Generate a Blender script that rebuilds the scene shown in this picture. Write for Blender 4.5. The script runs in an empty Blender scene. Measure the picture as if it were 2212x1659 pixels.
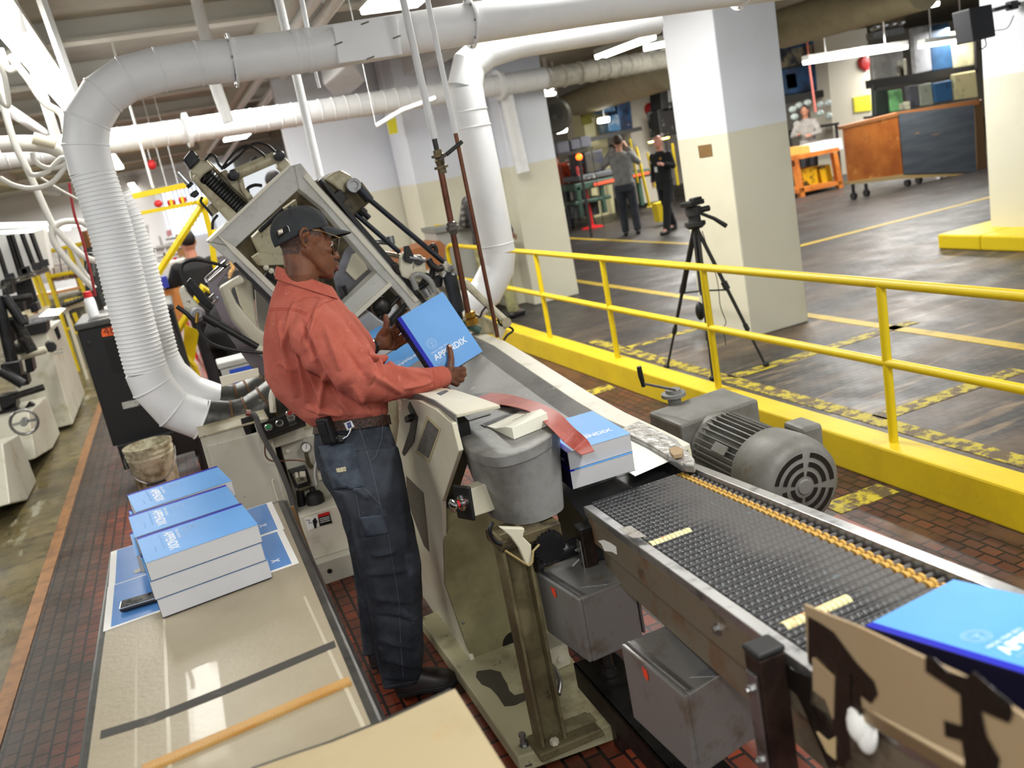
import bpy, bmesh, math, random
from mathutils import Vector, Matrix, noise
import numpy as np
random.seed(11)
S = bpy.context.scene
COL = S.collection
# ------------------------------------------------------------------ camera
CAM_H = 1.85
FPX = 1940.0
CX, CY = 1106.0, 829.5
YAW, PITCH, ROLL = math.radians(18.77), math.radians(14.264), math.radians(-10.898)
def _cam_axes():
    cy, sy, cp, sp = math.cos(YAW), math.sin(YAW), math.cos(PITCH), math.sin(PITCH)
    f = Vector((sy*cp, cy*cp, -sp)); r = Vector((cy, -sy, 0)); u = r.cross(f)
    cr, sr = math.cos(ROLL), math.sin(ROLL)
    return cr*r + sr*u, -sr*r + cr*u, f
CR, CU, CF = _cam_axes()
CO = Vector((0, 0, CAM_H))
cam_data = bpy.data.cameras.new('camera')
cam = bpy.data.objects.new('camera', cam_data)
COL.objects.link(cam)
cam.matrix_world = Matrix(((CR.x, CU.x, -CF.x, CO.x), (CR.y, CU.y, -CF.y, CO.y), (CR.z, CU.z, -CF.z, CO.z), (0, 0, 0, 1)))
cam_data.sensor_width = 36.0
cam_data.lens = FPX / 2212 * 36
cam_data.clip_end = 200
cam_data.clip_start = 0.05
cam_data.dof.use_dof = True
cam_data.dof.focus_distance = 2.95
cam_data.dof.aperture_fstop = 3.2
S.camera = cam
# ------------------------------------------------------------------ world, view
S.view_settings.view_transform = 'Standard'
S.view_settings.look = 'None'
S.view_settings.gamma = 1.0
S.view_settings.exposure = 0.0
S.view_settings.use_curve_mapping = False
W = bpy.data.worlds.new('world'); S.world = W
W.use_nodes = True
W.node_tree.nodes['Background'].inputs[0].default_value = (0.93, 0.97, 1.0, 1)
W.node_tree.nodes['Background'].inputs[1].default_value = 0.86
# area lights for the ceiling rows; right-bay and far-wall ones added to brighten
def area(name, loc, sx, sy, power, col=(1, 0.985, 0.94), rot=(0, 0, 0)):
    l = bpy.data.lights.new(name, 'AREA'); l.shape = 'RECTANGLE'; l.size = sx; l.size_y = sy
    l.energy = power; l.color = col
    o = bpy.data.objects.new(name, l); COL.objects.link(o); o.location = loc; o.rotation_euler = rot
    return o
FIX = []     # (x, y, z, length) of the lights; only some have a lamp body further down
for (x, y, z, L, p) in [(-0.55, 8.35, 3.14, 5.8, 120), (-0.55, -1.0, 3.12, 2.4, 90), (1.9, 0.6, 3.12, 2.4, 95), (-2.6, 3.0, 3.12, 2.4, 90), (2.3, 5.7, 3.12, 2.4, 150),
                        (4.9, 1.6, 3.12, 2.4, 110), (6.8, 8.4, 2.9, 2.4, 190), (-0.4, 19, 3.12, 4.8, 170), (2.2, 15, 3.12, 2.4, 110),
                        (12, 12.5, 2.7, 2.4, 260), (9.6, 15.5, 2.7, 2.4, 260), (16, 16, 2.7, 3.2, 300), (-5, 14, 3.12, 4, 420), (-3, 27, 3.12, 6, 1000), (-2, 34, 3.12, 4, 350), (1.0, 10.0, 3.12, 2.4, 90)]:
    area('fixture_fill_light', (x, y, z-0.07), 0.22, L, p)
# ------------------------------------------------------------------ picture-to-room helpers: a ray met with a real plane
def ray(x, y): return CR*((x-CX)/FPX) - CU*((y-CY)/FPX) + CF
def PZ(x, y, z): d = ray(x, y); return CO + d*((z-CAM_H)/d.z)
def PY(x, y, Y): d = ray(x, y); return CO + d*(Y/d.y)
def PXX(x, y, X): d = ray(x, y); return CO + d*(X/d.x)
def PD(x, y, t): return CO + ray(x, y)*t
def PP(x, y, p, n): d = ray(x, y); return CO + d*(((p-CO).dot(n))/d.dot(n))
# ------------------------------------------------------------------ materials
def lin(c):
    o = []
    for v in c:
        v = v/255.0
        o.append(v/12.92 if v <= 0.04045 else ((v+0.055)/1.055)**2.4)
    return (o[0], o[1], o[2], 1)
def M(name, col, rough=0.5, metal=0.0, var=None, bump=None, coat=0.0, emit=0.0, stretch=None, spec=None, var2=None, coord='Object'):
    """var / var2 = (colour, scale, lo, hi): noise wear; bump = (scale, strength)"""
    m = bpy.data.materials.new(name); m.use_nodes = True
    nt = m.node_tree; N = nt.nodes; L = nt.links
    b = N['Principled BSDF']
    b.inputs['Roughness'].default_value = rough
    b.inputs['Metallic'].default_value = metal
    b.inputs['Coat Weight'].default_value = coat
    if spec is not None: b.inputs['Specular IOR Level'].default_value = spec
    b.inputs['Base Color'].default_value = lin(col)
    tc = N.new('ShaderNodeTexCoord'); mp = N.new('ShaderNodeMapping')
    L.new(tc.outputs[coord], mp.inputs[0])
    if stretch: mp.inputs['Scale'].default_value = stretch
    cur = None
    for vv in (var, var2):
        if not vv: continue
        c2, sc, lo, hi = vv
        n = N.new('ShaderNodeTexNoise'); n.inputs['Scale'].default_value = sc; n.inputs['Detail'].default_value = 6; n.inputs['Roughness'].default_value = 0.65
        L.new(mp.outputs[0], n.inputs['Vector'])
        r = N.new('ShaderNodeMapRange'); r.inputs[1].default_value = lo; r.inputs[2].default_value = hi
        L.new(n.outputs['Fac'], r.inputs[0])
        x = N.new('ShaderNodeMix'); x.data_type = 'RGBA'
        L.new(r.outputs[0], x.inputs[0])
        if cur is None: x.inputs[6].default_value = lin(col)
        else: L.new(cur, x.inputs[6])
        x.inputs[7].default_value = lin(c2)
        cur = x.outputs[2]
    if cur is not None: L.new(cur, b.inputs['Base Color'])
    if bump:
        n = N.new('ShaderNodeTexNoise'); n.inputs['Scale'].default_value = bump[0]; n.inputs['Detail'].default_value = 4
        L.new(mp.outputs[0], n.inputs['Vector'])
        bp = N.new('ShaderNodeBump'); bp.inputs['Strength'].default_value = bump[1]; bp.inputs['Distance'].default_value = 0.01
        L.new(n.outputs['Fac'], bp.inputs['Height']); L.new(bp.outputs[0], b.inputs['Normal'])
    if emit:
        b.inputs['Emission Color'].default_value = lin(col); b.inputs['Emission Strength'].default_value = emit
    return m
# ------------------------------------------------------------------ mesh builder
def V(*a): return Vector(a[0]) if len(a) == 1 else Vector(a)
class MB:
    def __init__(s): s.bm = bmesh.new(); s.mi = 0
    def _f(s, vs):
        try: f = s.bm.faces.new(vs)
        except ValueError: return None
        f.material_index = s.mi; return f
    def box(s, c, size, R=None):
        c = V(c); h = [size[0]/2, size[1]/2, size[2]/2]
        R = R or Matrix.Identity(3)
        vs = [s.bm.verts.new(c + R @ Vector((sx*h[0], sy*h[1], sz*h[2]))) for sx in (-1, 1) for sy in (-1, 1) for sz in (-1, 1)]
        for q in ((0,1,3,2), (4,6,7,5), (0,4,5,1), (2,3,7,6), (0,2,6,4), (1,5,7,3)): s._f([vs[i] for i in q])
        return s
    def bx(s, x0, x1, y0, y1, z0, z1):
        return s.box(((x0+x1)/2, (y0+y1)/2, (z0+z1)/2), (abs(x1-x0), abs(y1-y0), abs(z1-z0)))
    def prism(s, pts, vec):
        vec = V(vec); pts = [V(p) for p in pts]
        a = [s.bm.verts.new(p) for p in pts]; b = [s.bm.verts.new(p+vec) for p in pts]
        s._f(a); s._f(b[::-1])
        n = len(a)
        for i in range(n): s._f([a[i], b[i], b[(i+1) % n], a[(i+1) % n]])
        return s
    def poly(s, pts):
        s._f([s.bm.verts.new(V(p)) for p in pts]); return s
    def loft(s, rings, cap=True, closed=True):
        R = [[s.bm.verts.new(V(p)) for p in r] for r in rings]
        n = len(R[0])
        for a, b in zip(R, R[1:]):
            for i in range(n if closed else n-1):
                s._f([a[i], a[(i+1) % n], b[(i+1) % n], b[i]])
        if cap: s._f(R[0][::-1]); s._f(R[-1])
        return s
    def tube(s, pts, r, n=10, cap=True):
        pts = [V(p) for p in pts]
        rr = r if isinstance(r, (list, tuple)) else [r]*len(pts)
        t0 = (pts[1]-pts[0]).normalized()
        up = Vector((0, 0, 1)) if abs(t0.z) < 0.9 else Vector((1, 0, 0))
        e1 = t0.cross(up).normalized()
        rings = []
        for i, p in enumerate(pts):
            if i == 0: t = t0; k = 1
            elif i == len(pts)-1: t = (pts[i]-pts[i-1]).normalized(); k = 1
            else:
                a = (pts[i]-pts[i-1]).normalized(); b = (pts[i+1]-pts[i]).normalized()
                t = (a+b)
                t = t.normalized() if t.length > 1e-6 else a
            e1 = (e1 - t*e1.dot(t))
            e1 = e1.normalized() if e1.length > 1e-6 else t.orthogonal().normalized()
            e2 = t.cross(e1)
            rings.append([p + (e1*math.cos(2*math.pi*j/n) + e2*math.sin(2*math.pi*j/n))*rr[i] for j in range(n)])
        return s.loft(rings, cap)
    def cyl(s, a, b, r, r2=None, n=20):
        return s.tube([a, b], [r, r if r2 is None else r2], n)
    def lathe(s, c, axis, prof, n=28, cap=True):
        c = V(c); ax = V(axis).normalized(); e1 = ax.orthogonal().normalized(); e2 = ax.cross(e1)
        return s.loft([[c + ax*h + (e1*math.cos(2*math.pi*j/n)+e2*math.sin(2*math.pi*j/n))*max(r, 1e-4) for j in range(n)] for r, h in prof], cap)
    def ball(s, c, r, R=None, n=14, m=9):
        c = V(c); R = R or Matrix.Identity(3)
        if not isinstance(r, (list, tuple)): r = (r, r, r)
        rings = []
        for i in range(m+1):
            a = math.pi*i/m; q = max(math.sin(a), 1e-3)
            rings.append([c + R @ Vector((r[0]*q*math.cos(2*math.pi*j/n), r[1]*q*math.sin(2*math.pi*j/n), r[2]*math.cos(a))) for j in range(n)])
        return s.loft(rings)
    def caps(s, a, b, ra, rb, n=14):
        a = V(a); b = V(b); d = (b-a).normalized(); P = []; Rr = []
        for k in range(5):
            t = math.pi/2*(k/4.0); P.append(a - d*ra*math.cos(t)); Rr.append(max(ra*math.sin(t), 1e-4))
        for k in range(5):
            t = math.pi/2*(1-k/4.0); P.append(b + d*rb*math.cos(t)); Rr.append(max(rb*math.sin(t), 1e-4))
        return s.tube(P, Rr, n)
    def build(s, name, mats, parent=None, smooth=40, bevel=0, recalc=True, segs=2):
        if recalc: bmesh.ops.recalc_face_normals(s.bm, faces=s.bm.faces)
        if smooth:
            for f in s.bm.faces: f.smooth = True
            lim = math.radians(smooth)
            for e in s.bm.edges:
                if len(e.link_faces) == 2 and e.calc_face_angle(0) > lim: e.smooth = False
        me = bpy.data.meshes.new(name); s.bm.to_mesh(me); s.bm.free()
        return link_mesh(name, me, mats, parent, bevel, segs)
def link_mesh(name, me, mats, parent=None, bevel=0, segs=2):
    if not isinstance(mats, (list, tuple)): mats = [mats]
    for m in mats: me.materials.append(m)
    o = bpy.data.objects.new(name, me); COL.objects.link(o)
    if parent is not None: attach(o, parent)
    if bevel:
        md = o.modifiers.new('bevel', 'BEVEL'); md.width = bevel; md.segments = segs; md.limit_method = 'ANGLE'; md.angle_limit = math.radians(40)
    return o
def root_matrix(o):
    m = Matrix.Identity(4)
    if o is None: return m
    return root_matrix(o.parent) @ o.matrix_parent_inverse @ o.matrix_basis if o.parent else o.matrix_basis.copy()
def attach(o, parent):
    o.parent = parent; o.matrix_parent_inverse = root_matrix(parent).inverted()
def tag(o, label=None, cat=None, group=None, kind=None):
    if label: o['label'] = label
    if cat: o['category'] = cat
    if group: o['group'] = group
    if kind: o['kind'] = kind
    return o
def thing(name, label, cat, loc=(0, 0, 0), group=None):
    o = bpy.data.objects.new(name, None); COL.objects.link(o); o.empty_display_size = 0.1
    o.location = V(loc)
    return tag(o, label, cat, group)
def struct(o): o['kind'] = 'structure'; return o
def copy_tree(o, parent=None):
    c = o.copy(); COL.objects.link(c)
    if parent is not None: c.parent = parent
    for ch in list(o.children): copy_tree(ch, c)
    return c
def rot_xyz(x=0, y=0, z=0):
    return (Matrix.Rotation(z, 3, 'Z') @ Matrix.Rotation(y, 3, 'Y') @ Matrix.Rotation(x, 3, 'X'))
def frame3(ex, ey, ez): return Matrix((ex, ey, ez)).transposed()
def text_obj(name, body, size, mat, origin, ex, ey, parent, depth=0.0006, bold=0.0, align='LEFT', sx=1.0):
    cu = bpy.data.curves.new(name, 'FONT'); cu.body = body; cu.size = size; cu.extrude = depth; cu.offset = bold; cu.align_x = align
    o = bpy.data.objects.new(name, cu); COL.objects.link(o)
    dg = bpy.context.evaluated_depsgraph_get()
    me = bpy.data.meshes.new_from_object(o.evaluated_get(dg))
    bpy.data.objects.remove(o)
    ex = V(ex).normalized(); ey = V(ey); ey = (ey - ex*ey.dot(ex)).normalized(); ez = ex.cross(ey)
    T = Matrix.Translation(V(origin)) @ frame3(ex*sx, ey, ez).to_4x4()
    me.transform(T)
    return link_mesh(name, me, mat, parent)
def fuse(bm_mb, voxel, smooth=4, factor=0.5):
    """one continuous surface out of overlapping closed lumps; returns a mesh"""
    bmesh.ops.recalc_face_normals(bm_mb.bm, faces=bm_mb.bm.faces)
    me = bpy.data.meshes.new('tmp'); bm_mb.bm.to_mesh(me); bm_mb.bm.free()
    o = bpy.data.objects.new('tmp', me); COL.objects.link(o)
    r = o.modifiers.new('r', 'REMESH'); r.mode = 'VOXEL'; r.voxel_size = voxel; r.use_smooth_shade = True
    if smooth:
        k = o.modifiers.new('s', 'SMOOTH'); k.factor = factor; k.iterations = smooth
    dg = bpy.context.evaluated_depsgraph_get()
    out = bpy.data.meshes.new_from_object(o.evaluated_get(dg))
    bpy.data.objects.remove(o); bpy.data.meshes.remove(me)
    for p in out.polygons: p.use_smooth = True
    return out
def mesh_xyz(me):
    a = np.empty(len(me.vertices)*3, dtype=np.float32); me.vertices.foreach_get('co', a); return a.reshape(-1, 3)
def mesh_nrm(me):
    a = np.empty(len(me.vertices)*3, dtype=np.float32); me.vertices.foreach_get('normal', a); return a.reshape(-1, 3)
def mesh_set(me, a): me.vertices.foreach_set('co', a.astype(np.float32).ravel()); me.update()
def arc(pts, n=8):
    """smooth open spline (Catmull-Rom) through points"""
    P = [V(p) for p in pts]; P = [P[0]*2-P[1]] + P + [P[-1]*2-P[-2]]
    out = []
    for i in range(1, len(P)-2):
        for k in range(n):
            t = k/n; a, b, c, d = P[i-1], P[i], P[i+1], P[i+2]
            out.append(0.5*((2*b) + (c-a)*t + (2*a-5*b+4*c-d)*t*t + (3*b-a-3*c+d)*t**3))
    out.append(P[-2]); return out
# ------------------------------------------------------------------ shared materials
cream = M('cream_paint', (205, 200, 178), 0.45, 0, (( 150, 140, 110), 9, 0.58, 0.8), (60, 0.05), var2=((96, 88, 66), 25, 0.66, 0.74))
cream_l = M('pale_cream_paint', (212, 208, 192), 0.42, 0, ((170, 164, 142), 7, 0.55, 0.8))
greywhite = M('grey_white_enamel', (186, 186, 180), 0.4, 0, ((150, 148, 138), 8, 0.5, 0.8), var2=((110, 102, 84), 30, 0.68, 0.76))
olive = M('olive_paint', (142, 136, 100), 0.5, 0, ((108, 102, 70), 4, 0.45, 0.7), (80, 0.04))
darkolive = M('dirty_olive_steel', (96, 86, 62), 0.5, 0.3, ((42, 36, 26), 14, 0.45, 0.65))
black = M('black_plastic', (14, 14, 15), 0.45)
blackm = M('black_metal', (28, 28, 30), 0.4, 0.4, ((52, 52, 54), 12, 0.5, 0.7))
darksteel = M('dark_steel', (62, 60, 58), 0.38, 0.8, ((38, 34, 30), 20, 0.5, 0.7))
steel = M('steel', (150, 150, 150), 0.32, 0.85, ((96, 94, 90), 14, 0.5, 0.72), (90, 0.05))
alu = M('aluminium', (205, 205, 205), 0.28, 0.9, ((130, 130, 132), 18, 0.52, 0.7))
chrome = M('chrome', (220, 220, 220), 0.12, 1.0)
castgrey = M('cast_grey', (128, 128, 126), 0.5, 0.15, ((96, 94, 88), 7, 0.42, 0.66), (50, 0.12), var2=((146, 138, 116), 16, 0.62, 0.74))
yellow = M('safety_yellow', (214, 188, 16), 0.4, 0, ((206, 172, 16), 6, 0.55, 0.75))
whitep = M('white_paint', (224, 226, 228), 0.5, 0, ((206, 208, 208), 5, 0.5, 0.8))
paper = M('white_paper', (236, 236, 232), 0.7)
brass = M('brass', (178, 138, 60), 0.35, 0.9)
copper = M('copper_pipe', (112, 72, 54), 0.38, 0.75, ((88, 52, 40), 12, 0.45, 0.7))
redp = M('red_paint', (196, 28, 30), 0.5)
rubber = M('black_rubber', (22, 22, 22), 0.6)
orange = M('orange_label', (236, 100, 40), 0.6)
# ================================================================== THE ROOM
def floor_mat(name, kind):
    m = bpy.data.materials.new(name); m.use_nodes = True
    nt = m.node_tree; N = nt.nodes; L = nt.links; b = N['Principled BSDF']
    tc = N.new('ShaderNodeTexCoord'); sep = N.new('ShaderNodeSeparateXYZ'); L.new(tc.outputs['Object'], sep.inputs[0])
    def noi(sc, det=5, st=None):
        n = N.new('ShaderNodeTexNoise'); n.inputs['Scale'].default_value = sc; n.inputs['Detail'].default_value = det; n.inputs['Roughness'].default_value = 0.6
        if st:
            mp = N.new('ShaderNodeMapping'); mp.inputs['Scale'].default_value = st; L.new(tc.outputs['Object'], mp.inputs[0]); L.new(mp.outputs[0], n.inputs['Vector'])
        else: L.new(tc.outputs['Object'], n.inputs['Vector'])
        return n.outputs['Fac']
    def rng(s, lo, hi, a=0.0, c=1.0):
        r = N.new('ShaderNodeMapRange'); L.new(s, r.inputs[0])
        for i, v in zip((1, 2, 3, 4), (lo, hi, a, c)): r.inputs[i].default_value = v
        return r.outputs[0]
    def mix(f, a, c, mode='MIX'):
        x = N.new('ShaderNodeMix'); x.data_type = 'RGBA'; x.blend_type = mode
        if isinstance(f, float): x.inputs[0].default_value = f
        else: L.new(f, x.inputs[0])
        for i, v in ((6, a), (7, c)):
            if isinstance(v, tuple): x.inputs[i].default_value = lin(v)
            else: L.new(v, x.inputs[i])
        return x.outputs[2]
    def mul(a, c):
        k = N.new('ShaderNodeMath'); k.operation = 'MULTIPLY'
        for i, v in ((0, a), (1, c)):
            if isinstance(v, float): k.inputs[i].default_value = v
            else: L.new(v, k.inputs[i])
        return k.outputs[0]
    if kind == 'concrete':
        c = mix(rng(noi(2.2), 0.35, 0.65), (112, 100, 66), (74, 66, 44))
        c = mix(rng(noi(9), 0.5, 0.72), c, (52, 46, 34))
        c = mix(rng(noi(1.3, 8, (3, 0.7, 1)), 0.6, 0.64), c, (142, 138, 118))
        L.new(c, b.inputs['Base Color']); rough = rng(noi(3), 0.3, 0.7, 0.18, 0.5)
    else:
        br = N.new('ShaderNodeTexBrick'); mp = N.new('ShaderNodeMapping')
        mp.inputs['Rotation'].default_value = (0, 0, math.pi/2 if kind == 'block' else 0)
        L.new(tc.outputs['Object'], mp.inputs[0]); L.new(mp.outputs[0], br.inputs['Vector'])
        br.inputs['Scale'].default_value = 1.0; br.inputs['Mortar Size'].default_value = 0.006 if kind == 'block' else 0.008
        br.inputs['Brick Width'].default_value = 0.085; br.inputs['Row Height'].default_value = 0.06 if kind == 'block' else 0.06
        if kind == 'block':
            br.inputs['Color1'].default_value = lin((70, 50, 36)); br.inputs['Color2'].default_value = lin((48, 38, 32)); br.inputs['Mortar'].default_value = lin((20, 16, 14))
            # red worn blocks
            brr = N.new('ShaderNodeTexBrick'); L.new(mp.outputs[0], brr.inputs['Vector'])
            brr.inputs['Scale'].default_value = 1.0; brr.inputs['Mortar Size'].default_value = 0.006; brr.inputs['Brick Width'].default_value = 0.085; brr.inputs['Row Height'].default_value = 0.06
            brr.inputs['Color1'].default_value = lin((158, 64, 32)); brr.inputs['Color2'].default_value = lin((108, 44, 24)); brr.inputs['Mortar'].default_value = lin((34, 16, 12))
            worn = rng(noi(1.1, 7), 0.38, 0.55)
            zone = mul(rng(sep.outputs['X'], -0.95, -0.60), rng(sep.outputs['X'], 1.0, 1.7, 1.0, 0.25))
            c = mix(mul(worn, zone), br.outputs['Color'], brr.outputs['Color'])
            c = mix(rng(noi(5, 6), 0.55, 0.75, 0, 0.5), c, (26, 22, 20))
            zr = rng(sep.outputs['X'], 1.6, 2.2)
            w2 = mul(rng(noi(2.3, 5, (1, 0.5, 1)), 0.5, 0.6), zr)
            c = mix(w2, c, (88, 62, 40))
        else:
            br.inputs['Color1'].default_value = lin((64, 60, 57)); br.inputs['Color2'].default_value = lin((50, 47, 46)); br.inputs['Mortar'].default_value = lin((34, 32, 32))
            c = br.outputs['Color']
            near = rng(sep.outputs['Y'], 5.0, 9.5, 1.0, 0.15)
            w = mul(rng(noi(0.8, 8, (0.5, 1.8, 1)), 0.42, 0.62), near)
            c = mix(w, c, (96, 78, 60))
            w2 = mul(rng(noi(3.0, 6, (0.4, 2.2, 1)), 0.56, 0.66), near)
            c = mix(w2, c, (122, 104, 82))
            w3 = rng(noi(4.0, 6), 0.6, 0.7, 0, 0.5); c = mix(w3, c, (40, 34, 32))
        L.new(c, b.inputs['Base Color']); rough = rng(noi(2.5), 0.3, 0.7, 0.34, 0.6)
    L.new(rough, b.inputs['Roughness'])
    bp = N.new('ShaderNodeBump'); bp.inputs['Strength'].default_value = 0.15; bp.inputs['Distance'].default_value = 0.01
    L.new(noi(30), bp.inputs['Height']); L.new(bp.outputs[0], b.inputs['Normal'])
    return m
struct(MB().bx(-1.13, 2.86, -3, 40, -0.1, 0).build('floor', floor_mat('floor_wood_block', 'block'), smooth=0))
struct(MB().bx(-12, -1.13, -3, 40, -0.1, 0).build('floor', floor_mat('floor_concrete', 'concrete'), smooth=0))
struct(MB().bx(2.86, 36, -3, 40, -0.1, 0).build('floor', floor_mat('floor_dark_block', 'far'), smooth=0))
tan_strip = M('brown_strip', (142, 100, 58), 0.5, 0, ((108, 74, 42), 8, 0.45, 0.65))
struct(MB().bx(-1.17, -1.10, -3, 40, 0, 0.004).build('trim_1', tan_strip, smooth=0))
# painted floor lines
yl = M('floor_line_yellow', (200, 170, 50), 0.5, 0, ((168, 138, 40), 5, 0.5, 0.7))
yw = M('floor_line_worn', (176, 160, 40), 0.6, 0, ((92, 76, 52), 12, 0.46, 0.54))
def line(n, x0, x1, y0, y1, m): struct(MB().bx(x0, x1, y0, y1, 0, 0.003).build('trim_%d' % n, m, smooth=0))
line(2, 7.30, 7.40, 9.6, 30, yl); line(3, 7.3, 11.6, 9.58, 9.70, yl); line(4, 4.95, 5.06, 0.5, 12, yl)
line(5, 3.40, 3.52, 2.4, 7.6, yw); line(6, 3.5, 4.9, 6.95, 7.06, yw); line(7, 3.5, 5.2, 5.35, 5.47, yw)
line(8, 2.50, 2.84, 3.12, 3.26, yw); line(9, 2.3, 2.84, 5.95, 6.10, yw); line(10, 3.5, 4.6, 3.9, 4.02, yw)
# red base board strip beside the machine
redbrick = M('red_painted_floor', (140, 56, 26), 0.4, 0, ((96, 40, 22), 10, 0.45, 0.65))
struct(MB().bx(2.30, 2.48, 1.2, 3.12, 0, 0.004).build('trim_11', redbrick, smooth=0))
# ceiling
ceil_m = M('ceiling_grey', (176, 174, 166), 0.8, 0, ((162, 160, 152), 3, 0.4, 0.7))
ceil_r = M('ceiling_brown_grey', (128, 122, 106), 0.8, 0, ((108, 100, 84), 2, 0.4, 0.7))
struct(MB().bx(-12, 3.4, -3, 40, 3.62, 3.75).build('ceiling', ceil_m, smooth=0))
struct(MB().bx(3.4, 36, -3, 40, 3.30, 3.75).build('ceiling', ceil_r, smooth=0))
beam_m = M('beam_white', (206, 206, 200), 0.7)
bn = 20
for y in (6.9, 9.0, 11.2, 13.5, 16, 19, 22.5, 26.5, 31):
    struct(MB().bx(-12, 3.4, y-0.05, y+0.05, 3.44, 3.62).bx(-12, 3.4, y-0.11, y+0.11, 3.43, 3.46).build('trim_%d' % bn, beam_m, smooth=0)); bn += 1
for x in (-3.2, 1.6):
    struct(MB().bx(x-0.12, x+0.12, -3, 38, 3.36, 3.62).build('trim_%d' % bn, beam_m, smooth=0)); bn += 1
struct(MB().bx(3.2, 3.5, -3, 12.6, 2.98, 3.62).build('trim_%d' % bn, M('white_beam', (214, 216, 216), 0.6), smooth=0)); bn += 1
# two-tone painted walls: pale blue-white above, cream below 1.68 m
def twotone(name, hi, lo, z=1.68):
    m = bpy.data.materials.new(name); m.use_nodes = True
    nt = m.node_tree; N = nt.nodes; L = nt.links; b = N['Principled BSDF']
    tc = N.new('ShaderNodeTexCoord'); sep = N.new('ShaderNodeSeparateXYZ'); L.new(tc.outputs['Object'], sep.inputs[0])
    k = N.new('ShaderNodeMath'); k.operation = 'GREATER_THAN'; k.inputs[1].default_value = z; L.new(sep.outputs['Z'], k.inputs[0])
    x = N.new('ShaderNodeMix'); x.data_type = 'RGBA'; x.inputs[6].default_value = lin(lo); x.inputs[7].default_value = lin(hi); L.new(k.outputs[0], x.inputs[0])
    n = N.new('ShaderNodeTexNoise'); n.inputs['Scale'].default_value = 2.0; n.inputs['Detail'].default_value = 6; L.new(tc.outputs['Object'], n.inputs['Vector'])
    r = N.new('ShaderNodeMapRange'); r.inputs[1].default_value = 0.5; r.inputs[2].default_value = 0.9; r.inputs[4].default_value = 0.35; L.new(n.outputs['Fac'], r.inputs[0])
    y = N.new('ShaderNodeMix'); y.data_type = 'RGBA'; y.blend_type = 'MULTIPLY'; y.inputs[7].default_value = lin((205, 200, 190)); L.new(r.outputs[0], y.inputs[0]); L.new(x.outputs[2], y.inputs[6])
    L.new(y.outputs[2], b.inputs['Base Color']); b.inputs['Roughness'].default_value = 0.45
    return m
tt = twotone('two_tone_wall', (214, 218, 226), (208, 205, 186))
def column(n, x0, x1, y0, y1, z1=3.62):
    o = MB().bx(x0, x1, y0, y1, 0, z1).build('trim_%d' % n, tt, smooth=0, bevel=0.012); struct(o)
column(40, 4.27, 4.86, 6.23, 6.97)
column(41, 3.95, 4.56, 10.19, 10.9)
column(42, 3.72, 3.97, 10.5, 10.9)
column(43, 3.05, 3.40, 11.2, 12.0)
column(44, 8.05, 8.9, 6.4, 7.2)
struct(MB().bx(3.36, 3.80, 10.88, 11.1, 0, 3.62).build('wall_back', tt, smooth=0))
struct(MB().bx(3.36, 3.46, 10.9, 13.2, 0, 3.62).build('wall_side', tt, smooth=0))
struct(MB().bx(1.75, 3.40, 12.2, 12.4, 0, 3.62).build('wall_middle', tt, smooth=0))
struct(MB().bx(-12, 2, 38, 38.2, 0, 3.62).build('wall_far', M('far_wall', (236, 236, 238), 0.6), smooth=0))
struct(MB().bx(-12.2, -12, -3, 38, 0, 3.62).build('wall_left', M('left_wall', (210, 210, 206), 0.6), smooth=0))
struct(MB().bx(3.4, 36, 24, 24.2, 0, 3.5).build('wall_right_far', M('right_far_wall', (206, 198, 186), 0.6), smooth=0))
struct(MB().bx(27, 27.2, 2, 24, 0, 3.5).build('wall_right', M('right_wall', (198, 190, 170), 0.6), smooth=0))
# yellow base around the right-hand column
struct(MB().bx(7.62, 9.3, 6.95, 7.5, 0, 0.16).bx(7.62, 9.3, 6.05, 6.95, 0, 0.16).build('trim_50', yellow, smooth=0, bevel=0.02))
# windows in the far wall: bright panes with vertical blinds
win_m = M('daylight_pane', (232, 242, 255), 0.3, emit=1.5)
for i, (x0, x1) in enumerate(((0.3, 1.9), (-2.4, -1.1))):
    w = MB().bx(x0, x1, 37.93, 37.97, 1.0, 2.9).build('window_%d' % (i+1), win_m, smooth=0); struct(w)
    f = MB()
    for k in range(12):
        xx = x0 + (x1-x0)*k/11; f.bx(xx-0.03, xx+0.03, 37.86, 37.9, 1.0, 2.9)
    struct(f.build('window_blind', whitep, w, smooth=0))
# ---- fluorescent fixtures
tube_m = M('fluorescent_tube', (255, 252, 240), 0.4, emit=9)
hous_m = M('fixture_housing', (206, 206, 200), 0.4)
def fixture(x, y, z, L, label, alongx=False, w=0.21, grp='fluorescent ceiling lights', drop=0.5, strips=2):
    t = thing('fluorescent_light', label, 'ceiling light', (x, y, z), grp)
    a = MB(); b = MB()
    if alongx:
        a.bx(x-L/2, x+L/2, y-w/2, y+w/2, z+0.0, z+0.05); b.bx(x-L/2+.02, x+L/2-.02, y-w/2+.01, y+w/2-.01, z-0.045, z-0.001)
        rods = [((x+q*L, y, z+0.05), (x+q*L, y, z+drop)) for q in (-.4, .4)]
    else:
        a.bx(x-w/2, x+w/2, y-L/2, y+L/2, z+0.0, z+0.05); b.bx(x-w/2+.01, x+w/2-.01, y-L/2+.02, y+L/2-.02, z-0.045, z-0.001)
        rods = [((x, y+q*L, z+0.05), (x, y+q*L, z+drop)) for q in (-.4, .4)]
    a.build('housing', hous_m, t, smooth=0); b.build('diffuser', tube_m, t, smooth=0, bevel=0.012)
    for p, q in rods: MB().cyl(p, q, 0.008, n=8).build('hanger_rod', whitep, t)
    return t
fixture(-0.55, 8.35, 3.2, 6.0, 'long bright strip light above the white elbow duct, upper left corner of the photo')
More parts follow.
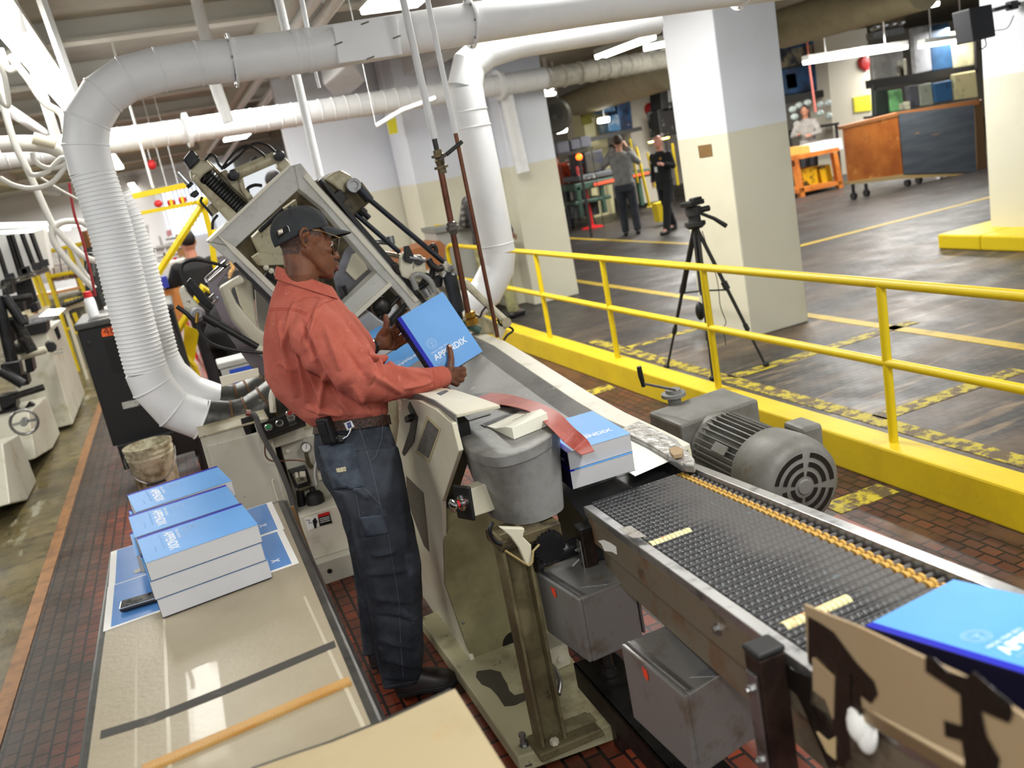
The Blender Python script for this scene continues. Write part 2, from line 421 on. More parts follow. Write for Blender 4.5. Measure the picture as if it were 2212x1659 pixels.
fixture(-0.56, 21.5, 3.2, 4.6, 'white strip light just below the far horizontal duct, right of the elbow duct')
fixture(-0.58, 36.0, 3.2, 4.4, 'small strip light beneath the previous one, above the yellow hoist rail', drop=0.4)
fixture(1.9, 19.0, 3.2, 3.0, 'strip light seen between the two ducts, left of the thin white conduit', w=0.5)
fixture(2.62, 14.4, 3.2, 2.4, 'strip light under the small white ceiling unit, left of the cap level wall', w=0.5)
fixture(2.35, 7.0, 3.28, 2.6, 'bright strip light hidden behind the top duct between the two white conduits', w=0.55, drop=0.34)
# ================================================================== ROLLER CONVEYOR
ca = Vector((.136, .981, -.137)).normalized()
cb = Vector((.981, -.136, 0)).normalized()
cn = cb.cross(ca)
C0 = PZ(1744, 1444, .98)
CW = 0.39
def cv(u, s, n=0.0): return C0 + cb*u + ca*s + cn*n
def side(x, y, u=0.0): return PP(x, y, C0 + cb*u, cb)      # point of the conveyor's near side plate
def bar(mb, p, q, e1, e2):        # box beam from p to q with half-extent vectors
    p, q, e1, e2 = V(p), V(q), V(e1), V(e2)
    mb.loft([[p-e1-e2, p+e1-e2, p+e1+e2, p-e1+e2], [q-e1-e2, q+e1-e2, q+e1+e2, q-e1+e2]]); return mb
conv = thing('roller_conveyor', 'long sloping roller conveyor of dark sleeved rollers between aluminium rails', 'conveyor', (0.9, 1.6, 0))
S0, S1 = -1.1, 1.47
rust = M('rusty_steel', (128, 118, 100), 0.42, 0.3, ((122, 80, 46), 7, 0.50, 0.68), var2=((66, 52, 42), 13, 0.6, 0.74))
bar(MB(), cv(.014, S0, -.012), cv(.014, 1.27, -.012), cb*.014, cn*.012).build('near_rail', alu, conv, smooth=0, bevel=.002)
bar(MB(), cv(CW+.018, S0, -.008), cv(CW+.018, S1, -.008), cb*.016, cn*.012).build('far_rail', alu, conv, smooth=0, bevel=.002)
sp = MB(); bar(sp, cv(.003, S0, -.063), cv(.003, 1.27, -.063), cb*.003, cn*.04); sp.build('side_plate', rust, conv, smooth=0)
sp = MB(); bar(sp, cv(.022, -.6, -.15), cv(.022, 1.22, -.15), cb*.003, cn*.055); sp.build('lower_side_plate', rust, conv, smooth=0)
sp = MB(); bar(sp, cv(CW+.03, S0, -.07), cv(CW+.03, S1, -.07), cb*.003, cn*.06); sp.build('far_side_plate', rust, conv, smooth=0)
bar(MB(), cv(CW/2, S0, -.052), cv(CW/2, S1, -.052), cb*(CW/2-.005), cn*.003).build('bed_pan', blackm, conv, smooth=0)
# rollers, skewed to push the books to the far rail
def roller_mat():
    m = bpy.data.materials.new('roller_sleeve'); m.use_nodes = True
    nt = m.node_tree; N = nt.nodes; L = nt.links; b = N['Principled BSDF']
    g = N.new('ShaderNodeNewGeometry'); n = N.new('ShaderNodeTexNoise'); n.inputs['Scale'].default_value = 3.2; n.inputs['Detail'].default_value = 3
    L.new(g.outputs['Position'], n.inputs['Vector'])
    dp = N.new('ShaderNodeVectorMath'); dp.operation = 'DOT_PRODUCT'; dp.inputs[1].default_value = cb; L.new(g.outputs['Position'], dp.inputs[0])
    ad = N.new('ShaderNodeMath'); ad.operation = 'MULTIPLY_ADD'; ad.inputs[1].default_value = .34; L.new(n.outputs['Fac'], ad.inputs[0]); L.new(dp.outputs['Value'], ad.inputs[2])
    r = N.new('ShaderNodeMapRange'); q0 = C0.dot(cb)+.17; r.inputs[1].default_value = q0+.20; r.inputs[2].default_value = q0+.30; L.new(ad.outputs[0], r.inputs[0])
    n2 = N.new('ShaderNodeTexNoise'); n2.inputs['Scale'].default_value = 38; L.new(g.outputs['Position'], n2.inputs['Vector'])
    r2 = N.new('ShaderNodeMapRange'); r2.inputs[1].default_value = .68; r2.inputs[2].default_value = .78; L.new(n2.outputs['Fac'], r2.inputs[0])
    x = N.new('ShaderNodeMix'); x.data_type = 'RGBA'; x.inputs[6].default_value = lin((34, 35, 38)); x.inputs[7].default_value = lin((82, 79, 77)); L.new(r.outputs[0], x.inputs[0])
    y = N.new('ShaderNodeMix'); y.data_type = 'RGBA'; y.inputs[7].default_value = lin((84, 100, 106)); L.new(r2.outputs[0], y.inputs[0]); L.new(x.outputs[2], y.inputs[6])
    L.new(y.outputs[2], b.inputs['Base Color'])
    q = N.new('ShaderNodeMapRange'); q.inputs[3].default_value = .38; q.inputs[4].default_value = .65; L.new(r.outputs[0], q.inputs[0]); L.new(q.outputs[0], b.inputs['Roughness'])
    return m
rol_m = roller_mat(); ring_m = M('amber_belt', (190, 152, 72), 0.4, 0, ((150, 98, 32), 60, .5, .6)); bead_m = M('cream_sleeve', (226, 218, 160), 0.5, 0, ((150, 128, 74), 80, .6, .66), var2=((226, 130, 96), 30, .58, .62))
th = math.radians(11.5)
rd = (cb*math.cos(th) + ca*math.sin(th)).normalized()
RL = (CW-.03)/math.cos(th)
def roller_mesh():
    prof = [(.004, 0), (.0140, .002)]
    k = 20; seg = (RL-.06)/k
    for i in range(k):
        a = .004 + i*seg
        prof += [(.0130, a), (.0140, a+.0015), (.0140, a+seg-.0015)]
    prof += [(.006, RL-.055), (.006, RL)]
    return MB().lathe((0, 0, 0), rd, prof, n=14)
pitch = .033
r0 = None; k = 0; s_ = S0+.02
while s_ < 1.30:
    p = cv(.03, s_, -.016)
    if r0 is None:
        r0 = roller_mesh().build('roller', rol_m, conv, smooth=50)
        g0 = MB().lathe((0, 0, 0), rd, [(.006, RL-.052), (.0136, RL-.050), (.0136, RL-.044), (.0095, RL-.042), (.0095, RL-.036), (.0136, RL-.034), (.0136, RL-.028), (.007, RL-.026)], n=14).build('amber_belt', ring_m, r0, smooth=50)
        r = r0
    else:
        r = r0.copy(); COL.objects.link(r); g = g0.copy(); COL.objects.link(g); g.parent = r
    r.location = p
    s_ += pitch; k += 1
for (q, a, b_) in ((PP(1405, 1172, cv(0, 0), cn), 0.0, .125), (PP(1690, 1345, cv(0, 0), cn), .0, .16)):
    s0 = (q-C0).dot(ca); u0 = (q-C0).dot(cb)
    kk = round((s0-(u0-.03)*math.tan(th) - (S0+.02))/pitch); base = cv(.03, S0+.02+kk*pitch, -.016) + rd*(u0-.03)
    prof = []; n_ = int(b_/.012)
    for i in range(n_): prof += [(.0130, i*.012), (.0152, i*.012+.0012), (.0152, i*.012+.0108)]
    MB().lathe(base, rd, prof, n=16).build('cream_roller_sleeve', bead_m, conv, smooth=50)
# legs
legm = M('leg_brown_steel', (64, 50, 44), 0.4, 0.6, ((38, 30, 28), 14, .45, .65))
def leg(s, n_top, u=-.035, w=.026):
    p = cv(u, s, n_top)
    MB().bx(p.x-w, p.x+w, p.y-.022, p.y+.022, 0, p.z).build('leg', legm, conv, smooth=0, bevel=.004)
    MB().bx(p.x-w-.002, p.x+w+.002, p.y-.024, p.y+.024, p.z, p.z+.012).build('leg_cap', rubber, conv, smooth=0, bevel=.005)
    b = MB().bx(p.x-w-.006, p.x-w, p.y-.014, p.y+.014, p.z-.34, p.z-.03); b.build('leg_bracket', steel, conv, smooth=0, bevel=.002)
    for dz in (-.06, -.2, -.27): MB().lathe((p.x-w-.006, p.y, p.z+dz), (-1, 0, 0), [(.008, 0), (.008, .006), (.004, .007), (.004, .012)], n=6).build('bolt', steel, conv, smooth=30)
pl_ = side(1650, 1405, -.035); leg((pl_-C0).dot(ca), (pl_-C0).dot(cn))
leg(1.24, -.055, u=-.02, w=.02)
pl_ = side(1930, 1600, -.03); leg((pl_-C0).dot(ca), -.07, -.03, .024)
for s in (-.45, 1.1):
    p = cv(CW+.05, s, -.1); MB().bx(p.x-.025, p.x+.025, p.y-.02, p.y+.02, 0, p.z).build('leg', legm, conv, smooth=0, bevel=.004)
for q in ((1552, 1358), (1690, 1480)):
    p = side(*q, 0); MB().lathe(p, -cb, [(.014, 0), (.014, .003), (.008, .003), (.008, .012), (.001, .013)], n=6).build('bolt', steel, conv, smooth=30)
# torn paper label on the side plate
MB().prism([side(x, y, -.001) for x, y in ((1292, 1168), (1304, 1166), (1318, 1172), (1331, 1181), (1333, 1198), (1322, 1192), (1306, 1190), (1300, 1176))], -cb*.0006).build('torn_label', paper, conv, smooth=0)
# silver tape scrap on the near rail
MB().prism([cv(-.001, .82, .0140), cv(.03, .80, .0140), cv(.03, .92, .0140), cv(-.001, .93, .0140)], cn*.0006).build('tape_patch', M('grey_tape', (150, 146, 138), .4, .3, ((110, 100, 84), 40, .5, .6)), conv, smooth=0)
# low brown angle frame under the boxes
fr = thing('angle_steel_frame', 'low dark steel rail frame running under the two metal boxes', 'metal frame', PZ(1300, 1480, .33))
A = PZ(1238, 1432, .36); B = PZ(1440, 1659, .36)
dA = (B-A).normalized(); B = A + dA*1.1; sd = Vector((-dA.y, dA.x, 0)); sd = sd if sd.x > 0 else -sd
MB().prism([A, B, B+sd*.13, A+sd*.13], (0, 0, -.012)).build('top_flange', darksteel, fr, smooth=0, bevel=.002)
MB().prism([A, B, B+sd*.008, A+sd*.008], (0, 0, -.085)).build('front_flange', darksteel, fr, smooth=0, bevel=.002)
for t_ in (.52, 1.0):
    p = A + dA*t_ + sd*.06
    MB().bx(p.x-.03, p.x+.03, p.y-.025, p.y+.025, 0, A.z-.012).build('leg', legm, fr, smooth=0, bevel=.003)
# ------------------------------------------------------------------ sheet-steel boxes on the side plate
boxm = M('brushed_steel_box', (140, 139, 137), 0.36, 0.45, ((112, 98, 80), 9, .56, .74), (120, .05), var2=((84, 74, 62), 40, .66, .74))
def steel_box(px, ztop, depth, h, label):
    """px: left-back, back-right, front-right, front-left corners of the lid, in the picture"""
    P = [PZ(x, y, ztop) for x, y in px]
    t = thing('junction_box', label, 'metal box', P[3] - Vector((0, 0, h)), 'hinged steel boxes under the conveyor')
    MB().prism(P, (0, 0, -h)).build('box_body', boxm, t, smooth=0, bevel=.004)
    L0, L1 = P[0], P[3]; inn = (P[1]-P[0]).normalized()
    d = (L1-L0).normalized()
    MB().prism([L0-inn*.012, L1-inn*.012, L1+inn*.0, L0+inn*.0], (0, 0, -h+.003)).build('lid', boxm, t, smooth=0, bevel=.003)
    hp = MB(); hp.prism([L0+inn*.006+d*.01, L1+inn*.006-d*.01, L1+inn*.020-d*.01, L0+inn*.020+d*.01], (0, 0, .0015)).build('hinge_leaf', steel, t, smooth=0)
    MB().cyl(L0+inn*.004+Vector((0, 0, .003))+d*.01, L1+inn*.004+Vector((0, 0, .003))-d*.01, .0045, n=10).build('hinge_pin', steel, t)
    q = L0 + d*(.36*(L1-L0).length) - inn*.0140
    MB().prism([q+Vector((0, 0, -.012)), q+d*.022+Vector((0, 0, -.012)), q+d*.024+Vector((0, 0, -.034)), q+d*.018+Vector((0, 0, -.042)), q+d*.004+Vector((0, 0, -.036))], -inn*.0006).build('orange_sticker', M('orange_sticker', (226, 70, 40), .6), t, smooth=0)
    m1 = L0*.25+L1*.75+inn*.03; 
    MB().prism([P[3]+inn*(P[2]-P[3]).length*.55-d*.005, P[2]-inn*.004-d*.005, P[2]-inn*.004-d*.006-d*.02, P[3]+inn*(P[2]-P[3]).length*.2-d*.05], (0, 0, .0006)).build('bright_label', M('foil_label', (196, 196, 200), .25, .8), t, smooth=0)
    e = P[2]; MB().bx(e.x+.002, e.x+.010, e.y-.002, e.y+.016, e.z-h*.9, e.z-.01).build('mounting_strip', steel, t, smooth=0, bevel=.002)
    return t, P
steel_box([(1165, 1235), (1281, 1178), (1368, 1247), (1257, 1293)], .64, .2, .20, 'square steel box with hinged lid and orange sticker, under the conveyor beside the olive post')
steel_box([(1350, 1388), (1480, 1332), (1612, 1420), (1487, 1500)], .66, .2, .21, 'square steel box with hinged lid nearer the camera, next to the brown conveyor leg')
p = PZ(1308, 1404, .44); cond = thing('conduit_stub', 'short grey conduit with collar beneath the first steel box', 'conduit', (p.x, p.y, .36))
MB().cyl((p.x, p.y, .36), (p.x, p.y, .44), .015).build('pipe', darksteel, cond)
MB().lathe((p.x, p.y, .362), (0, 0, 1), [(.024, 0), (.024, .012), (.020, .014), (.020, .026), (.016, .028)], n=8).build('collar', darksteel, cond, smooth=30)
# white paper strip on the first box
q1, q2 = PZ(1278, 1180, .6415), PZ(1237, 1223, .6415); d = (q2-q1).normalized(); nn = Vector((-d.y, d.x, 0))*.003
tag(MB().loft([[p-nn+Vector((0,0,h)), p+nn+Vector((0,0,h)), p+nn+Vector((0,0,h+.0005)), p-nn+Vector((0,0,h+.0005))] for p, h in ((q1, .012), (q1*.7+q2*.3, .003), (q1*.35+q2*.65, .0), (q2, .0))]).build('paper_strip', paper, smooth=0),
    'thin white strip of paper lying on the lid of the first steel box', 'paper strip')
# ------------------------------------------------------------------ cardboard guard taped along the near rail
card = M('cardboard', (164, 142, 110), 0.75, 0, ((164, 138, 102), 5, .45, .7)); tape = M('black_duct_tape', (24, 22, 18), 0.28, 0, None, (30, .5))
gd = thing('cardboard_guard', 'tan cardboard flap held with black tape along the near conveyor rail, right corner', 'cardboard', cv(-.03, -.3, -.1))
def gs(x, y, u=-.022): return side(x, y, u)
MB().prism([gs(*p) for p in ((1742, 1304), (1790, 1325), (1860, 1352), (2000, 1418), (2110, 1470), (2212, 1540), (2290, 1600), (2320, 1720), (2212, 1700), (2090, 1638), (2000, 1592), (1900, 1540), (1862, 1522), (1750, 1425))], -cb*.004).build('cardboard_sheet', card, gd, smooth=0)
def tp(pts, off=-.0275): MB().prism([gs(x, y, off) for x, y in pts], -cb*.0008).build('black_tape', tape, gd, smooth=0)
tp([(1746, 1332), (1770, 1345), (1800, 1365), (1850, 1432), (1888, 1472), (1896, 1500), (1882, 1520), (1858, 1500), (1862, 1540), (1832, 1600), (1826, 1659), (1806, 1654), (1800, 1560), (1780, 1500), (1806, 1470), (1804, 1460), (1760, 1415), (1756, 1440), (1747, 1432)])
tp([(1808, 1440), (1838, 1455), (1836, 1640), (1820, 1659), (1800, 1640)], -.029)
tp([(2000, 1418), (2020, 1422), (2050, 1452), (2090, 1462), (2104, 1450), (2150, 1490), (2186, 1520), (2188, 1545), (2180, 1562), (2140, 1545), (2120, 1535), (2132, 1590), (2160, 1640), (2150, 1700), (2085, 1668), (2084, 1640), (2078, 1600), (2042, 1590), (2040, 1556), (2078, 1568), (2075, 1500), (2000, 1450)])
tp([(1665, 1400), (1690, 1425), (1720, 1452), (1748, 1462), (1750, 1500), (1748, 1520), (1780, 1540), (1800, 1580), (1806, 1659), (1790, 1659), (1752, 1570), (1740, 1540), (1722, 1500), (1690, 1470)], -.006)
MB().prism([gs(x, y, -.028) for x, y in ((1758, 1420), (1804, 1462), (1802, 1552), (1786, 1510), (1760, 1490))], -cb*.003).build('cardboard_patch', card, gd, smooth=0)
MB().prism([gs(x, y, -.028) for x, y in ((1767, 1580), (1790, 1600), (1808, 1590), (1808, 1640), (1790, 1625))], -cb*.003).build('cardboard_patch', M('card_light', (196, 172, 128), .8), gd, smooth=0)
MB().ball(gs(1862, 1565, -.02), (.02, .022, .03)).ball(gs(1855, 1545, -.02), (.015, .016, .018)).ball(gs(1872, 1588, -.02), (.014, .016, .03)).build('white_rag', paper, gd)
bar(MB(), gs(1860, 1530, -.015), gs(2120, 1680, -.015), cb*.01, cn*.012).build('guard_rail', M('worn_alu', (156, 136, 104), .35, .6), gd, smooth=0, bevel=.003)
# ================================================================== BOOKS
cov_m = M('cover_blue', (80, 150, 218), 0.42, 0, ((90, 158, 224), 3, .4, .7), coat=0.0, spec=.35)
navy_m = M('spine_navy', (16, 13, 40), 0.55, spec=.2)
band_m = M('cover_band_blue', (14, 24, 168), 0.5, spec=.2)
page_m = M('book_pages', (190, 190, 192), 0.9, 0, ((180, 180, 184), 3, .4, .7), spec=.2)
white_ink = M('white_ink', (226, 234, 244), 0.5); pale_ink = M('pale_ink', (150, 194, 236), 0.5); spine_ink = M('spine_ink', (120, 120, 176), .5)
BW, BL = .216, .28
def seal(c, r, ex, ey, parent, m=pale_ink):
    ez = ex.cross(ey); b = MB()
    def ring(r0, r1, n=40):
        for i in range(n):
            a0, a1 = 2*math.pi*i/n, 2*math.pi*(i+1)/n
            b.poly([c+ez*.0004+(ex*math.cos(a)+ey*math.sin(a))*q for a, q in ((a0, r0), (a1, r0), (a1, r1), (a0, r1))])
    ring(r*.94, r); ring(r*.62, r*.67)
    for i in range(30):      # lettering band of the seal
        a = 2*math.pi*i/30; 
        b.poly([c+ez*.0004+(ex*math.cos(x)+ey*math.sin(x))*q for x, q in ((a, r*.74), (a+.12, r*.74), (a+.10, r*.88), (a+.02, r*.88))])
    for sx in (-1, 1):       # eagle-like spread wings, shield and tail
        for k in range(5):
            a = .25+.28*k; d1 = Vector((sx*math.cos(a), math.sin(a)*.9, 0))
            o1 = ex*(sx*.08*r); tip = ex*(d1.x*.52*r)+ey*(d1.y*.5*r)
            n_ = (ey*d1.x-ex*d1.y)*.03*r
            b.poly([c+ez*.0004+o1-n_, c+ez*.0004+tip-n_*.4, c+ez*.0004+tip+n_*.4, c+ez*.0004+o1+n_])
    b.poly([c+ez*.0004+ex*(x*r)+ey*(y*r) for x, y in ((-.13, .12), (.13, .12), (.12, -.15), (0, -.3), (-.12, -.15))])
    b.poly([c+ez*.0004+ex*(x*r)+ey*(y*r) for x, y in ((-.1, -.34), (.1, -.34), (.2, -.52), (-.2, -.52))])
    b.build('seal_emblem', m, parent, smooth=0, recalc=False)
def book(origin, ex, ey, T, label, group=None, texts=True, spine_text=False):
    """origin: top cover corner at spine/foot; ex away from the spine, ey towards the head; cover normal ex x ey"""
    ex = V(ex).normalized(); ey = V(ey); ey = (ey-ex*ey.dot(ex)).normalized(); ez = ex.cross(ey); o = V(origin)
    t = thing('book', label, 'book', o + ex*BW/2 + ey*BL/2 - ez*T, group)
    P = lambda x, y, z: o + ex*x + ey*y + ez*z
    MB().loft([[P(.0015, .001, z), P(BW-.0015, .001, z), P(BW-.0015, BL-.001, z), P(.0015, BL-.001, z)] for z in (-T+.0008, -.0008)]).build('page_block', page_m, t, smooth=0)
    MB().loft([[P(.017, 0, z), P(BW, 0, z), P(BW, BL, z), P(.017, BL, z)] for z in (-.0005, 0)]).build('front_cover', cov_m, t, smooth=0)
    MB().loft([[P(0, 0, z), P(.017, 0, z), P(.017, BL, z), P(0, BL, z)] for z in (-.0008, 0)]).build('cover_band', band_m, t, smooth=0)
    MB().loft([[P(0, 0, z), P(BW, 0, z), P(BW, BL, z), P(0, BL, z)] for z in (-T, -T+.0005)]).build('back_cover', navy_m, t, smooth=0)
    MB().loft([[P(x, 0, -T), P(x, BL, -T), P(x, BL, 0), P(x, 0, 0)] for x in (-.0008, .0016)]).build('spine', navy_m, t, smooth=0)
    if texts:
        seal(P(.060, .130, 0), .021, ex, ey, t)
        text_obj('title_lettering', 'APPENDIX', .034, white_ink, P(.036, .064, .0003), ex, ey, t, .0002, .0007, sx=.94)
        text_obj('small_lettering', 'FISCAL YEAR 2012', .0096, white_ink, P(.037, .094, .0003), ex, ey, t, .0002)
        text_obj('small_lettering', 'BUDGET OF THE U.S. GOVERNMENT', .0074, pale_ink, P(.037, .051, .0003), ex, ey, t, .0002)
        text_obj('small_lettering', 'WWW.BUDGET.GOV', .0045, pale_ink, P(.12, .032, .0003), ex, ey, t, .0002)
    if spine_text:
        text_obj('spine_lettering', 'BUDGET OF THE  U.S. GOVERNMENT    APPENDIX', .0085, spine_ink, P(-.0012, BL-.02, -T*.30), -ey, ez, t, .0002)
        text_obj('spine_lettering', 'FISCAL YEAR 2012    APPENDIX', .0085, spine_ink, P(-.0012, BL-.06, -T*.72), -ey, ez, t, .0002)
    return t
# -- held book
hb1, hb2, hb3 = Vector((.733, 3.347, 1.323)), Vector((.940, 3.375, 1.379)), Vector((1.020, 3.275, 1.130))
hex_ = (hb2-hb1).normalized(); hey = (hb2-hb3).normalized()
hO = hb1 - hey*BL; HT = .056
book(hO, hex_, hey, HT, 'thick blue APPENDIX book held up in the hands of the man in the cap', spine_text=True)
hez = hex_.cross((hey-hex_*hey.dot(hex_)).normalized())
# -- two stacked at the foot of the chute, under the red belt strip
nO = Vector((.947, 2.401, .952)); 
b1 = book(nO, (1, -.035, .0), (.03, 1, .05), .060, 'upper blue APPENDIX book of the pair at the chute end, under the red strip', 'pair of books at the chute')
b2 = book(nO+Vector((-.004, -.006, -.0605)), (1, -.035, .0), (.03, 1, .05), .060, 'lower book of the pair at the end of the chute, resting on the rollers', 'pair of books at the chute', texts=False)
text_obj('spine_lettering', '2012', .011, spine_ink, nO+Vector((-.0012, .055, -.036)), (0, -1, -.05), (0, 0, 1), b1, .0002)
# -- book riding on the rollers, right edge of the picture
q = PP(1868, 1352, cv(0, 0, .055), cn); 
bex = (PP(2065, 1249, cv(0, 0, .055), cn)-q).normalized(); bey = cn.cross(bex)
book(q - bey*BL, bex, bey, .0545, 'blue APPENDIX book lying on the rollers behind the cardboard guard, right edge')
# -- books lying in the machine behind the man's arms
ax_, ay_ = Vector((.93, .30, .22)), Vector((-.30, .95, .0))
book(PY(806, 756, 4.0), ax_, ay_, .05, 'blue book lying in the machine just behind the raised left thumb')
book(PY(866, 803, 3.55), ax_, ay_, .05, 'blue book lying in the machine below the left wrist, above the right sleeve')
# ================================================================== DELIVERY END OF THE BINDING MACHINE (chute, side panels, base)
dl = thing('delivery_chute', 'cream delivery chute of the machine, grey steel bed between cream flanges, sloping to the rollers', 'machine', (1.1, 3.2, 0))
XR = 1.42
OR = [PXX(x, y, XR) for x, y in ((1491, 958), (1440, 932), (1350, 890), (1278, 850), (1150, 771), (1094, 738), (1030, 712))]
# right-hand flange: flat cream lip with the steel bed falling away inside it
wf = [.05, .07, .085, .085, .08, .07, .06]
MB().loft([[p, p-Vector((w, 0, .002)), p-Vector((w, 0, .022)), p-Vector((0, 0, .022))] for p, w in zip(OR, wf)]).build('chute_flange', cream_l, dl, smooth=0, bevel=.004)
MB().loft([[p-Vector((0, 0, .02)), p-Vector((.012, 0, .02)), p-Vector((.012, 0, .3)), p-Vector((0, 0, .3))] for p in OR]).build('outer_wall', cream, dl, smooth=0)
worn = M('worn_chute_steel', (128, 127, 126), 0.5, 0.25, ((104, 102, 100), 4, .45, .68), (80, .04), var2=((172, 170, 164), 16, .6, .72))
MB().loft([[p-Vector((w, 0, .004)), p-Vector((w+.07, 0, .03)), p-Vector((.42, 0, .035)), p-Vector((.42, 0, .045)), p-Vector((w, 0, .03))] for p, w in zip(OR, wf)]).build('steel_bed', worn, dl, smooth=0)
for x, y in ((1150, 800), (1213, 832), (1275, 876), (1098, 757), (1340, 918)):
    p = PZ(x, y, .84); MB().lathe(PXX(x, y, XR-.03)+Vector((0, 0, .001)), (0, 0, 1), [(.006, 0), (.006, .003)], n=10).build('rivet', darksteel, dl)
MB().loft([[cv(-.01, 1.24, -.03), cv(CW+.02, 1.24, -.03), cv(CW+.02, 1.24, -.16), cv(-.01, 1.24, -.16)], [cv(-.01, 1.62, .03), cv(CW+.02, 1.62, .03), cv(CW+.02, 1.62, -.2), cv(-.01, 1.62, -.2)]]).build('dark_gap_fill', blackm, dl, smooth=0)  # black box put in to stand for the dark gap below the books
# silver taped cap on the end of the flange
MB().prism([PZ(x, y, .835) for x, y in ((1338, 928), (1378, 908), (1462, 948), (1500, 990), (1500, 1004), (1470, 1000), (1400, 958))], (0, 0, -.03)).build('silver_tape_end', M('silver_tape', (176, 174, 170), .35, .5, ((120, 112, 100), 30, .5, .65), (40, .5)), dl, smooth=0, bevel=.006)
tag(MB().prism([PZ(x, y, .815) for x, y in ((1352, 950), (1384, 948), (1454, 993), (1372, 1029), (1346, 1014))], (0, 0, .001)).build('paper_sheet', paper, smooth=0), 'white sheet of paper lying between the book pair and the rollers', 'paper')
tag(MB().prism([PZ(x, y, .84) for x, y in ((1446, 975), (1464, 972), (1476, 977), (1474, 988), (1456, 991), (1450, 985))], (.0, 0, .012)).build('folded_card', card, smooth=0), 'small folded scrap of cardboard at the lower end of the chute flange', 'scrap')
# inspection label and plate on the bed
zb = lambda x, y, o=0: PP(x, y, OR[3]-Vector((.2, 0, .028-o)), (OR[3]-OR[1]).normalized().cross(Vector((-1, 0, 0))))
nb = (OR[3]-OR[1]).normalized().cross(Vector((-1, 0, 0))); nb = nb if nb.z > 0 else -nb
MB().prism([zb(x, y, .002) for x, y in ((1038, 800), (1068, 802), (1128, 850), (1160, 885), (1150, 900), (1118, 886), (1070, 848), (1024, 812))], nb*.001).build('paper_label', paper, dl, smooth=0)
# left flange: cream top, steel strap and the profiled side panel in plane X = .64
XL = .66
LF = [(900, 853), (943, 838), (1027, 861), (1060, 878)]
LI = [PXX(x, y, .79) for x, y in ((945, 836), (985, 842), (1035, 858), (1080, 874))]
LO = [PXX(x, y, XL) for x, y in ((866, 852), (905, 850), (940, 864), (985, 895))]
MB().loft([[a, b, b-Vector((0, 0, .012)), a-Vector((0, 0, .012))] for a, b in zip(LO, LI)]).build('chute_flange', cream, dl, smooth=0, bevel=.003)
MB().loft([[a+Vector((-.004, 0, 0)), a+Vector((-.004, 0, -.045)), a+Vector((.0, 0, -.045)), a] for a in LO]).build('steel_strap', worn, dl, smooth=0)
q = [PP(x, y, LO[1]+Vector((0, 0, .001)), (LI[1]-LO[1]).cross(LO[2]-LO[1]).normalized()) for x, y in ((944, 850), (963, 843), (969, 845), (952, 854))]
MB().prism(q, (0, 0, .0012)).build('black_index_mark', black, dl, smooth=0)
def sx(pts, X): return [PXX(x, y, X) for x, y in pts]
panel_m = M('cream_side_panel', (214, 210, 190), 0.38, 0, ((196, 190, 164), 3, .45, .7))
SP = [(868, 862), (905, 866), (940, 884), (976, 915), (991, 975), (968, 1045), (955, 1084), (957, 1200), (962, 1264), (1021, 1438), (1005, 1430), (960, 1360), (905, 1275), (868, 1200), (850, 1000)]
MB().prism(sx(SP, XL-.02), (.016, 0, 0)).build('side_panel', panel_m, dl, smooth=0, bevel=.003)
MB().prism(sx([(921, 898), (952, 926), (927, 1000), (897, 978)], XL-.0215), (.001, 0, 0)).build('window_frame', M('masking', (186, 176, 140), .6), dl, smooth=0)
MB().prism(sx([(924, 907), (947, 929), (925, 990), (901, 972)], XL-.023), (.001, 0, 0)).build('mesh_window', M('mesh_grey', (110, 108, 102), .6, 0, ((80, 78, 72), 90, .45, .6)), dl, smooth=0)
pf = MB(); A, B, Cc = sx([(878, 1040), (918, 1066), (926, 1190)], XL-.0215)
MB().prism(sx([(877, 1028), (914, 1064), (927, 1192), (916, 1180), (880, 1085)], XL-.0215), (.001, 0, 0)).build('perforated_vent', M('vent_dark', (104, 98, 84), .5, .2, ((66, 62, 52), 140, .45, .55)), dl, smooth=0)
MB().prism(sx([(884, 868), (902, 902), (893, 955), (872, 985), (868, 978), (884, 930), (889, 903), (880, 880)], XL-.0235), (.002, 0, 0)).build('slot', black, dl, smooth=0)
MB().prism(sx([(873, 900), (880, 896), (884, 906), (878, 914), (874, 912)], XL-.04), (.02, 0, 0)).build('knob', black, dl, smooth=0, bevel=.003)
# body behind the panel, rising to the machine
MB().prism(sx([(876, 866), (940, 886), (974, 920), (984, 975), (955, 1075), (958, 1264), (1012, 1410), (940, 1240), (880, 1100)], XL), (.06, 0, 0)).build('inner_frame', blackm, dl, smooth=0)
PYo = 2.97
MB().prism([PY(x, y, PYo) for x, y in ((957, 1072), (964, 1062), (992, 1056), (1100, 1020), (1170, 1040), (1215, 1360), (1117, 1405), (1112, 1372), (1103, 1376), (1100, 1408), (1023, 1438), (962, 1264))], (0, .02, 0)).build('front_panel', olive, dl, smooth=0, bevel=.003)
p = PY(1110, 1388, PYo-.002); MB().cyl(p, p+Vector((0, .003, 0)), .045).build('dark_opening', black, dl)
for x, y in ((1000, 1345), (964, 1142)):
    p = PY(x, y, PYo); MB().lathe(p, (0, -1, 0), [(.006, 0), (.006, .003), (.001, .005)], n=10).build('screw', steel, dl)
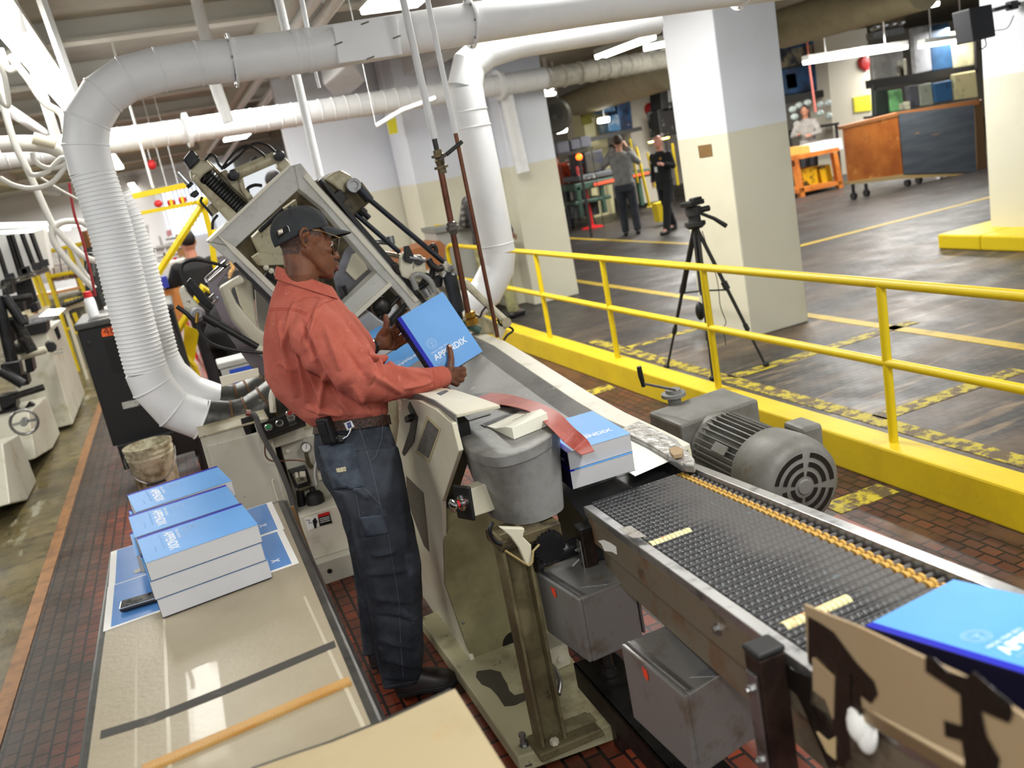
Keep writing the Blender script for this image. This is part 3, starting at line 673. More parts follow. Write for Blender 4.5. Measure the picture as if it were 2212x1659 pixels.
# machine base plate on the floor
BP = [PZ(x, y, .07) for x, y in ((905, 1335), (1000, 1466), (1118, 1636), (1328, 1562), (1250, 1440), (1110, 1250))]
MB().prism(BP, (0, 0, -.06)).build('base_plate', M('base_cream', (178, 172, 138), .5, 0, ((122, 114, 84), 6, .5, .7), var2=((52, 48, 40), 18, .64, .7)), dl, smooth=0, bevel=.006)
sk = [(1030, 1450), (1060, 1446), (1082, 1452), (1086, 1462), (1096, 1478), (1100, 1492), (1112, 1502), (1150, 1492), (1150, 1506), (1112, 1524), (1090, 1526), (1074, 1502), (1060, 1487), (1040, 1478), (1028, 1462)]
MB().prism([PZ(x, y, .071) for x, y in sk], (0, 0, .0006)).build('dark_stain', M('oil_stain', (70, 66, 58), .4), dl, smooth=0)
def hexbolt(x, y, z, r, h, parent, m=steel, name='bolt'):
    p = PZ(x, y, z); MB().lathe(p, (0, 0, 1), [(r*1.5, 0), (r*1.5, .003), (r, .003), (r, h), (r*.2, h+.001)], n=6).build(name, m, parent, smooth=30)
hexbolt(1133, 1610, .07, .012, .022, dl); p = PZ(1131, 1604, .09); MB().lathe(p, (0, 0, 1), [(.007, 0), (.007, .02), (.011, .021), (.011, .034), (.001, .035)], n=6).build('bolt', steel, dl, smooth=30)
hexbolt(1140, 1648, .03, .013, .014, dl)
# cream junction box and grey flexible conduit on the base plate
jb = thing('cream_junction_box', 'small cream cast box with round plug on the base plate behind the olive post', 'electrical box', PZ(1200, 1440, .07))
JB = [PZ(x, y, .155) for x, y in ((1118, 1398), (1200, 1366), (1226, 1390), (1146, 1426))]
MB().prism(JB, (0, 0, -.084)).build('box_body', cream, jb, smooth=0, bevel=.005)
MB().prism([p+Vector((0, 0, .0)) for p in JB], (0, 0, .006)).build('lid', cream, jb, smooth=0, bevel=.002)
p = PP(1212, 1422, JB[3], (JB[2]-JB[3]).cross(Vector((0, 0, 1))).normalized()); nd = (JB[2]-JB[3]).cross(Vector((0, 0, 1))).normalized()
if nd.y > 0: nd = -nd
MB().cyl(p, p+nd*.004, .014).build('plug', cream_l, jb)
cf = tag(MB().tube(arc([PZ(1192, 1440, .10), PZ(1200, 1452, .10), PZ(1208, 1475, .09), PZ(1205, 1500, .075)]), .012).build('flexible_conduit', steel), 'short grey flexible conduit curving behind the foot of the olive post', 'conduit')
# ------------------------------------------------------------------ olive post with foot
po = thing('support_post', 'olive H-section steel post on a bolted foot holding the grey housing', 'steel post', (.70, 2.33, .07))
px, py, wz = .695, 2.33, .80
pm = M('olive_post_paint', (112, 104, 76), .5, .1, ((78, 70, 46), 8, .45, .68), var2=((42, 36, 26), 20, .64, .72))
MB().bx(px-.042, px-.032, py-.04, py+.04, .10, wz).bx(px+.032, px+.042, py-.04, py+.04, .10, wz).bx(px-.032, px+.032, py-.005, py+.005, .10, wz).build('h_beam', pm, po, smooth=0, bevel=.002)
ft = MB()
ft.loft([[(px-.06, py-.06, z), (px+.06+w, py-.06, z), (px+.06+w, py+.05, z), (px-.06, py+.05, z)] for z, w in ((.07, .10), (.10, .09))])
ft.loft([[(px+.03, py-.02, .10), (px+.16, py-.02, .10), (px+.16, py+.04, .10), (px+.03, py+.04, .10)], [(px+.03, py-.01, .17), (px+.05, py-.01, .12), (px+.05, py+.03, .12), (px+.03, py+.03, .17)]])
ft.build('foot', pm, po, smooth=0, bevel=.005)
for dx in (-.0, ): MB().lathe((px+dx, py-.038, .10), (0, 0, 1), [(.014, 0), (.014, .014), (.003, .015)], n=6).build('bolt', cream, po, smooth=30)
# rocker head under the pot
hd = MB(); hd.bx(px-.05, px+.10, py-.05, py+.07, wz-.035, wz-.002); hd.build('top_bracket', darkolive, po, smooth=0, bevel=.004)
MB().prism([PY(x, y, 2.26) for x, y in ((1080, 1140), (1134, 1142), (1130, 1160), (1148, 1178), (1150, 1222), (1138, 1222), (1122, 1185), (1104, 1160))], (0, .02, 0)).build('cream_arm', cream, po, smooth=0, bevel=.003)
MB().tube([PY(x, y, 2.25) for x, y in ((1092, 1190), (1130, 1215), (1142, 1222), (1150, 1214), (1152, 1190), (1165, 1176))], .0035, n=8).build('copper_tube', M('tan_tube', (176, 158, 108), .4, .4), po)
MB().tube(arc([PY(x, y, 2.24) for x, y in ((1064, 1128), (1058, 1146), (1068, 1168), (1084, 1176))]), .006, n=8).build('black_hose', black, po)
gear = MB(); c = PY(1180, 1175, 2.3)
gear.lathe(c+Vector((0, -.03, 0)), (0, 1, 0), [(.012, 0), (.045, .002), (.045, .03), (.012, .032)], n=28)
for i in range(20):
    a = 2*math.pi*i/20; gear.box(c+Vector((math.cos(a)*.046, -.014, math.sin(a)*.046)), (.007, .028, .009), rot_xyz(y=-a))
gear.build('gear_wheel', blackm, po, smooth=30)
c = PY(1188, 1200, 2.33); MB().cyl(c-Vector((.05, 0, 0)), c+Vector((.09, 0, 0)), .028).cyl(c-Vector((.055, 0, 0)), c-Vector((.035, 0, 0)), .036).build('drive_shaft', blackm, po)
c = PY(1160, 1150, 2.34); MB().box(c, (.12, .1, .06)).build('bearing_block', darkolive, po, smooth=0, bevel=.004)
# ------------------------------------------------------------------ grey cast housing
pot = thing('belt_housing', 'rounded grey cast metal housing on the olive post, littered with tape scraps', 'machine housing', (.82, 2.6, .80))
top = [(970, 892), (978, 917), (1006, 962), (1030, 978), (1076, 986), (1130, 973), (1171, 953), (1198, 930), (1206, 908), (1188, 884), (1130, 858), (1063, 847), (1012, 854), (982, 872)]
bot = [(1036, 1068), (1041, 1086), (1050, 1105), (1063, 1118), (1095, 1130), (1130, 1134), (1171, 1125), (1212, 1104), (1217, 1085), (1203, 1058), (1150, 1040), (1090, 1034), (1058, 1040), (1042, 1054)]
mid = [(990, 952), (1000, 985), (1022, 1032), (1040, 1052), (1080, 1062), (1130, 1056), (1172, 1040), (1207, 1014)]
T = [PZ(x, y, 1.03) for x, y in top]; Bt = [PZ(x, y, .80) for x, y in bot]
def sm_ring(P, k=4):
    n = len(P); out = []
    for i in range(n):
        a, b, c, d = P[i-1], P[i], P[(i+1) % n], P[(i+2) % n]
        for j in range(k):
            t = j/k; out.append(0.5*((2*b)+(c-a)*t+(2*a-5*b+4*c-d)*t*t+(3*b-a-3*c+d)*t**3))
    return out
T = sm_ring(T); Bt = sm_ring(Bt)
cT = sum(T, Vector())/len(T)
def mixr(A, B, t): return [a.lerp(b, t) for a, b in zip(A, B)]
MB().loft([Bt, mixr(Bt, T, .02), mixr(Bt, T, .33), mixr(Bt, T, .66), [p-Vector((0, 0, .03)) for p in T]]).build('housing_body', castgrey, pot, smooth=50)
big = [cT+(p-cT)*1.012 for p in T]
MB().loft([[p-Vector((0, 0, .032)) for p in big], [p-Vector((0, 0, .003)) for p in big], [cT+(p-cT)*.995 for p in T], [cT+(p-cT)*.9 + Vector((0, 0, .001)) for p in T]]).build('lid', castgrey, pot, smooth=50)
for x, y in ((1192, 1060), (1205, 1091), (1110, 1080)):
    p = PD(x, y, 2.52); 
ztop = 1.0315
tag(MB().loft([[PZ(x, y, ztop+.0005), PZ(x2, y2, ztop+.0005), PZ(x2, y2, ztop+.003), PZ(x, y, ztop+.003)] for x, y, x2, y2 in ((1005, 910, 1004, 913), (1015, 903, 1016, 907), (1030, 898, 1032, 902), (1048, 893, 1050, 897), (1059, 890, 1060, 894))]).build('tape_scrap', M('crumpled_tape', (112, 106, 92), .5), smooth=0), 'crumpled strip of old grey tape on the left half of the grey housing lid', 'scrap')
wb = MB(); 
for i in range(26):
    f = i/25; x = 1040+(1118-1040)*f; y = 917+(888-917)*f
    a = PZ(x, y, ztop+.002); b = PZ(x+9, y+5, ztop+.002); d = (PZ(x+3, y-1, ztop)-PZ(x, y, ztop))*.28
    wb.prism([a-d, b-d, b+d, a+d], (0, 0, .0015))
wb.prism([PZ(x, y, ztop) for x, y in ((1036, 918), (1112, 886), (1124, 892), (1050, 924))], (0, 0, .001))
tag(wb.build('tape_fringe', M('dark_grey_tape', (74, 76, 76), .45, .2), smooth=0), 'dark ribbed strip of tape beside the white envelope on the housing', 'tape')
wb = MB()
for i in range(14):
    f = i/13; x = 1044+(1110-1044)*f; y = 871+(878-871)*f
    a = PZ(x, y, ztop+.003); b = PZ(x+4, y-5, ztop+.008); d = (PZ(x+3, y, ztop)-PZ(x, y, ztop))*.3
    wb.prism([a-d, b-d, b+d, a+d], (0, 0, .0015))
wb.prism([PZ(x, y, ztop) for x, y in ((1018, 868), (1100, 878), (1102, 882), (1016, 872))], (0, 0, .003))
tag(wb.build('tape_fringe', M('dark_grey_tape2', (70, 70, 70), .45, .2), smooth=0), 'long dark tape edge across the back of the housing lid', 'tape')
# white envelope-like packet
env = MB()
E0 = [PZ(x, y, ztop+.001) for x, y in ((1051, 921), (1121, 889), (1188, 919), (1112, 950))]
def ez(p, h): return p+Vector((0, 0, h))
A, B, Cn, Dn = E0
env.loft([[A, B, ez(B, .001), ez(A, .001)], [A.lerp(Dn, .35), B.lerp(Cn, .35), ez(B.lerp(Cn, .35), .014), ez(A.lerp(Dn, .35), .008)], [A.lerp(Dn, .75), B.lerp(Cn, .8), ez(B.lerp(Cn, .8), .045), ez(A.lerp(Dn, .75), .03)], [A.lerp(Dn, .98), B.lerp(Cn, .98), ez(B.lerp(Cn, .98), .04), ez(A.lerp(Dn, .98), .036)]])
eo = env.build('envelope', M('off_white_paper', (222, 220, 204), .65), smooth=0, bevel=.003)
tag(eo, 'off-white padded paper packet lying on the lid of the grey housing', 'paper packet')
e1 = (B-A).normalized()
text_obj('printed_words', 'Federal Register', .009, black, A.lerp(Dn, .62)+e1*.05+Vector((0, 0, .0285)), e1, (Dn-A)*-1+Vector((0, 0, -.03)), eo, .0002)
# red belt strip draped from the lid over the book
redbelt = M('red_belt', (150, 66, 56), .42, 0, ((172, 92, 80), 8, .45, .7), var2=((190, 150, 140), 30, .66, .74))
C_ = [((1012, 866), (1060, 850), 1.034), ((1060, 872), (1090, 852), 1.040), ((1110, 880), (1120, 858), 1.05), ((1150, 893), (1166, 872), 1.055), ((1185, 922), (1206, 892), 1.045), ((1218, 955), (1240, 925), 1.015), ((1240, 972), (1268, 950), .975), ((1256, 984), (1284, 975), .958)]
L_ = arc([PZ(a[0], a[1], z) for a, b, z in C_], 5); R_ = arc([PZ(b[0], b[1], z) for a, b, z in C_], 5)
tag(MB().loft([[a, b, b+Vector((0, 0, .0025)), a+Vector((0, 0, .0025))] for a, b in zip(L_, R_)]).build('red_strip', redbelt, smooth=60), 'worn dark red rubber strip hanging from the housing lid onto the blue book', 'rubber strip')
# emergency-stop box left of the housing
es = thing('emergency_stop', 'cream switch box with black face and chrome red stop button left of the post', 'switch box', PY(1020, 1100, 2.5))
o = PY(1003, 1085, 2.44); ex = Vector((.93, .3, -.12)).normalized(); up = Vector((.0, .1, 1)).normalized(); ey = up.cross(ex).normalized(); up = ex.cross(ey)
R3 = frame3(ex, ey, up)
MB().box(o+ex*.06, (.11, .07, .085), R3).build('switch_body', cream, es, smooth=0, bevel=.004)
MB().box(o-ex*.001, (.012, .085, .105), R3).build('face_plate', black, es, smooth=0, bevel=.006)
MB().lathe(o-ex*.007, -ex, [(.024, 0), (.024, .004), (.014, .006), (.014, .016)], n=24).build('button_collar', chrome, es)
MB().lathe(o-ex*.022, -ex, [(.011, 0), (.012, .014)], n=20).build('red_ring', redp, es)
MB().lathe(o-ex*.034, -ex, [(.018, 0), (.020, .004), (.020, .010), (.014, .014), (.001, .015)], n=24).build('stop_button', chrome, es)
# ================================================================== CURB, RAILING, MOTOR
curb = tag(MB().bx(2.86, 3.02, -1.5, 9.6, 0, .19).build('yellow_curb', M('curb_yellow', (212, 184, 18), .5, 0, ((200, 170, 24), 3, .45, .7), (25, .15), var2=((120, 104, 40), 14, .66, .74)), smooth=0, bevel=.012), 'long solid yellow concrete curb running under the yellow pipe railing', 'curb')
rl = thing('pipe_railing', 'yellow two-bar pipe railing standing on the yellow curb, front to back', 'railing', (2.95, 4, .19))
MB().tube([(2.95, -1.2, .965), (2.95, 9.9, .965), (2.95, 10.02, .93), (2.95, 10.06, .85), (2.95, 10.06, 0.0)], .0235, 14).build('top_rail', yellow, rl)
MB().tube([(2.95, -1.2, .585), (2.95, 10.0, .585)], .0225, 14).build('middle_rail', yellow, rl)
for y in (-.9, .35, 1.78, 3.25, 4.72, 6.08, 7.38, 8.85):
    MB().cyl((2.95, y, .19), (2.95, y, .965), .0215, n=14).build('post', yellow, rl)
yg = thing('yellow_gate', 'small yellow tube gate frame beside the grey bench, left of the copper pipes', 'gate', (2.6, 11, 0))
MB().tube([PY(957, 560, 10.8), PY(942, 488, 10.8), PY(966, 490, 10.8), PY(998, 610, 10.8)], .03, 8).build('frame', yellow, yg)
MB().tube([PY(950, 542, 10.6), PY(984, 546, 10.6)], .02, 8).build('crossbar', yellow, yg)
# ---- gearbox and motor
mo = thing('gear_motor', 'grey gearbox with finned electric motor, round slotted fan cowl and hand crank', 'electric motor', (1.95, 3.1, 0))
mg = M('motor_grey', (120, 120, 116), .55, .2, ((98, 96, 88), 6, .42, .66), (45, .1), var2=((96, 84, 60), 10, .62, .75))
GB = [PZ(x, y, .65) for x, y in ((1400, 890), (1560, 836), (1638, 862), (1470, 919))]
MB().prism(GB, (0, 0, -.36)).build('gearbox', mg, mo, smooth=0, bevel=.012)
MB().bx(1.85, 2.05, 3.12, 3.36, 0, .3).build('pedestal', blackm, mo, smooth=0)
p1 = PY(1548, 962, GB[2].y-.005); p2 = PZ(1738, 1052, p1.z-.01); ax = (p2-p1).normalized()
tt2 = (p2-CO).dot(CF); rr_ = 104*tt2/FPX
Lm = (p2-p1).length
MB().lathe(p1, ax, [(rr_*.80, -.01), (rr_*.82, .0), (rr_*.80, .03), (rr_*.62, .045), (rr_*.60, .08)]).build('mounting_flange', mg, mo, smooth=40)
MB().lathe(p1, ax, [(rr_*.78, .06), (rr_*.80, .07), (rr_*.80, Lm*.66)], n=40).build('motor_body', mg, mo, smooth=50)
e1 = ax.cross(Vector((0, 0, 1))).normalized(); e2 = e1.cross(ax)
if e2.z < 0: e2 = -e2
fins = MB()
for i in range(40):
    a = 2*math.pi*i/40
    d = e1*math.cos(a)+e2*math.sin(a); tn = ax.cross(d)
    fins.box(p1+ax*(Lm*.38)+d*(rr_*.84), (Lm*.52, .005, rr_*.16), frame3(ax, tn, d))
f_ = fins.build('cooling_fin', mg, mo, smooth=0)
f_['kind'] = 'stuff'
MB().lathe(p1, ax, [(rr_*.86, Lm*.58), (rr_*.98, Lm*.64), (rr_*1.02, Lm*.80), (rr_*1.0, Lm*.90), (rr_*.92, Lm*.965), (rr_*.80, Lm*.995), (.0, Lm)], n=48).build('fan_cowl', mg, mo, smooth=50)
sl = MB(); pe = p1+ax*(Lm+.0005)
for r0_, r1_ in ((.24, .34), (.44, .54), (.64, .74)):
    for q in range(4):
        a0 = math.radians(90*q+8+10); a1 = math.radians(90*q+82+10); n_ = 9
        for i in range(n_):
            x0, x1 = a0+(a1-a0)*i/n_, a0+(a1-a0)*(i+1)/n_
            zo = -.000 if r1_ < .6 else -.0012
            sl.prism([pe+ax*zo+(e1*math.cos(a)+e2*math.sin(a))*(rr_*r) for a, r in ((x0, r0_), (x1, r0_), (x1, r1_), (x0, r1_))], ax*.001)
s_o = sl.build('cowl_slots', black, mo, smooth=0); s_o['kind'] = 'stuff'
MB().lathe(pe, ax, [(rr_*.17, 0), (rr_*.15, .005), (.001, .006)]).build('centre_boss', mg, mo)
MB().box(p1+ax*(Lm*.62)+e1*(-rr_*1.0 if (p1+e1).x < p1.x else rr_*1.0)+e2*(rr_*.55), (.13, .09, .10), frame3(ax, e1, e2)).build('terminal_box', mg, mo, smooth=0, bevel=.015)
pn = p1+ax*(Lm*.42)-(e1 if e1.x > 0 else -e1)*(rr_*.74)+e2*(rr_*.52)
MB().box(pn, (.09, .04, .008), frame3(ax, (e1+e2*(-1 if e1.x < 0 else 1)).normalized(), ((-(e1 if e1.x > 0 else -e1))+e2).normalized())).build('name_plate', mg, mo, smooth=0, bevel=.002)
hb = PZ(1455, 852, .68)
MB().lathe(hb-Vector((0, 0, .06)), (0, 0, 1), [(.03, 0), (.03, .05), (.055, .052), (.055, .068), (.034, .07), (.034, .085), (.0, .086)]).build('handwheel', castgrey, mo)
ca_ = PZ(1452, 838, .765); cb_ = PZ(1389, 826, .765)
MB().loft([[a+Vector((0, w, 0)), a-Vector((0, w, 0)), a-Vector((0, w, .012)), a+Vector((0, w, -.012))] for a, w in ((ca_, .03), (cb_, .008))]).build('crank_arm', castgrey, mo, smooth=0, bevel=.003)
MB().tube([cb_-Vector((0, 0, .02)), cb_+Vector((-.002, 0, .0)), cb_+Vector((-.006, 0, .03)), cb_+Vector((-.008, 0, .075))], [.009, .010, .012, .011], 12).build('crank_handle', black, mo)
# ---- tripod behind the railing
tr = thing('camera_tripod', 'black video camera tripod standing in front of the big square column', 'tripod', (3.75, 5.9, 0))
fa, fb, fc = PZ(1441, 797, 0), PZ(1655, 792, 0), PZ(1540, 822, 0)
ctr = (fa+fb+fc)/3; hub = Vector((ctr.x, ctr.y, 0)); 
zz = 1.2
for z in (1.0, 1.1, 1.2, 1.3, 1.4):
    pass
hub = PY(1502, 487, ctr.y); 
for f in (fa, fb, fc):
    d = (f-hub); k1, k2 = hub+d*.42, hub+d*.72
    L = MB()
    off = d.cross(Vector((0, 0, 1))).normalized()*.016
    L.tube([hub+off, k1+off], .012, 8).tube([hub-off, k1-off], .012, 8).cyl(k1-d.normalized()*.03, k1+d.normalized()*.03, .024, n=10).cyl(k1, k2, .013, n=8).cyl(k2-d.normalized()*.03, k2+d.normalized()*.02, .018, n=8).cyl(k2, f, .009, n=8)
    L.ball(f+Vector((0, 0, .02)), (.025, .025, .02)); L.build('leg', rubber, tr)
MB().cyl(hub-Vector((0, 0, .52)), hub+Vector((0, 0, .02)), .022).build('centre_column', black, tr)
for f in (fa, fb): MB().tube([hub-Vector((0, 0, .48)), hub+(f-hub)*.45], .007, 6).build('spreader_strut', black, tr)
MB().lathe(hub-Vector((0, 0, .02)), (0, 0, 1), [(.05, 0), (.075, .02), (.075, .045), (.045, .05), (.045, .09), (.058, .095), (.058, .15), (.05, .155)]).build('fluid_head', rubber, tr, smooth=40)
MB().box(hub+Vector((0, 0, .16)), (.15, .10, .035), rot_xyz(z=.3)).box(hub+Vector((.03, 0, .185)), (.09, .05, .02), rot_xyz(z=.3)).build('camera_plate', black, tr, smooth=0, bevel=.006)
MB().tube([hub+Vector((.05, 0, .08)), hub+Vector((.15, -.02, .02)), hub+Vector((.23, -.04, -.05))], [.012, .014, .018], 10).build('pan_handle', black, tr)
MB().tube([hub+Vector((-.05, 0, .10)), hub+Vector((.13, 0, .10))], .022, 10).build('tilt_drum', black, tr)
c = PY(1512, 672, ctr.y-.02); MB().ball(c, (.035, .03, .07)).build('hanging_pouch', black, tr)
tag(MB().tube(arc([hub+Vector((.05, 0, -.05)), PY(1548, 600, ctr.y), PY(1556, 660, ctr.y), PY(1568, 695, ctr.y), PY(1563, 710, ctr.y), PY(1568, 745, ctr.y)]), .003, 6).build('dangling_cable', black), 'thin black cable dangling from the tripod in front of the column', 'cable')
# ================================================================== DUCTS
duct_m = M('duct_white', (234, 236, 238), .42, 0, ((224, 227, 230), 4, .5, .75), (30, .04))
duct_i = M('insulated_duct', (190, 186, 172), .6, 0, ((164, 160, 148), 8, .45, .65)); duct_b = M('beige_duct', (176, 166, 136), .6, 0, ((158, 148, 120), 3, .45, .7))
def ribs(P, r, every, parent, name, m, wid=.006, h=.003):
    """raised seams round a duct along the polyline P"""
    acc = 0; k = MB()
    for a, b in zip(P, P[1:]):
        L = (b-a).length; d = (b-a).normalized(); s = every-acc if acc else 0
        while s < L:
            c = a+d*s; k.lathe(c, d, [(r, -wid/2), (r+h, -wid/4), (r+h, wid/4), (r, wid/2)], n=24, cap=False); s += every
        acc = (L-(s-every)) if s-every >= 0 else acc+L
    return k.build(name, m, parent, recalc=False)
R0 = .098
d1 = thing('ventilation_duct', 'big white round overhead duct bending down at left into the machine cabinet', 'duct', (0, 4.6, 1.5))
Yd = 4.6
up_px = [(1800, -52), (1590, -27), (1300, 10), (1010, 52)]
MB().tube([PY(x, y, Yd) for x, y in up_px], R0, 40).build('overhead_section', duct_m, d1)
MB().tube([PY(x, y, Yd) for x, y in ((1010, 52), (880, 74), (700, 104), (498, 131))], R0*1.02, 40).build('overhead_section', duct_m, d1)
el = [(498, 131), (429, 137), (345, 150), (276, 169), (222, 206), (189, 262), (185, 314), (200, 374)]
MB().tube([PY(x, y, Yd) for x, y in el], [R0]*len(el), 40).build('upper_elbow', duct_m, d1, smooth=18)
for (x, y), (x2, y2) in (((498, 131), (488, 132)), ((1011, 52), (1000, 53)), ((1592, -27), (1583, -26))):
    a, b = PY(x, y, Yd), PY(x2, y2, Yd); d = (b-a).normalized()
    MB().lathe(a, d, [(R0, -.014), (R0*1.24, -.014), (R0*1.24, -.003), (R0, -.003)], n=40).build('flange', duct_m, d1)
    for q in range(8):
        an = 2*math.pi*q/8; o1 = d.orthogonal().normalized(); o2 = d.cross(o1)
        MB().lathe(a-d*.002+(o1*math.cos(an)+o2*math.sin(an))*R0*1.13, d, [(.006, 0), (.006, .006), (.001, .007)], n=6).build('flange_bolt', steel, d1, smooth=0)
ex_d = (PY(498, 131, Yd)-PY(700, 104, Yd)).normalized()
for x, y in ((640, 112), (664, 109)):
    a = PY(x, y, Yd); MB().lathe(a, ex_d, [(R0*1.02, -.012), (R0*1.05, -.010), (R0*1.05, .010), (R0*1.02, .012)], n=40, cap=False).build('seam', duct_m, d1)
for i in range(1, len(el)-1):
    a, b, c = [PY(*el[j], Yd) for j in (i-1, i, i+1)]; d = (c-a).normalized()
    MB().lathe(b, d, [(R0*.99, -.006), (R0*1.035, -.003), (R0*1.035, .003), (R0*.99, .006)], n=36, cap=False).build('seam', duct_m, d1)
bp_ = [PY(x, y, Yd-R0*1.12) for x, y in ((719, 53), (856, 33), (870, 118), (733, 137))]
MB().prism(bp_, (0, .05, 0)).build('flat_cover_box', duct_m, d1, smooth=0, bevel=.004)
for x, y in ((788, 50), (857, 80), (731, 94), (800, 125)):
    p = PY(x, y, Yd-R0*1.13); MB().tube([p-Vector((.02, 0, .004)), p+Vector((.02, 0, .004))], .004, 6).build('clip', steel, d1)
fl = [(200, 374), (213, 411), (240, 500), (262, 590), (280, 665), (305, 760), (316, 800)]
P = [PY(x, y, Yd) for x, y in fl]
MB().tube(P, .095, 36).build('flexible_section', duct_m, d1)
rb = ribs(P, .095, .020, d1, 'hose_rib', duct_m, .010, .0035); rb['kind'] = 'stuff'
lo = [(316, 800), (330, 834), (374, 884), (436, 906)]
MB().tube([PY(x, y, Yd) for x, y in lo], .100, 36).build('lower_elbow', duct_m, d1, smooth=18)
for q in range(1, 4):
    a, b = PY(*lo[q-1], Yd), PY(*lo[min(q+1, 3)], Yd); d = (b-a).normalized()
    MB().lathe(PY(*lo[q], Yd), d, [(.1, -.005), (.104, -.002), (.104, .002), (.1, .005)], n=36, cap=False).build('seam', duct_m, d1)
d2 = thing('ventilation_duct', 'second white duct running right behind the ribbed vertical duct and curving to the cabinet', 'duct', (0, 4.9, 1.5))
Y2 = 4.82
fl = [(240, 430), (262, 470), (292, 560), (312, 640), (333, 730), (345, 772)]
P = [PY(x, y, Y2) for x, y in fl]
MB().tube(P, .093, 32).build('flexible_section', duct_m, d2); rb = ribs(P, .093, .02, d2, 'hose_rib', duct_m, .010, .0035); rb['kind'] = 'stuff'
lo2 = [(345, 772), (366, 808), (412, 848), (468, 868)]
MB().tube([PY(x, y, Y2) for x, y in lo2], .093, 32).build('lower_elbow', duct_m, d2, smooth=18)
galv = M('galvanised_dark', (88, 88, 86), .38, .7, ((58, 58, 56), 10, .4, .62), (30, .15), var2=((160, 152, 130), 18, .62, .72)); seamrust = M('rusty_seam', (92, 66, 40), .6, .3)
for dd, pts, Yy, r in ((d1, [(436, 906), (500, 908), (540, 898), (580, 872), (610, 848)], Yd, .098), (d2, [(468, 868), (512, 868), (545, 855), (580, 832), (612, 808)], Y2, .092)):
    MB().tube([PY(x, y, Yy) for x, y in pts], r, 32).build('galvanised_elbow', galv, dd, smooth=18)
    for q in range(1, 4):
        a, b = PY(*pts[q-1], Yy), PY(*pts[q+1], Yy); d = (b-a).normalized()
        MB().lathe(PY(*pts[q], Yy), d, [(r*.98, -.008), (r*1.05, -.004), (r*1.05, .004), (r*.98, .008)], n=32, cap=False).build('rusty_seam', seamrust, dd)
# right-hand vertical duct
d3 = thing('ventilation_duct', 'white vertical duct right of the copper pipes, curving in behind the machine', 'duct', (1.7, 5, 1))
Y3 = 5.1; p3 = [(1420, 48), (1300, 66), (1120, 90), (1052, 108), (1014, 140), (1004, 190)]
MB().tube([PY(x, y, Y3) for x, y in p3], [.07, .08, .09, .1, .1, .1], 32).build('upper_elbow', duct_m, d3, smooth=18)
p3 = [(1004, 190), (1014, 245), (1024, 285), (1042, 370), (1062, 470), (1076, 545)]
MB().tube([PY(x, y, Y3) for x, y in p3], .103, 36).build('vertical_section', duct_m, d3)
p3b = [(1076, 545), (1074, 582), (1050, 630), (1005, 668), (955, 690)]
MB().tube([PY(x, y, Y3) for x, y in p3b], .103, 36).build('lower_elbow', duct_m, d3, smooth=18)
for q, (x, y) in enumerate(((1014, 240), (1022, 275), (1072, 528))):
    MB().lathe(PY(x, y, Y3), (0, 0, 1), [(.102, -.005), (.107, -.002), (.107, .002), (.102, .005)], n=36, cap=False).build('seam', duct_m, d3)
# far spiral duct
d4 = thing('spiral_duct', 'long pale spiral duct crossing the room behind the big white duct', 'duct', (2, 10.8, 2.6))
P = [PY(-60, 345, 9.5), PY(300, 297, 9.6), PY(700, 239, 9.75), PY(1185, 168, 9.95)]
MB().tube(P, .117, 28).build('duct_run', duct_m, d4); rb = ribs(P, .117, .14, d4, 'spiral_seam', duct_m, .012, .006); rb['kind'] = 'stuff'
for x, y in ((405, 281), (1078, 184)): MB().lathe(PY(x, y, 9.65 if x < 600 else 9.9), (P[2]-P[1]).normalized(), [(.12, -.02), (.165, -.02), (.165, .02), (.12, .02)], n=28).build('flange', duct_m, d4)
P = [PY(1180, 170, 9.95), PY(1260, 156, 9.97), PY(1460, 124, 10.8), PY(1700, 60, 12.0)]
MB().tube(P, .12, 28).build('insulated_run', duct_i, d4); rb = ribs(P, .12, .22, d4, 'spiral_seam', duct_i, .03, .012); rb['kind'] = 'stuff'
# brown grey ducts of the right-hand bay
for (a, b, r, lab) in ((PZ(1690, 62, 2.85), PZ(1995, -30, 2.85), .28, 'fat grey-brown duct behind the upper right strip light'), (PZ(1200, 240, 2.65), PZ(1450, 150, 2.65), .3, 'fat brownish duct under the ceiling between wall and big column')):
    tag(MB().tube([a, b], r, 28).build('round_duct', duct_b), lab, 'duct')
# ---- pipes and conduits
def pipe(name, pts, r, m, label, cat='pipe', n=14):
    return tag(MB().tube(pts, r, n).build(name, m), label, cat)
cp = thing('copper_air_pipe', 'left vertical pipe, white above and copper below, with black-handled ball valve', 'pipe', PY(1015, 700, 4.3))
Yp = 4.3
MB().tube([PY(862, -40, Yp), PY(938, 300, Yp)], .0175, 16).build('painted_section', whitep, cp)
MB().tube([PY(938, 300, Yp), PY(944, 326, Yp)], .013, 14).build('threaded_nipple', darksteel, cp)
v0 = PY(947, 342, Yp); v1 = PY(951, 358, Yp); dv = (v1-v0).normalized()
MB().lathe(PY(944, 324, Yp), dv, [(.022, 0), (.022, .02), (.036, .022), (.036, .034), (.02, .036), (.026, .05), (.02, .075), (.036, .077), (.036, .089), (.022, .09), (.022, .115)], n=8).build('ball_valve', M('valve_brass', (112, 100, 74), .45, .6, ((74, 64, 48), 30, .5, .6)), cp, smooth=30)
MB().tube([PY(950, 346, Yp-.03), PY(964, 334, Yp-.05)], .006, 8).build('valve_lever', steel, cp)
MB().tube([PY(964, 334, Yp-.05), PY(998, 306, Yp-.05)], .010, 12).build('lever_grip', M('dark_green_grip', (22, 34, 32), .5), cp)
MB().tube([PY(951, 362, Yp), PY(974, 480, Yp)], .016, 16).build('copper_section', copper, cp)
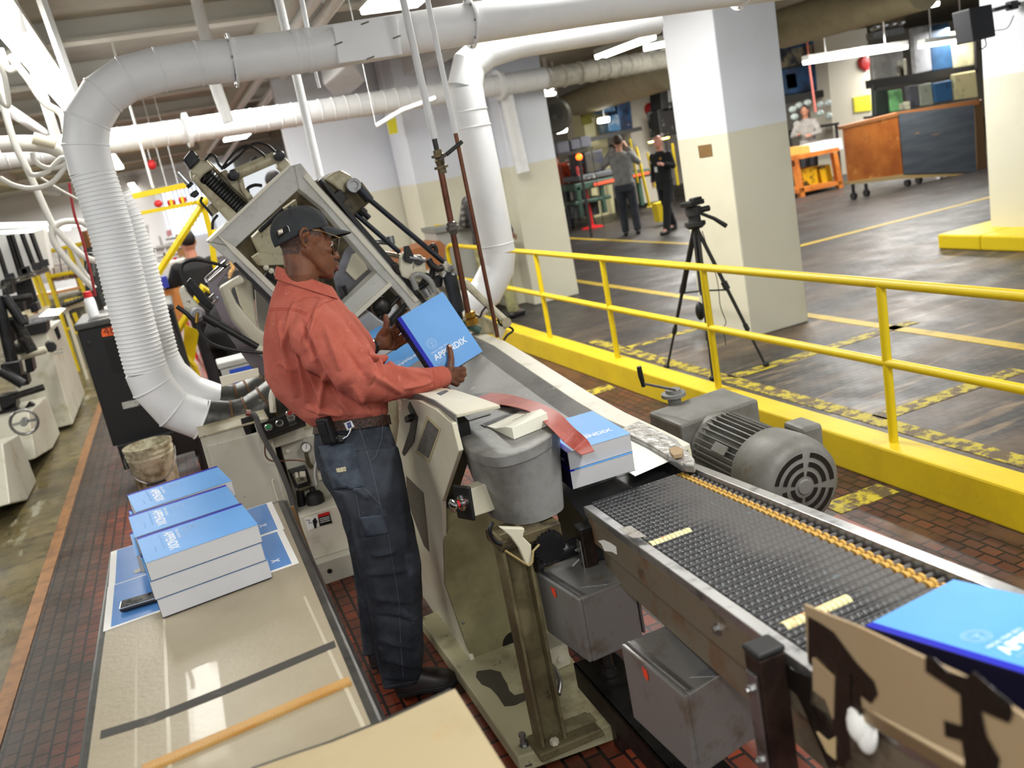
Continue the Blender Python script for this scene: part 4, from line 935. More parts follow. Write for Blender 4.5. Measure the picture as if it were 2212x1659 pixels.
MB().lathe(PY(974, 478, Yp), dv, [(.018, 0), (.026, .006), (.026, .022), (.034, .024), (.034, .042), (.026, .044), (.02, .066)], n=8).build('union_fitting', M('union_steel', (104, 98, 92), .4, .7), cp, smooth=30)
MB().tube([PY(979, 506, Yp), PY(1014, 690, Yp)], .015, 16).build('copper_section', copper, cp)
MB().lathe(PY(1014, 672, Yp), dv, [(.018, 0), (.028, .004), (.028, .03), (.02, .034), (.034, .04), (.034, .07)], n=8).build('brass_fitting', brass, cp, smooth=30)
c2 = thing('copper_air_pipe', 'thin right vertical pipe, white above and brown copper below, ending at the chute', 'pipe', PY(1078, 728, 4.2))
MB().tube([PY(915, -40, 4.3), PY(984, 288, 4.3)], .0125, 14).build('painted_section', whitep, c2)
MB().tube([PY(984, 288, 4.3), PY(1075, 728, 4.3)], .0105, 14).build('copper_section', copper, c2)
def vpipe(px0, px1, Y, r, lab, m=whitep): return pipe('white_conduit', [PY(*px0, Y), PY(*px1, Y)], r, m, lab, 'conduit')
vpipe((588, -60), (694, 395), 5.6, .025, 'white vertical pipe passing behind the overhead duct above the machine')
vpipe((415, -40), (466, 172), 8.4, .05, 'pale vertical pipe reaching the ceiling above the duct flange')
vpipe((462, 175), (494, 265), 8.4, .05, 'pale vertical pipe stub between the overhead duct and the spiral duct')
vpipe((646, -30), (665, 66), 4.75, .012, 'thin hanger rod dropping onto the overhead duct')
vpipe((680, 150), (690, 190), 4.75, .008, 'thin rod below the overhead duct left of the cover box')
vpipe((1090, 190), (1130, 372), 10.0, .08, 'white downpipe on the wall right of the vertical duct')
for i, (a, b, r, z) in enumerate((((480, 350), (745, -30), .06, 3.3), ((450, 330), (700, -30), .05, 3.3), ((0, 225), (160, 330), .05, 3.0), ((660, 60), (700, 0), .03, 3.4))):
    pipe('ceiling_pipe', [PZ(*a, z), PZ(*b, z)], r, whitep, ('long pale pipe rising diagonally behind the overhead duct', 'second pale diagonal pipe beside the first under the ceiling', 'pale pipe under the ceiling at the left edge of the photo', 'short pale pipe above the overhead duct')[i])
hb__ = pipe('handle_bar', [PY(812, 272, 6.5), PY(868, 238, 6.5), PY(940, 212, 6.5)], .016, whitep, 'thin white angled bar with knobbed end left of the copper pipes', 'bar')
q_ = PY(812, 272, 6.5); MB().tube([q_, Vector((q_.x, q_.y, 3.62))], .003, 5).build('hanging_cord', whitep, hb__)
# yellow notices
def plate(name, px, Y, m, label, cat, t=.01, xdir=False):
    return tag(MB().prism([PY(x, y, Y) for x, y in px], (0, t, 0)).build(name, m, smooth=0), label, cat)
ynote = M('yellow_notice', (236, 226, 60), .6); ynd = M('yellow_notice_old', (140, 130, 20), .6, 0, ((90, 84, 24), 120, .5, .55))
yn_ = plate('yellow_notice', ((835, 259), (855, 254), (860, 287), (842, 291)), 11.1, ynote, 'small bright yellow notice hanging near the white bar', 'notice')
q_ = PY(845, 257, 11.105); MB().tube([q_, Vector((q_.x, q_.y, 3.62))], .003, 5).build('hanging_cord', whitep, yn_)
plate('brass_plaque', ((1507, 315), (1535, 311), (1537, 337), (1510, 341)), 6.22, M('plaque_brown', (128, 98, 58), .4, .4, ((92, 70, 44), 200, .5, .55)), 'small brass plaque on the near face of the big square column', 'plaque') if False else None
pq = [PXX(x, y, 4.262) for x, y in ((1507, 315), (1535, 311), (1538, 337), (1511, 341))]
tag(MB().prism(pq, (.008, 0, 0)).build('brass_plaque', M('plaque_brown', (150, 118, 74), .4, .3, ((104, 78, 50), 220, .5, .56)), smooth=0), 'small brass plaque on the left face of the big square column', 'plaque')
# white air unit on ceiling
un = tag(MB().prism([PZ(x, y, 2.95) for x, y in ((700, 185), (755, 135), (790, 175), (735, 225))], (0, 0, .25)).build('ceiling_box', whitep, smooth=0, bevel=.02), 'white box-shaped unit under the ceiling behind the overhead duct', 'ceiling unit')
# ================================================================== TABLE, LEFT FOREGROUND
tb = thing('work_table', 'long narrow table with dark edge and taped tan cardboard top, lower left', 'table', (-.13, 2.1, 0))
zt = .90
edge = M('dark_table_edge', (66, 66, 62), .4, .3, ((40, 40, 38), 14, .45, .65))
board = M('tan_board', (158, 148, 126), .40, 0, ((146, 136, 114), 3, .4, .7), (70, .10), coat=.12)
xa, xb = PZ(236, 1300, zt).x, PZ(745, 1430, zt).x
MB().bx(xa-.022, xb+.024, .9, 2.93, zt-.05, zt-.004).build('table_top', edge, tb, smooth=0, bevel=.008)
MB().bx(xb+.024, xb+.031, .9, 2.93, zt-.14, zt-.01).build('side_apron', darksteel, tb, smooth=0)
MB().bx(xa, xb, .9, 2.90, zt-.004, zt).build('cardboard_top', board, tb, smooth=0)
for x, y in ((xa+.02, 1.0), (xa+.02, 2.85), (xb, 1.0), (xb, 2.85)): MB().bx(x-.02, x+.02, y-.02, y+.02, 0, zt-.05).build('leg', legm, tb, smooth=0)
def tz(x, y, o=0): return PZ(x, y, zt+o)
def flat(name, px, o, t, m, parent=None): return MB().prism([tz(x, y, o) for x, y in px], (0, 0, t)).build(name, m, parent, smooth=0)
flat('dark_tape_band', ((218, 1579), (330, 1545), (480, 1485), (722, 1384), (726, 1398), (490, 1499), (330, 1562), (216, 1597)), 0, .0008, M('dark_tape', (56, 54, 50), .6, 0, ((96, 92, 86), 14, .58, .7)), tb)
clear = M('clear_tape', (190, 182, 162), .15, coat=.6)
flat('clear_tape_strip', ((292, 1330), (298, 1330), (297, 1659), (290, 1659)), 0, .0004, clear, tb)
flat('clear_tape_strip', ((350, 1310), (356, 1310), (372, 1659), (362, 1659)), 0, .0004, clear, tb)
flat('clear_tape_strip', ((655, 1290), (660, 1288), (790, 1568), (780, 1572)), 0, .0004, clear, tb)
ys = thing('yardstick', 'long wooden measuring stick lying across the near end of the tan table', 'ruler', tz(540, 1565))
wood = M('yardstick_wood', (180, 140, 80), .45, 0, ((176, 128, 62), 8, .45, .6), stretch=(1, 8, 1))
a, b = tz(310, 1668), tz(757, 1474); d = (b-a).normalized(); nn = Vector((-d.y, d.x, 0))
MB().prism([a-nn*.013, b-nn*.013, b+nn*.013, a+nn*.013], (0, 0, .008)).build('stick', wood, ys, smooth=0, bevel=.001)
tk = MB()
for i in range(60):
    q = a.lerp(b, (i+.5)/60); hgt = .010 if i % 4 == 0 else .005
    tk.prism([q-nn*.0125+Vector((0, 0, .008)), q-nn*.0125+d*.0006+Vector((0, 0, .008)), q-nn*(.0125-hgt)+d*.0006+Vector((0, 0, .008)), q-nn*(.0125-hgt)+Vector((0, 0, .008))], (0, 0, .0002))
to = tk.build('tick_marks', M('faded_ink', (110, 84, 50), .6), ys, smooth=0); to['kind'] = 'stuff'
# printed cover sheets
sheet_blue = M('print_blue', (74, 134, 206), .25, 0, ((98, 150, 216), 3, .4, .7), coat=.3)
def cover_sheet(px, o, label):
    P = [tz(x, y, o) for x, y in px]
    t = thing('printed_cover_sheet', label, 'printed sheet', P[0], 'flat printed cover sheets')
    MB().prism(P, (0, 0, .0012)).build('paper', paper, t, smooth=0)
    c = sum(P, Vector())/4
    def ins(p, u, v):
        return p
    A, B, C_, D_ = P      # left-near, left-far, right-far, right-near
    ix = (D_-A).normalized()*.018; iy = (B-A).normalized()*.010
    Q = [A+ix+iy, B+ix-iy*.4, C_-ix-iy*.4, D_-ix+iy]
    MB().prism([q+Vector((0, 0, .0012)) for q in Q], (0, 0, .0003)).build('printed_area', sheet_blue, t, smooth=0)
    return t, P
t1, P1 = cover_sheet(((223, 1365), (233, 1269), (611, 1144), (646, 1216)), .0004, 'nearer blue cover sheet with white border under the book stacks and phone')
t2, P2 = cover_sheet(((234, 1271), (240, 1193), (587, 1084), (614, 1142)), .0002, 'farther blue cover sheet with white border, partly under the book stacks')
for t_, px, py in ((t1, 586, 1211), (t2, 560, 1135)):
    text_obj('printed_letter', 'X', .03, white_ink, tz(px, py, .0022)-Vector((0, 0, 0)), (0, -1, 0), (1, 0, 0), t_, .0001, .001)
# phone and nail file
ph = thing('mobile_phone', 'black mobile phone with silver rim lying on the nearer cover sheet', 'phone', tz(298, 1312))
pa, pb = tz(262, 1318, .003), tz(362, 1288, .003); d = (pb-pa).normalized(); nn = Vector((-d.y, d.x, 0)); c = (pa+pb)/2
R3 = frame3(d, nn, Vector((0, 0, 1)))
MB().box(c+Vector((0, 0, .008)), ((pb-pa).length, .050, .013), R3).build('phone_body', black, ph, smooth=0, bevel=.006, segs=3)
MB().box(c+Vector((0, 0, .0135)), ((pb-pa).length*.99, .049, .003), R3).build('silver_rim', chrome, ph, smooth=0, bevel=.0014)
MB().box(c+Vector((0, 0, .0155)), ((pb-pa).length*.93, .042, .002), R3).build('screen', M('phone_screen', (96, 98, 100), .15, .3, ((40, 42, 44), 60, .5, .56)), ph, smooth=0)
nf = flat('nail_file', ((288, 1236), (293, 1231), (316, 1223), (318, 1229), (294, 1239)), .002, .0015, M('file_grey', (190, 188, 182), .6)); tag(nf, 'pale flat stick poking out from under the front book stack, left side', 'stick')
# stacks
fl_ = PZ(314, 1217, 1.055); fr_ = PZ(557, 1133, 1.055); sx_ = (fr_-fl_).normalized(); sx_ = Vector((sx_.x, sx_.y, 0)).normalized(); sy_ = Vector((-sx_.y, sx_.x, 0))
BT = .0508
lab = {(0, 0): 'lowest book of the front stack on the table', (0, 1): 'middle book of the front stack on the table', (0, 2): 'topmost book of the front stack, whole APPENDIX cover in view',
       (1, 0): 'lowest book of the middle stack on the table', (1, 1): 'middle book of the middle stack on the table', (1, 2): 'topmost book of the middle stack, APPENDIX cover partly in view',
       (2, 0): 'lowest book of the rear stack on the table', (2, 1): 'middle book of the rear stack on the table', (2, 2): 'topmost book of the rear stack, farthest one from the camera'}
for k, (dx, dy, ang) in enumerate(((0, 0, 0), (-.002, .224, -.01), (.014, .450, .03))):
    for j in range(3):
        z = zt+.003+BT*(j+1)
        jx = (.0, -.004, .0)[j] if k == 0 else (.01, -.01, 0)[j]
        ex = Matrix.Rotation(ang, 3, 'Z') @ (-sy_); ey = Matrix.Rotation(ang, 3, 'Z') @ sx_
        o = fl_+sx_*(dx+jx)+sy_*(dy+BW); o = Vector((o.x, o.y, z))
        book(o, ex, ey, BT-.0006, lab[(k, j)], 'stacked blue books on the table', texts=(j == 2))
# near cardboard-topped bench at the bottom edge
nb_ = thing('packing_bench', 'tan cardboard-topped bench with dark edge at the bottom edge of the photo', 'bench', (.3, 1.3, 0))
NP = [(552, 1659), (640, 1628), (716, 1603), (836, 1555), (983, 1487), (1092, 1659), (1120, 1760), (520, 1760)]
Q = [PZ(x, y, 1.0) for x, y in NP]
MB().prism(Q, (0, 0, -.006)).build('cardboard_sheet', M('near_cardboard', (172, 156, 122), .6, 0, ((160, 143, 106), 2.5, .45, .7), var2=((176, 140, 90), 7, .64, .75)), nb_, smooth=0, bevel=.001)
Q2 = [PZ(x, y, .994)+Vector((-.006, .006, 0)) for x, y in NP]
MB().prism(Q2, (0, 0, -.03)).build('bench_top', edge, nb_, smooth=0)
for q in (Q2[3]+Vector((.0, -.1, 0)), Q2[5]+Vector((-.05, 0, 0))): MB().bx(q.x-.02, q.x+.02, q.y-.02, q.y+.02, 0, .96).build('leg', legm, nb_, smooth=0)
# brown board leaning behind the table end
tag(MB().prism([PY(x, y, 3.15) for x, y in ((598, 1108), (635, 1093), (692, 1246), (688, 1252), (650, 1200))]+[PY(598, 1180, 3.15)], (0, .008, 0)).build('brown_board', M('brown_board', (140, 108, 68), .7), smooth=0), 'brown fibre board standing on edge between the table and the machine cabinet', 'board')
# ================================================================== BINDING MACHINE behind the man
bm_ = thing('binding_machine', 'big cream binding machine with tilted rectangular frame, coil spring and hydraulic rods behind the man', 'machine', (.9, 4.6, 0))
YM = 4.45
gold = M('greasy_cream', (176, 169, 142), .42, .1, ((124, 108, 72), 9, .48, .70), var2=((44, 38, 28), 22, .62, .72))
def pm_(name, px, m, Y=YM, t=.08, bev=.004, parent=bm_):
    return MB().prism([PY(x, y, Y) for x, y in px], (0, t, 0)).build(name, m, parent, smooth=0, bevel=bev)
def pt_(name, px, r, m, Y=YM, n=14, parent=bm_, sm=False, k=6):
    P = [PY(x, y, Y) for x, y in px]
    return MB().tube(arc(P, k) if sm else P, r, n).build(name, m, parent)
# frame
pm_('frame_top_beam', [(447, 521), (470, 499), (624, 359), (644, 354), (690, 404), (646, 408), (520, 524), (508, 535)], greywhite, t=.14)
pm_('frame_left_beam', [(447, 522), (508, 535), (560, 586), (700, 730), (690, 760), (579, 643), (503, 568)], greywhite, t=.12)
pm_('frame_right_beam', [(636, 357), (650, 352), (681, 393), (756, 474), (801, 521), (859, 590), (911, 655), (890, 674), (871, 646), (815, 589), (757, 520), (700, 452), (646, 408)], greywhite, Y=YM-.01, t=.14)
pm_('edge_highlight', [(450, 519), (624, 356), (628, 360), (455, 524)], cream_l, Y=YM-.012, t=.02, bev=.001)  # pale strips paint the highlight along the frame edges
pm_('edge_highlight', [(467, 505), (508, 534), (595, 620), (700, 727), (696, 734), (503, 545)], cream_l, Y=YM-.012, t=.02, bev=.001)
pm_('edge_highlight', [(662, 374), (775, 500), (905, 648), (898, 654), (768, 508), (655, 382)], cream_l, Y=YM-.022, t=.02, bev=.001)
pm_('frame_cross_beam', [(815, 588), (842, 610), (770, 676), (700, 745), (676, 722), (735, 664)], greywhite, t=.12)
pm_('cross_beam_ledge', [(842, 610), (848, 616), (765, 692), (702, 752), (698, 744), (770, 674)], cream_l, Y=YM-.02, t=.1, bev=.001)
pm_('dark_gasket', [(503, 570), (509, 566), (600, 655), (700, 762), (692, 768), (600, 668)], black, Y=YM-.01, t=.05, bev=.001)
pm_('dark_gasket', [(700, 400), (704, 397), (760, 460), (812, 520), (868, 584), (925, 655), (920, 660), (860, 592), (756, 470)], black, Y=YM-.02, t=.05, bev=.001)
# interior
pm_('interior_plate', [(508, 534), (646, 408), (700, 452), (815, 589), (735, 664), (690, 730), (593, 620)], darkolive, Y=YM+.38, t=.03, bev=.002)
pm_('inner_casting', [(545, 512), (600, 460), (640, 430), (650, 500), (640, 560), (600, 560), (560, 545)], gold, Y=YM+.25, t=.1)
pm_('inner_casting', [(545, 556), (560, 546), (625, 552), (640, 572), (560, 574)], gold, Y=YM+.2, t=.08)
pm_('steel_plate', [(745, 540), (770, 514), (792, 540), (805, 600), (770, 650), (735, 660), (720, 600)], M('interior_steel', (128, 128, 132), .3, .8, ((88, 88, 92), 5, .45, .65)), Y=YM+.18, t=.02, bev=.002)
pm_('cream_block', [(762, 550), (775, 545), (795, 582), (768, 606), (748, 586)], cream, Y=YM+.15, t=.04)
pt_('oval_bracket', [(742, 617), (750, 640), (760, 636)], .012, blackm, Y=YM+.12)
for i, (a, b, r) in enumerate((((560, 500), (612, 452), .012), ((600, 485), (640, 448), .016), ((575, 590), (640, 640), .018), ((590, 580), (650, 610), .02))):
    pt_('inner_rod', [a, b], r, darksteel if i % 2 else blackm, Y=YM+.2)
for i in range(6):
    p = PY(575+i*11, 578+i*7, YM+.15); MB().ball(p, .014).build('white_fitting', cream_l, bm_)
pm_('lower_interior', [(790, 655), (843, 612), (890, 672), (860, 720), (840, 745), (800, 700)], M('dark_interior', (46, 42, 34), .5, .3, ((104, 96, 72), 22, .55, .65)), Y=YM+.3, t=.03, bev=.002)
MB().lathe(PY(820, 660, YM+.1), (0, -1, 0), [(.05, 0), (.05, .06), (.04, .07), (.02, .08)], n=28).build('gear_housing', darksteel, bm_)
pt_('guide_bar', [(818, 688), (864, 640)], .014, darksteel, Y=YM+.05)
pt_('guide_bar', [(846, 694), (884, 648)], .012, blackm, Y=YM+.02)
pm_('bright_plate', [(832, 672), (856, 656), (863, 664), (835, 694)], alu, Y=YM+.04, t=.01, bev=.001)
pt_('brown_hose', [(800, 705), (830, 680), (866, 650), (880, 630)], .012, rust, Y=YM+.12, sm=True)
pm_('guard_casting', [(760, 704), (775, 690), (800, 672), (818, 688), (838, 700), (800, 726), (782, 720)], M('guard_grey', (150, 152, 156), .4, .3), Y=YM-.05, t=.12, bev=.01)
# coil spring with its yoke
def coil(a, b, r, wr, turns, name, m, Y):
    A = PY(*a, Y); B = PY(*b, Y); d = (B-A); L = d.length; d.normalize(); o1 = d.orthogonal().normalized(); o2 = d.cross(o1)
    P = [A+d*(L*i/(turns*12))+(o1*math.cos(2*math.pi*i/12)+o2*math.sin(2*math.pi*i/12))*r for i in range(turns*12+1)]
    MB().tube(P, wr, 8).build(name, m, bm_)
    MB().cyl(A, B, r*.55).build('spring_rod', black, bm_)
coil((441, 380), (522, 458), .040, .0088, 15, 'coil_spring', M('spring_black', (20, 20, 20), .35), YM+.06)
pm_('spring_yoke_bar', [(414, 384), (424, 372), (434, 395), (444, 398), (516, 464), (498, 482), (432, 407)], gold, Y=YM, t=.10, bev=.01)
pm_('spring_yoke_bar', [(444, 350), (452, 345), (468, 362), (484, 378), (542, 428), (528, 444), (490, 404), (462, 372)], gold, Y=YM+.1, t=.10, bev=.01)
pm_('yoke_head', [(410, 368), (432, 342), (446, 344), (463, 362), (440, 378), (430, 392), (414, 388)], gold, Y=YM+.02, t=.14, bev=.01)
pm_('gusset', [(476, 372), (488, 366), (504, 378), (516, 384), (520, 402), (550, 428), (538, 438), (500, 402)], gold, Y=YM+.06, t=.05)
pm_('servo_motor', [(395, 344), (412, 323), (420, 327), (433, 344), (429, 350), (410, 367)], blackm, Y=YM, t=.12, bev=.008)
for x, y in ((408, 334), (427, 338), (410, 350), (397, 347)):
    MB().cyl(PY(x, y, YM-.012), PY(x, y, YM+.01), .006, n=8).build('bolt', black, bm_)
pt_('air_cylinder', [(384, 372), (407, 397)], .013, alu); pt_('cylinder_foot', [(407, 397), (413, 403)], .016, blackm)
pm_('limit_switch', [(410, 418), (424, 409), (432, 418), (422, 428), (412, 424)], black, Y=YM, t=.06, bev=.006)
pt_('link_arm', [(506, 378), (604, 336)], .028, gold, Y=YM+.03, n=10)
for x, y in ((505, 378), (604, 336)): MB().lathe(PY(x, y, YM-.03), (0, -1, 0), [(.026, -.06), (.026, .0), (.020, .012), (.005, .014)]).build('pivot_knob', blackm, bm_)
pm_('arm_mount', [(596, 345), (612, 335), (625, 350), (630, 362), (612, 374), (600, 362)], gold, Y=YM+.04, t=.08, bev=.01)
pm_('arm_mount', [(514, 385), (524, 378), (530, 405), (548, 424), (536, 434), (520, 410)], gold, Y=YM+.04, t=.06, bev=.01)
for pts in (((478, 366), (492, 345), (510, 326), (533, 315), (553, 322), (572, 337)), ((482, 364), (510, 342), (535, 318), (556, 309), (578, 314), (595, 329)), ((443, 345), (455, 334), (466, 340), (472, 354), (479, 362))):
    pt_('cable', pts, .0065, black, Y=YM-.01, n=8, sm=True)
pt_('black_hose', [(540, 424), (535, 408), (550, 400), (566, 401)], .008, black, Y=YM+.05, n=8, sm=True)
pt_('black_hose', [(458, 466), (448, 452), (434, 436), (437, 425)], .006, black, Y=YM+.05, n=8, sm=True)
pt_('black_hose', [(459, 496), (460, 478), (470, 464)], .007, black, Y=YM+.05, n=8, sm=True)
pt_('side_roller', [(452, 442), (468, 460)], .03, gold, Y=YM+.2)
pm_('small_bracket', [(540, 348), (554, 334), (558, 345), (545, 352)], blackm, Y=YM+.1, t=.03)
# right-hand drive head with the two long rods
pm_('drive_head', [(683, 388), (700, 384), (722, 372), (738, 367), (752, 374), (763, 386), (776, 392), (806, 428), (804, 434), (795, 441), (758, 476), (700, 408)], darkolive, Y=YM+.05, t=.22, bev=.012)
pm_('cream_cover', [(699, 387), (722, 372), (737, 367), (760, 380), (764, 392), (745, 400), (748, 415), (740, 418), (720, 400)], gold, Y=YM+.02, t=.06, bev=.012)
pm_('black_bracket', [(722, 418), (735, 408), (750, 425), (742, 440), (726, 430)], black, Y=YM, t=.06)
pt_('dark_bar', [(690, 388), (720, 420)], .012, blackm, Y=YM)
pt_('dark_bar', [(778, 395), (804, 430)], .010, darkolive, Y=YM)
MB().lathe(PY(765, 400, YM-.04), (0, -1, 0), [(.034, -.05), (.034, 0), (.02, 0), (.018, -.01), (.001, -.01)]).build('roller_end', steel, bm_)
rodm = M('rod_slate', (44, 48, 54), .3, .6)
pt_('push_rod', [(776, 408), (797, 431)], .021, rodm, Y=YM-.03)
pt_('push_rod', [(795, 428), (958, 566)], .0135, rodm, Y=YM-.03)
pt_('push_rod', [(768, 462), (863, 545)], .0125, rodm, Y=YM)
MB().lathe(PY(788, 462, YM), (PY(796, 470, YM)-PY(788, 462, YM)).normalized(), [(.012, -.03), (.022, -.03), (.022, 0), (.015, .002), (.015, .03), (.001, .031)], n=8).build('bolt', blackm, bm_, smooth=30)
pm_('rod_clevis', [(957, 572), (965, 564), (975, 572), (981, 578), (972, 590), (962, 584)], cream_l, Y=YM-.05, t=.05, bev=.006)
MB().lathe(PY(975, 580, YM-.06), (0, -1, 0), [(.016, 0), (.016, .01), (.002, .012)], n=14).build('pivot_pin', steel, bm_)
ax0, ax1 = PY(971, 592, YM-.03), PY(990, 678, YM-.03)
MB().lathe(ax0, (ax1-ax0).normalized(), [(.01, -.02), (.03, 0), (.037, .006), (.037, .195), (.032, .2), (.022, .205), (.02, .24)]).build('shock_absorber', M('shock_slate', (56, 60, 66), .35, .3), bm_)
# brackets, elbows, hoses
for (x, y) in ((880, 556), (904, 563)):
    pm_('bearing_lug', [(x-16, y+25), (x-14, y), (x-6, y-12), (x+6, y-13), (x+14, y-4), (x+18, y+22), (x+4, y+48), (x-10, y+42)], cream, Y=YM-.05, t=.05, bev=.008)
    MB().cyl(PY(x, y, YM-.065), PY(x, y, YM+.02), .024).build('bearing', blackm, bm_)
pt_('shaft', [(884, 556), (918, 562)], .012, steel, Y=YM-.06)
pm_('black_clamp', [(874, 532), (884, 530), (896, 556), (890, 570), (876, 566)], black, Y=YM-.07, t=.03, bev=.004)
pt_('grey_hose', [(900, 625), (892, 603), (897, 594), (912, 594), (930, 608), (940, 630)], .014, M('clear_hose', (140, 140, 136), .3), Y=YM-.08, sm=True)
pt_('dark_hose', [(925, 560), (932, 572), (944, 580), (956, 578)], .018, darksteel, Y=YM-.05, sm=True)
pt_('dark_hose', [(935, 580), (932, 596), (920, 612), (906, 622)], .016, blackm, Y=YM, sm=True)
pt_('dark_hose', [(928, 536), (936, 530), (942, 540), (940, 556)], .012, darksteel, Y=YM, sm=True)
pt_('red_brown_hose', [(826, 548), (845, 550), (864, 554)], .014, rust, Y=YM+.05, sm=True)
pt_('valve_body', [(842, 510), (846, 528)], .02, steel, Y=YM+.04)
pt_('pipe_fitting', [(802, 526), (820, 522), (840, 524)], .014, steel, Y=YM+.04)
pm_('machine_flank', [(858, 592), (870, 588), (950, 668), (1000, 720), (985, 740), (905, 660)], gold, Y=YM, t=.14, bev=.008)
pm_('machine_flank', [(878, 560), (900, 575), (960, 640), (1010, 700), (1000, 720), (940, 665), (868, 600)], greywhite, Y=YM+.1, t=.08, bev=.008)
pm_('black_guard', [(905, 600), (918, 588), (932, 592), (935, 612), (910, 622)], black, Y=YM+.02, t=.03)
pm_('black_guard', [(930, 600), (948, 592), (958, 600), (955, 620), (938, 622)], black, Y=YM+.02, t=.03)
pm_('small_motor', [(845, 572), (856, 565), (866, 580), (878, 590), (872, 598), (856, 592)], darksteel, Y=YM-.03, t=.06, bev=.006)
pt_('silver_fitting', [(915, 625), (925, 640)], .022, steel, Y=YM-.06)
MB().lathe(PY(899, 640, YM-.01), (0, -1, 0), [(.018, 0), (.018, .004), (.011, .004), (.011, .001)], n=16).build('port_ring', darksteel, bm_)
pt_('link_arm', [(1002, 608), (1050, 655), (1094, 696)], .020, cream, Y=YM-.1, n=8)
MB().lathe(PY(1092, 696, YM-.12), (0, -1, 0), [(.026, 0), (.026, .02), (.008, .022)], n=18).build('pivot_boss', gold, bm_)
pt_('support_leg', [(1086, 700), (1074, 728)], .028, cream, Y=YM-.1, n=8)
pt_('black_cable', [(1020, 675), (1035, 685), (1042, 672), (1050, 662)], .006, black, Y=YM-.12, n=6, sm=True)
pt_('black_cable', [(1074, 690), (1085, 705), (1100, 706), (1108, 714), (1096, 724), (1088, 735)], .006, black, Y=YM-.12, n=6, sm=True)
pt_('green_pipe', [(1000, 700), (1020, 706), (1036, 714)], .02, M('green_grey', (66, 90, 80), .5), Y=YM-.1, n=10)
pm_('chute_head', [(985, 690), (1005, 680), (1040, 680), (1080, 700), (1085, 722), (1040, 722), (1000, 715)], gold, Y=YM, t=.1, bev=.008)
# left-hand cast guard with the window-shaped opening
gp = M('burnished_plate', (134, 130, 134), .28, .7, ((112, 92, 92), 3, .48, .62))
pm_('curved_guard', [(447, 607), (487, 566), (500, 578), (478, 608), (470, 618), (500, 690), (560, 762), (600, 800), (590, 830), (540, 790), (490, 720), (462, 660)], gp, Y=YM-.05, t=.03, bev=.004)
pt_('guard_rim', [(489, 562), (450, 596), (444, 602), (447, 610)], .0065, chrome, Y=YM-.07, n=8)
pt_('guard_rim', [(496, 570), (452, 608)], .0065, chrome, Y=YM-.075, n=8)
pt_('guard_rim', [(452, 644), (462, 636), (462, 632)], .006, chrome, Y=YM-.07, n=8)
pt_('guard_rim', [(458, 657), (470, 646), (470, 640)], .006, chrome, Y=YM-.07, n=8)
pm_('cast_bracket', [(474, 622), (500, 606), (522, 594), (530, 610), (508, 620), (498, 626), (512, 655), (560, 710), (580, 724), (585, 765), (560, 760), (500, 690)], cream, Y=YM-.02, t=.08, bev=.012)
pm_('cast_bracket', [(505, 606), (520, 598), (545, 610), (555, 700), (560, 720), (545, 700), (520, 660)], cream, Y=YM+.08, t=.06, bev=.01)
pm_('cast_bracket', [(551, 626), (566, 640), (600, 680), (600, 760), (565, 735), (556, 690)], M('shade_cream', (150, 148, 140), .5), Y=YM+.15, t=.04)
# pump assembly on the lower left
pm_('textured_pump', [(386, 628), (398, 616), (408, 636), (425, 655), (440, 672), (436, 694), (420, 698), (398, 668)], M('lumpy_cream', (206, 202, 186), .5, 0, ((90, 86, 74), 26, .58, .64), (30, .6)), Y=YM-.1, t=.1, bev=.012)
MB().lathe(PY(427, 678, YM-.12), (0, -1, 0), [(.034, -.03), (.034, 0), (.022, .002), (.02, .012)]).build('pump_cap', steel, bm_)
pt_('brass_nipple', [(426, 676), (425, 697)], .008, brass, Y=YM-.15, n=8)
pt_('black_cylinder', [(438, 682), (470, 700)], .023, black, Y=YM-.1)
pt_('black_cylinder', [(470, 700), (560, 752)], .016, black, Y=YM-.1)
pt_('silver_end', [(556, 750), (575, 762)], .021, cream, Y=YM-.1)
pt_('black_strut', [(382, 662), (404, 678), (420, 696)], .010, black, Y=YM-.12)
pm_('black_arm', [(400, 614), (412, 600), (440, 632), (462, 660), (456, 672), (430, 650)], blackm, Y=YM-.08, t=.05, bev=.006)
pt_('black_hose', [(401, 612), (392, 590), (396, 570), (420, 562), (450, 566), (490, 576)], .0075, black, Y=YM-.1, n=8, sm=True)
pt_('black_hose', [(426, 700), (434, 720), (452, 738), (480, 750), (520, 758), (568, 762)], .0075, black, Y=YM-.12, n=8, sm=True)
pt_('brass_tip', [(568, 762), (580, 766)], .009, brass, Y=YM-.12, n=8)
# casting between man and cabinet
pm_('lower_casting', [(555, 745), (640, 770), (700, 850), (860, 860), (866, 950), (860, 980), (700, 1000), (610, 920), (588, 860)], gold, Y=YM+.12, t=.2, bev=.01)
pt_('cast_rib', [(566, 762), (590, 782), (600, 818), (588, 852), (590, 890)], .016, cream_l, Y=YM, n=8, sm=True)
pt_('cast_rib', [(560, 770), (562, 800), (556, 815)], .02, cream, Y=YM, n=8, sm=True)
pt_('black_hose', [(625, 850), (608, 862), (612, 872), (632, 870)], .008, black, Y=YM-.1, n=8, sm=True)
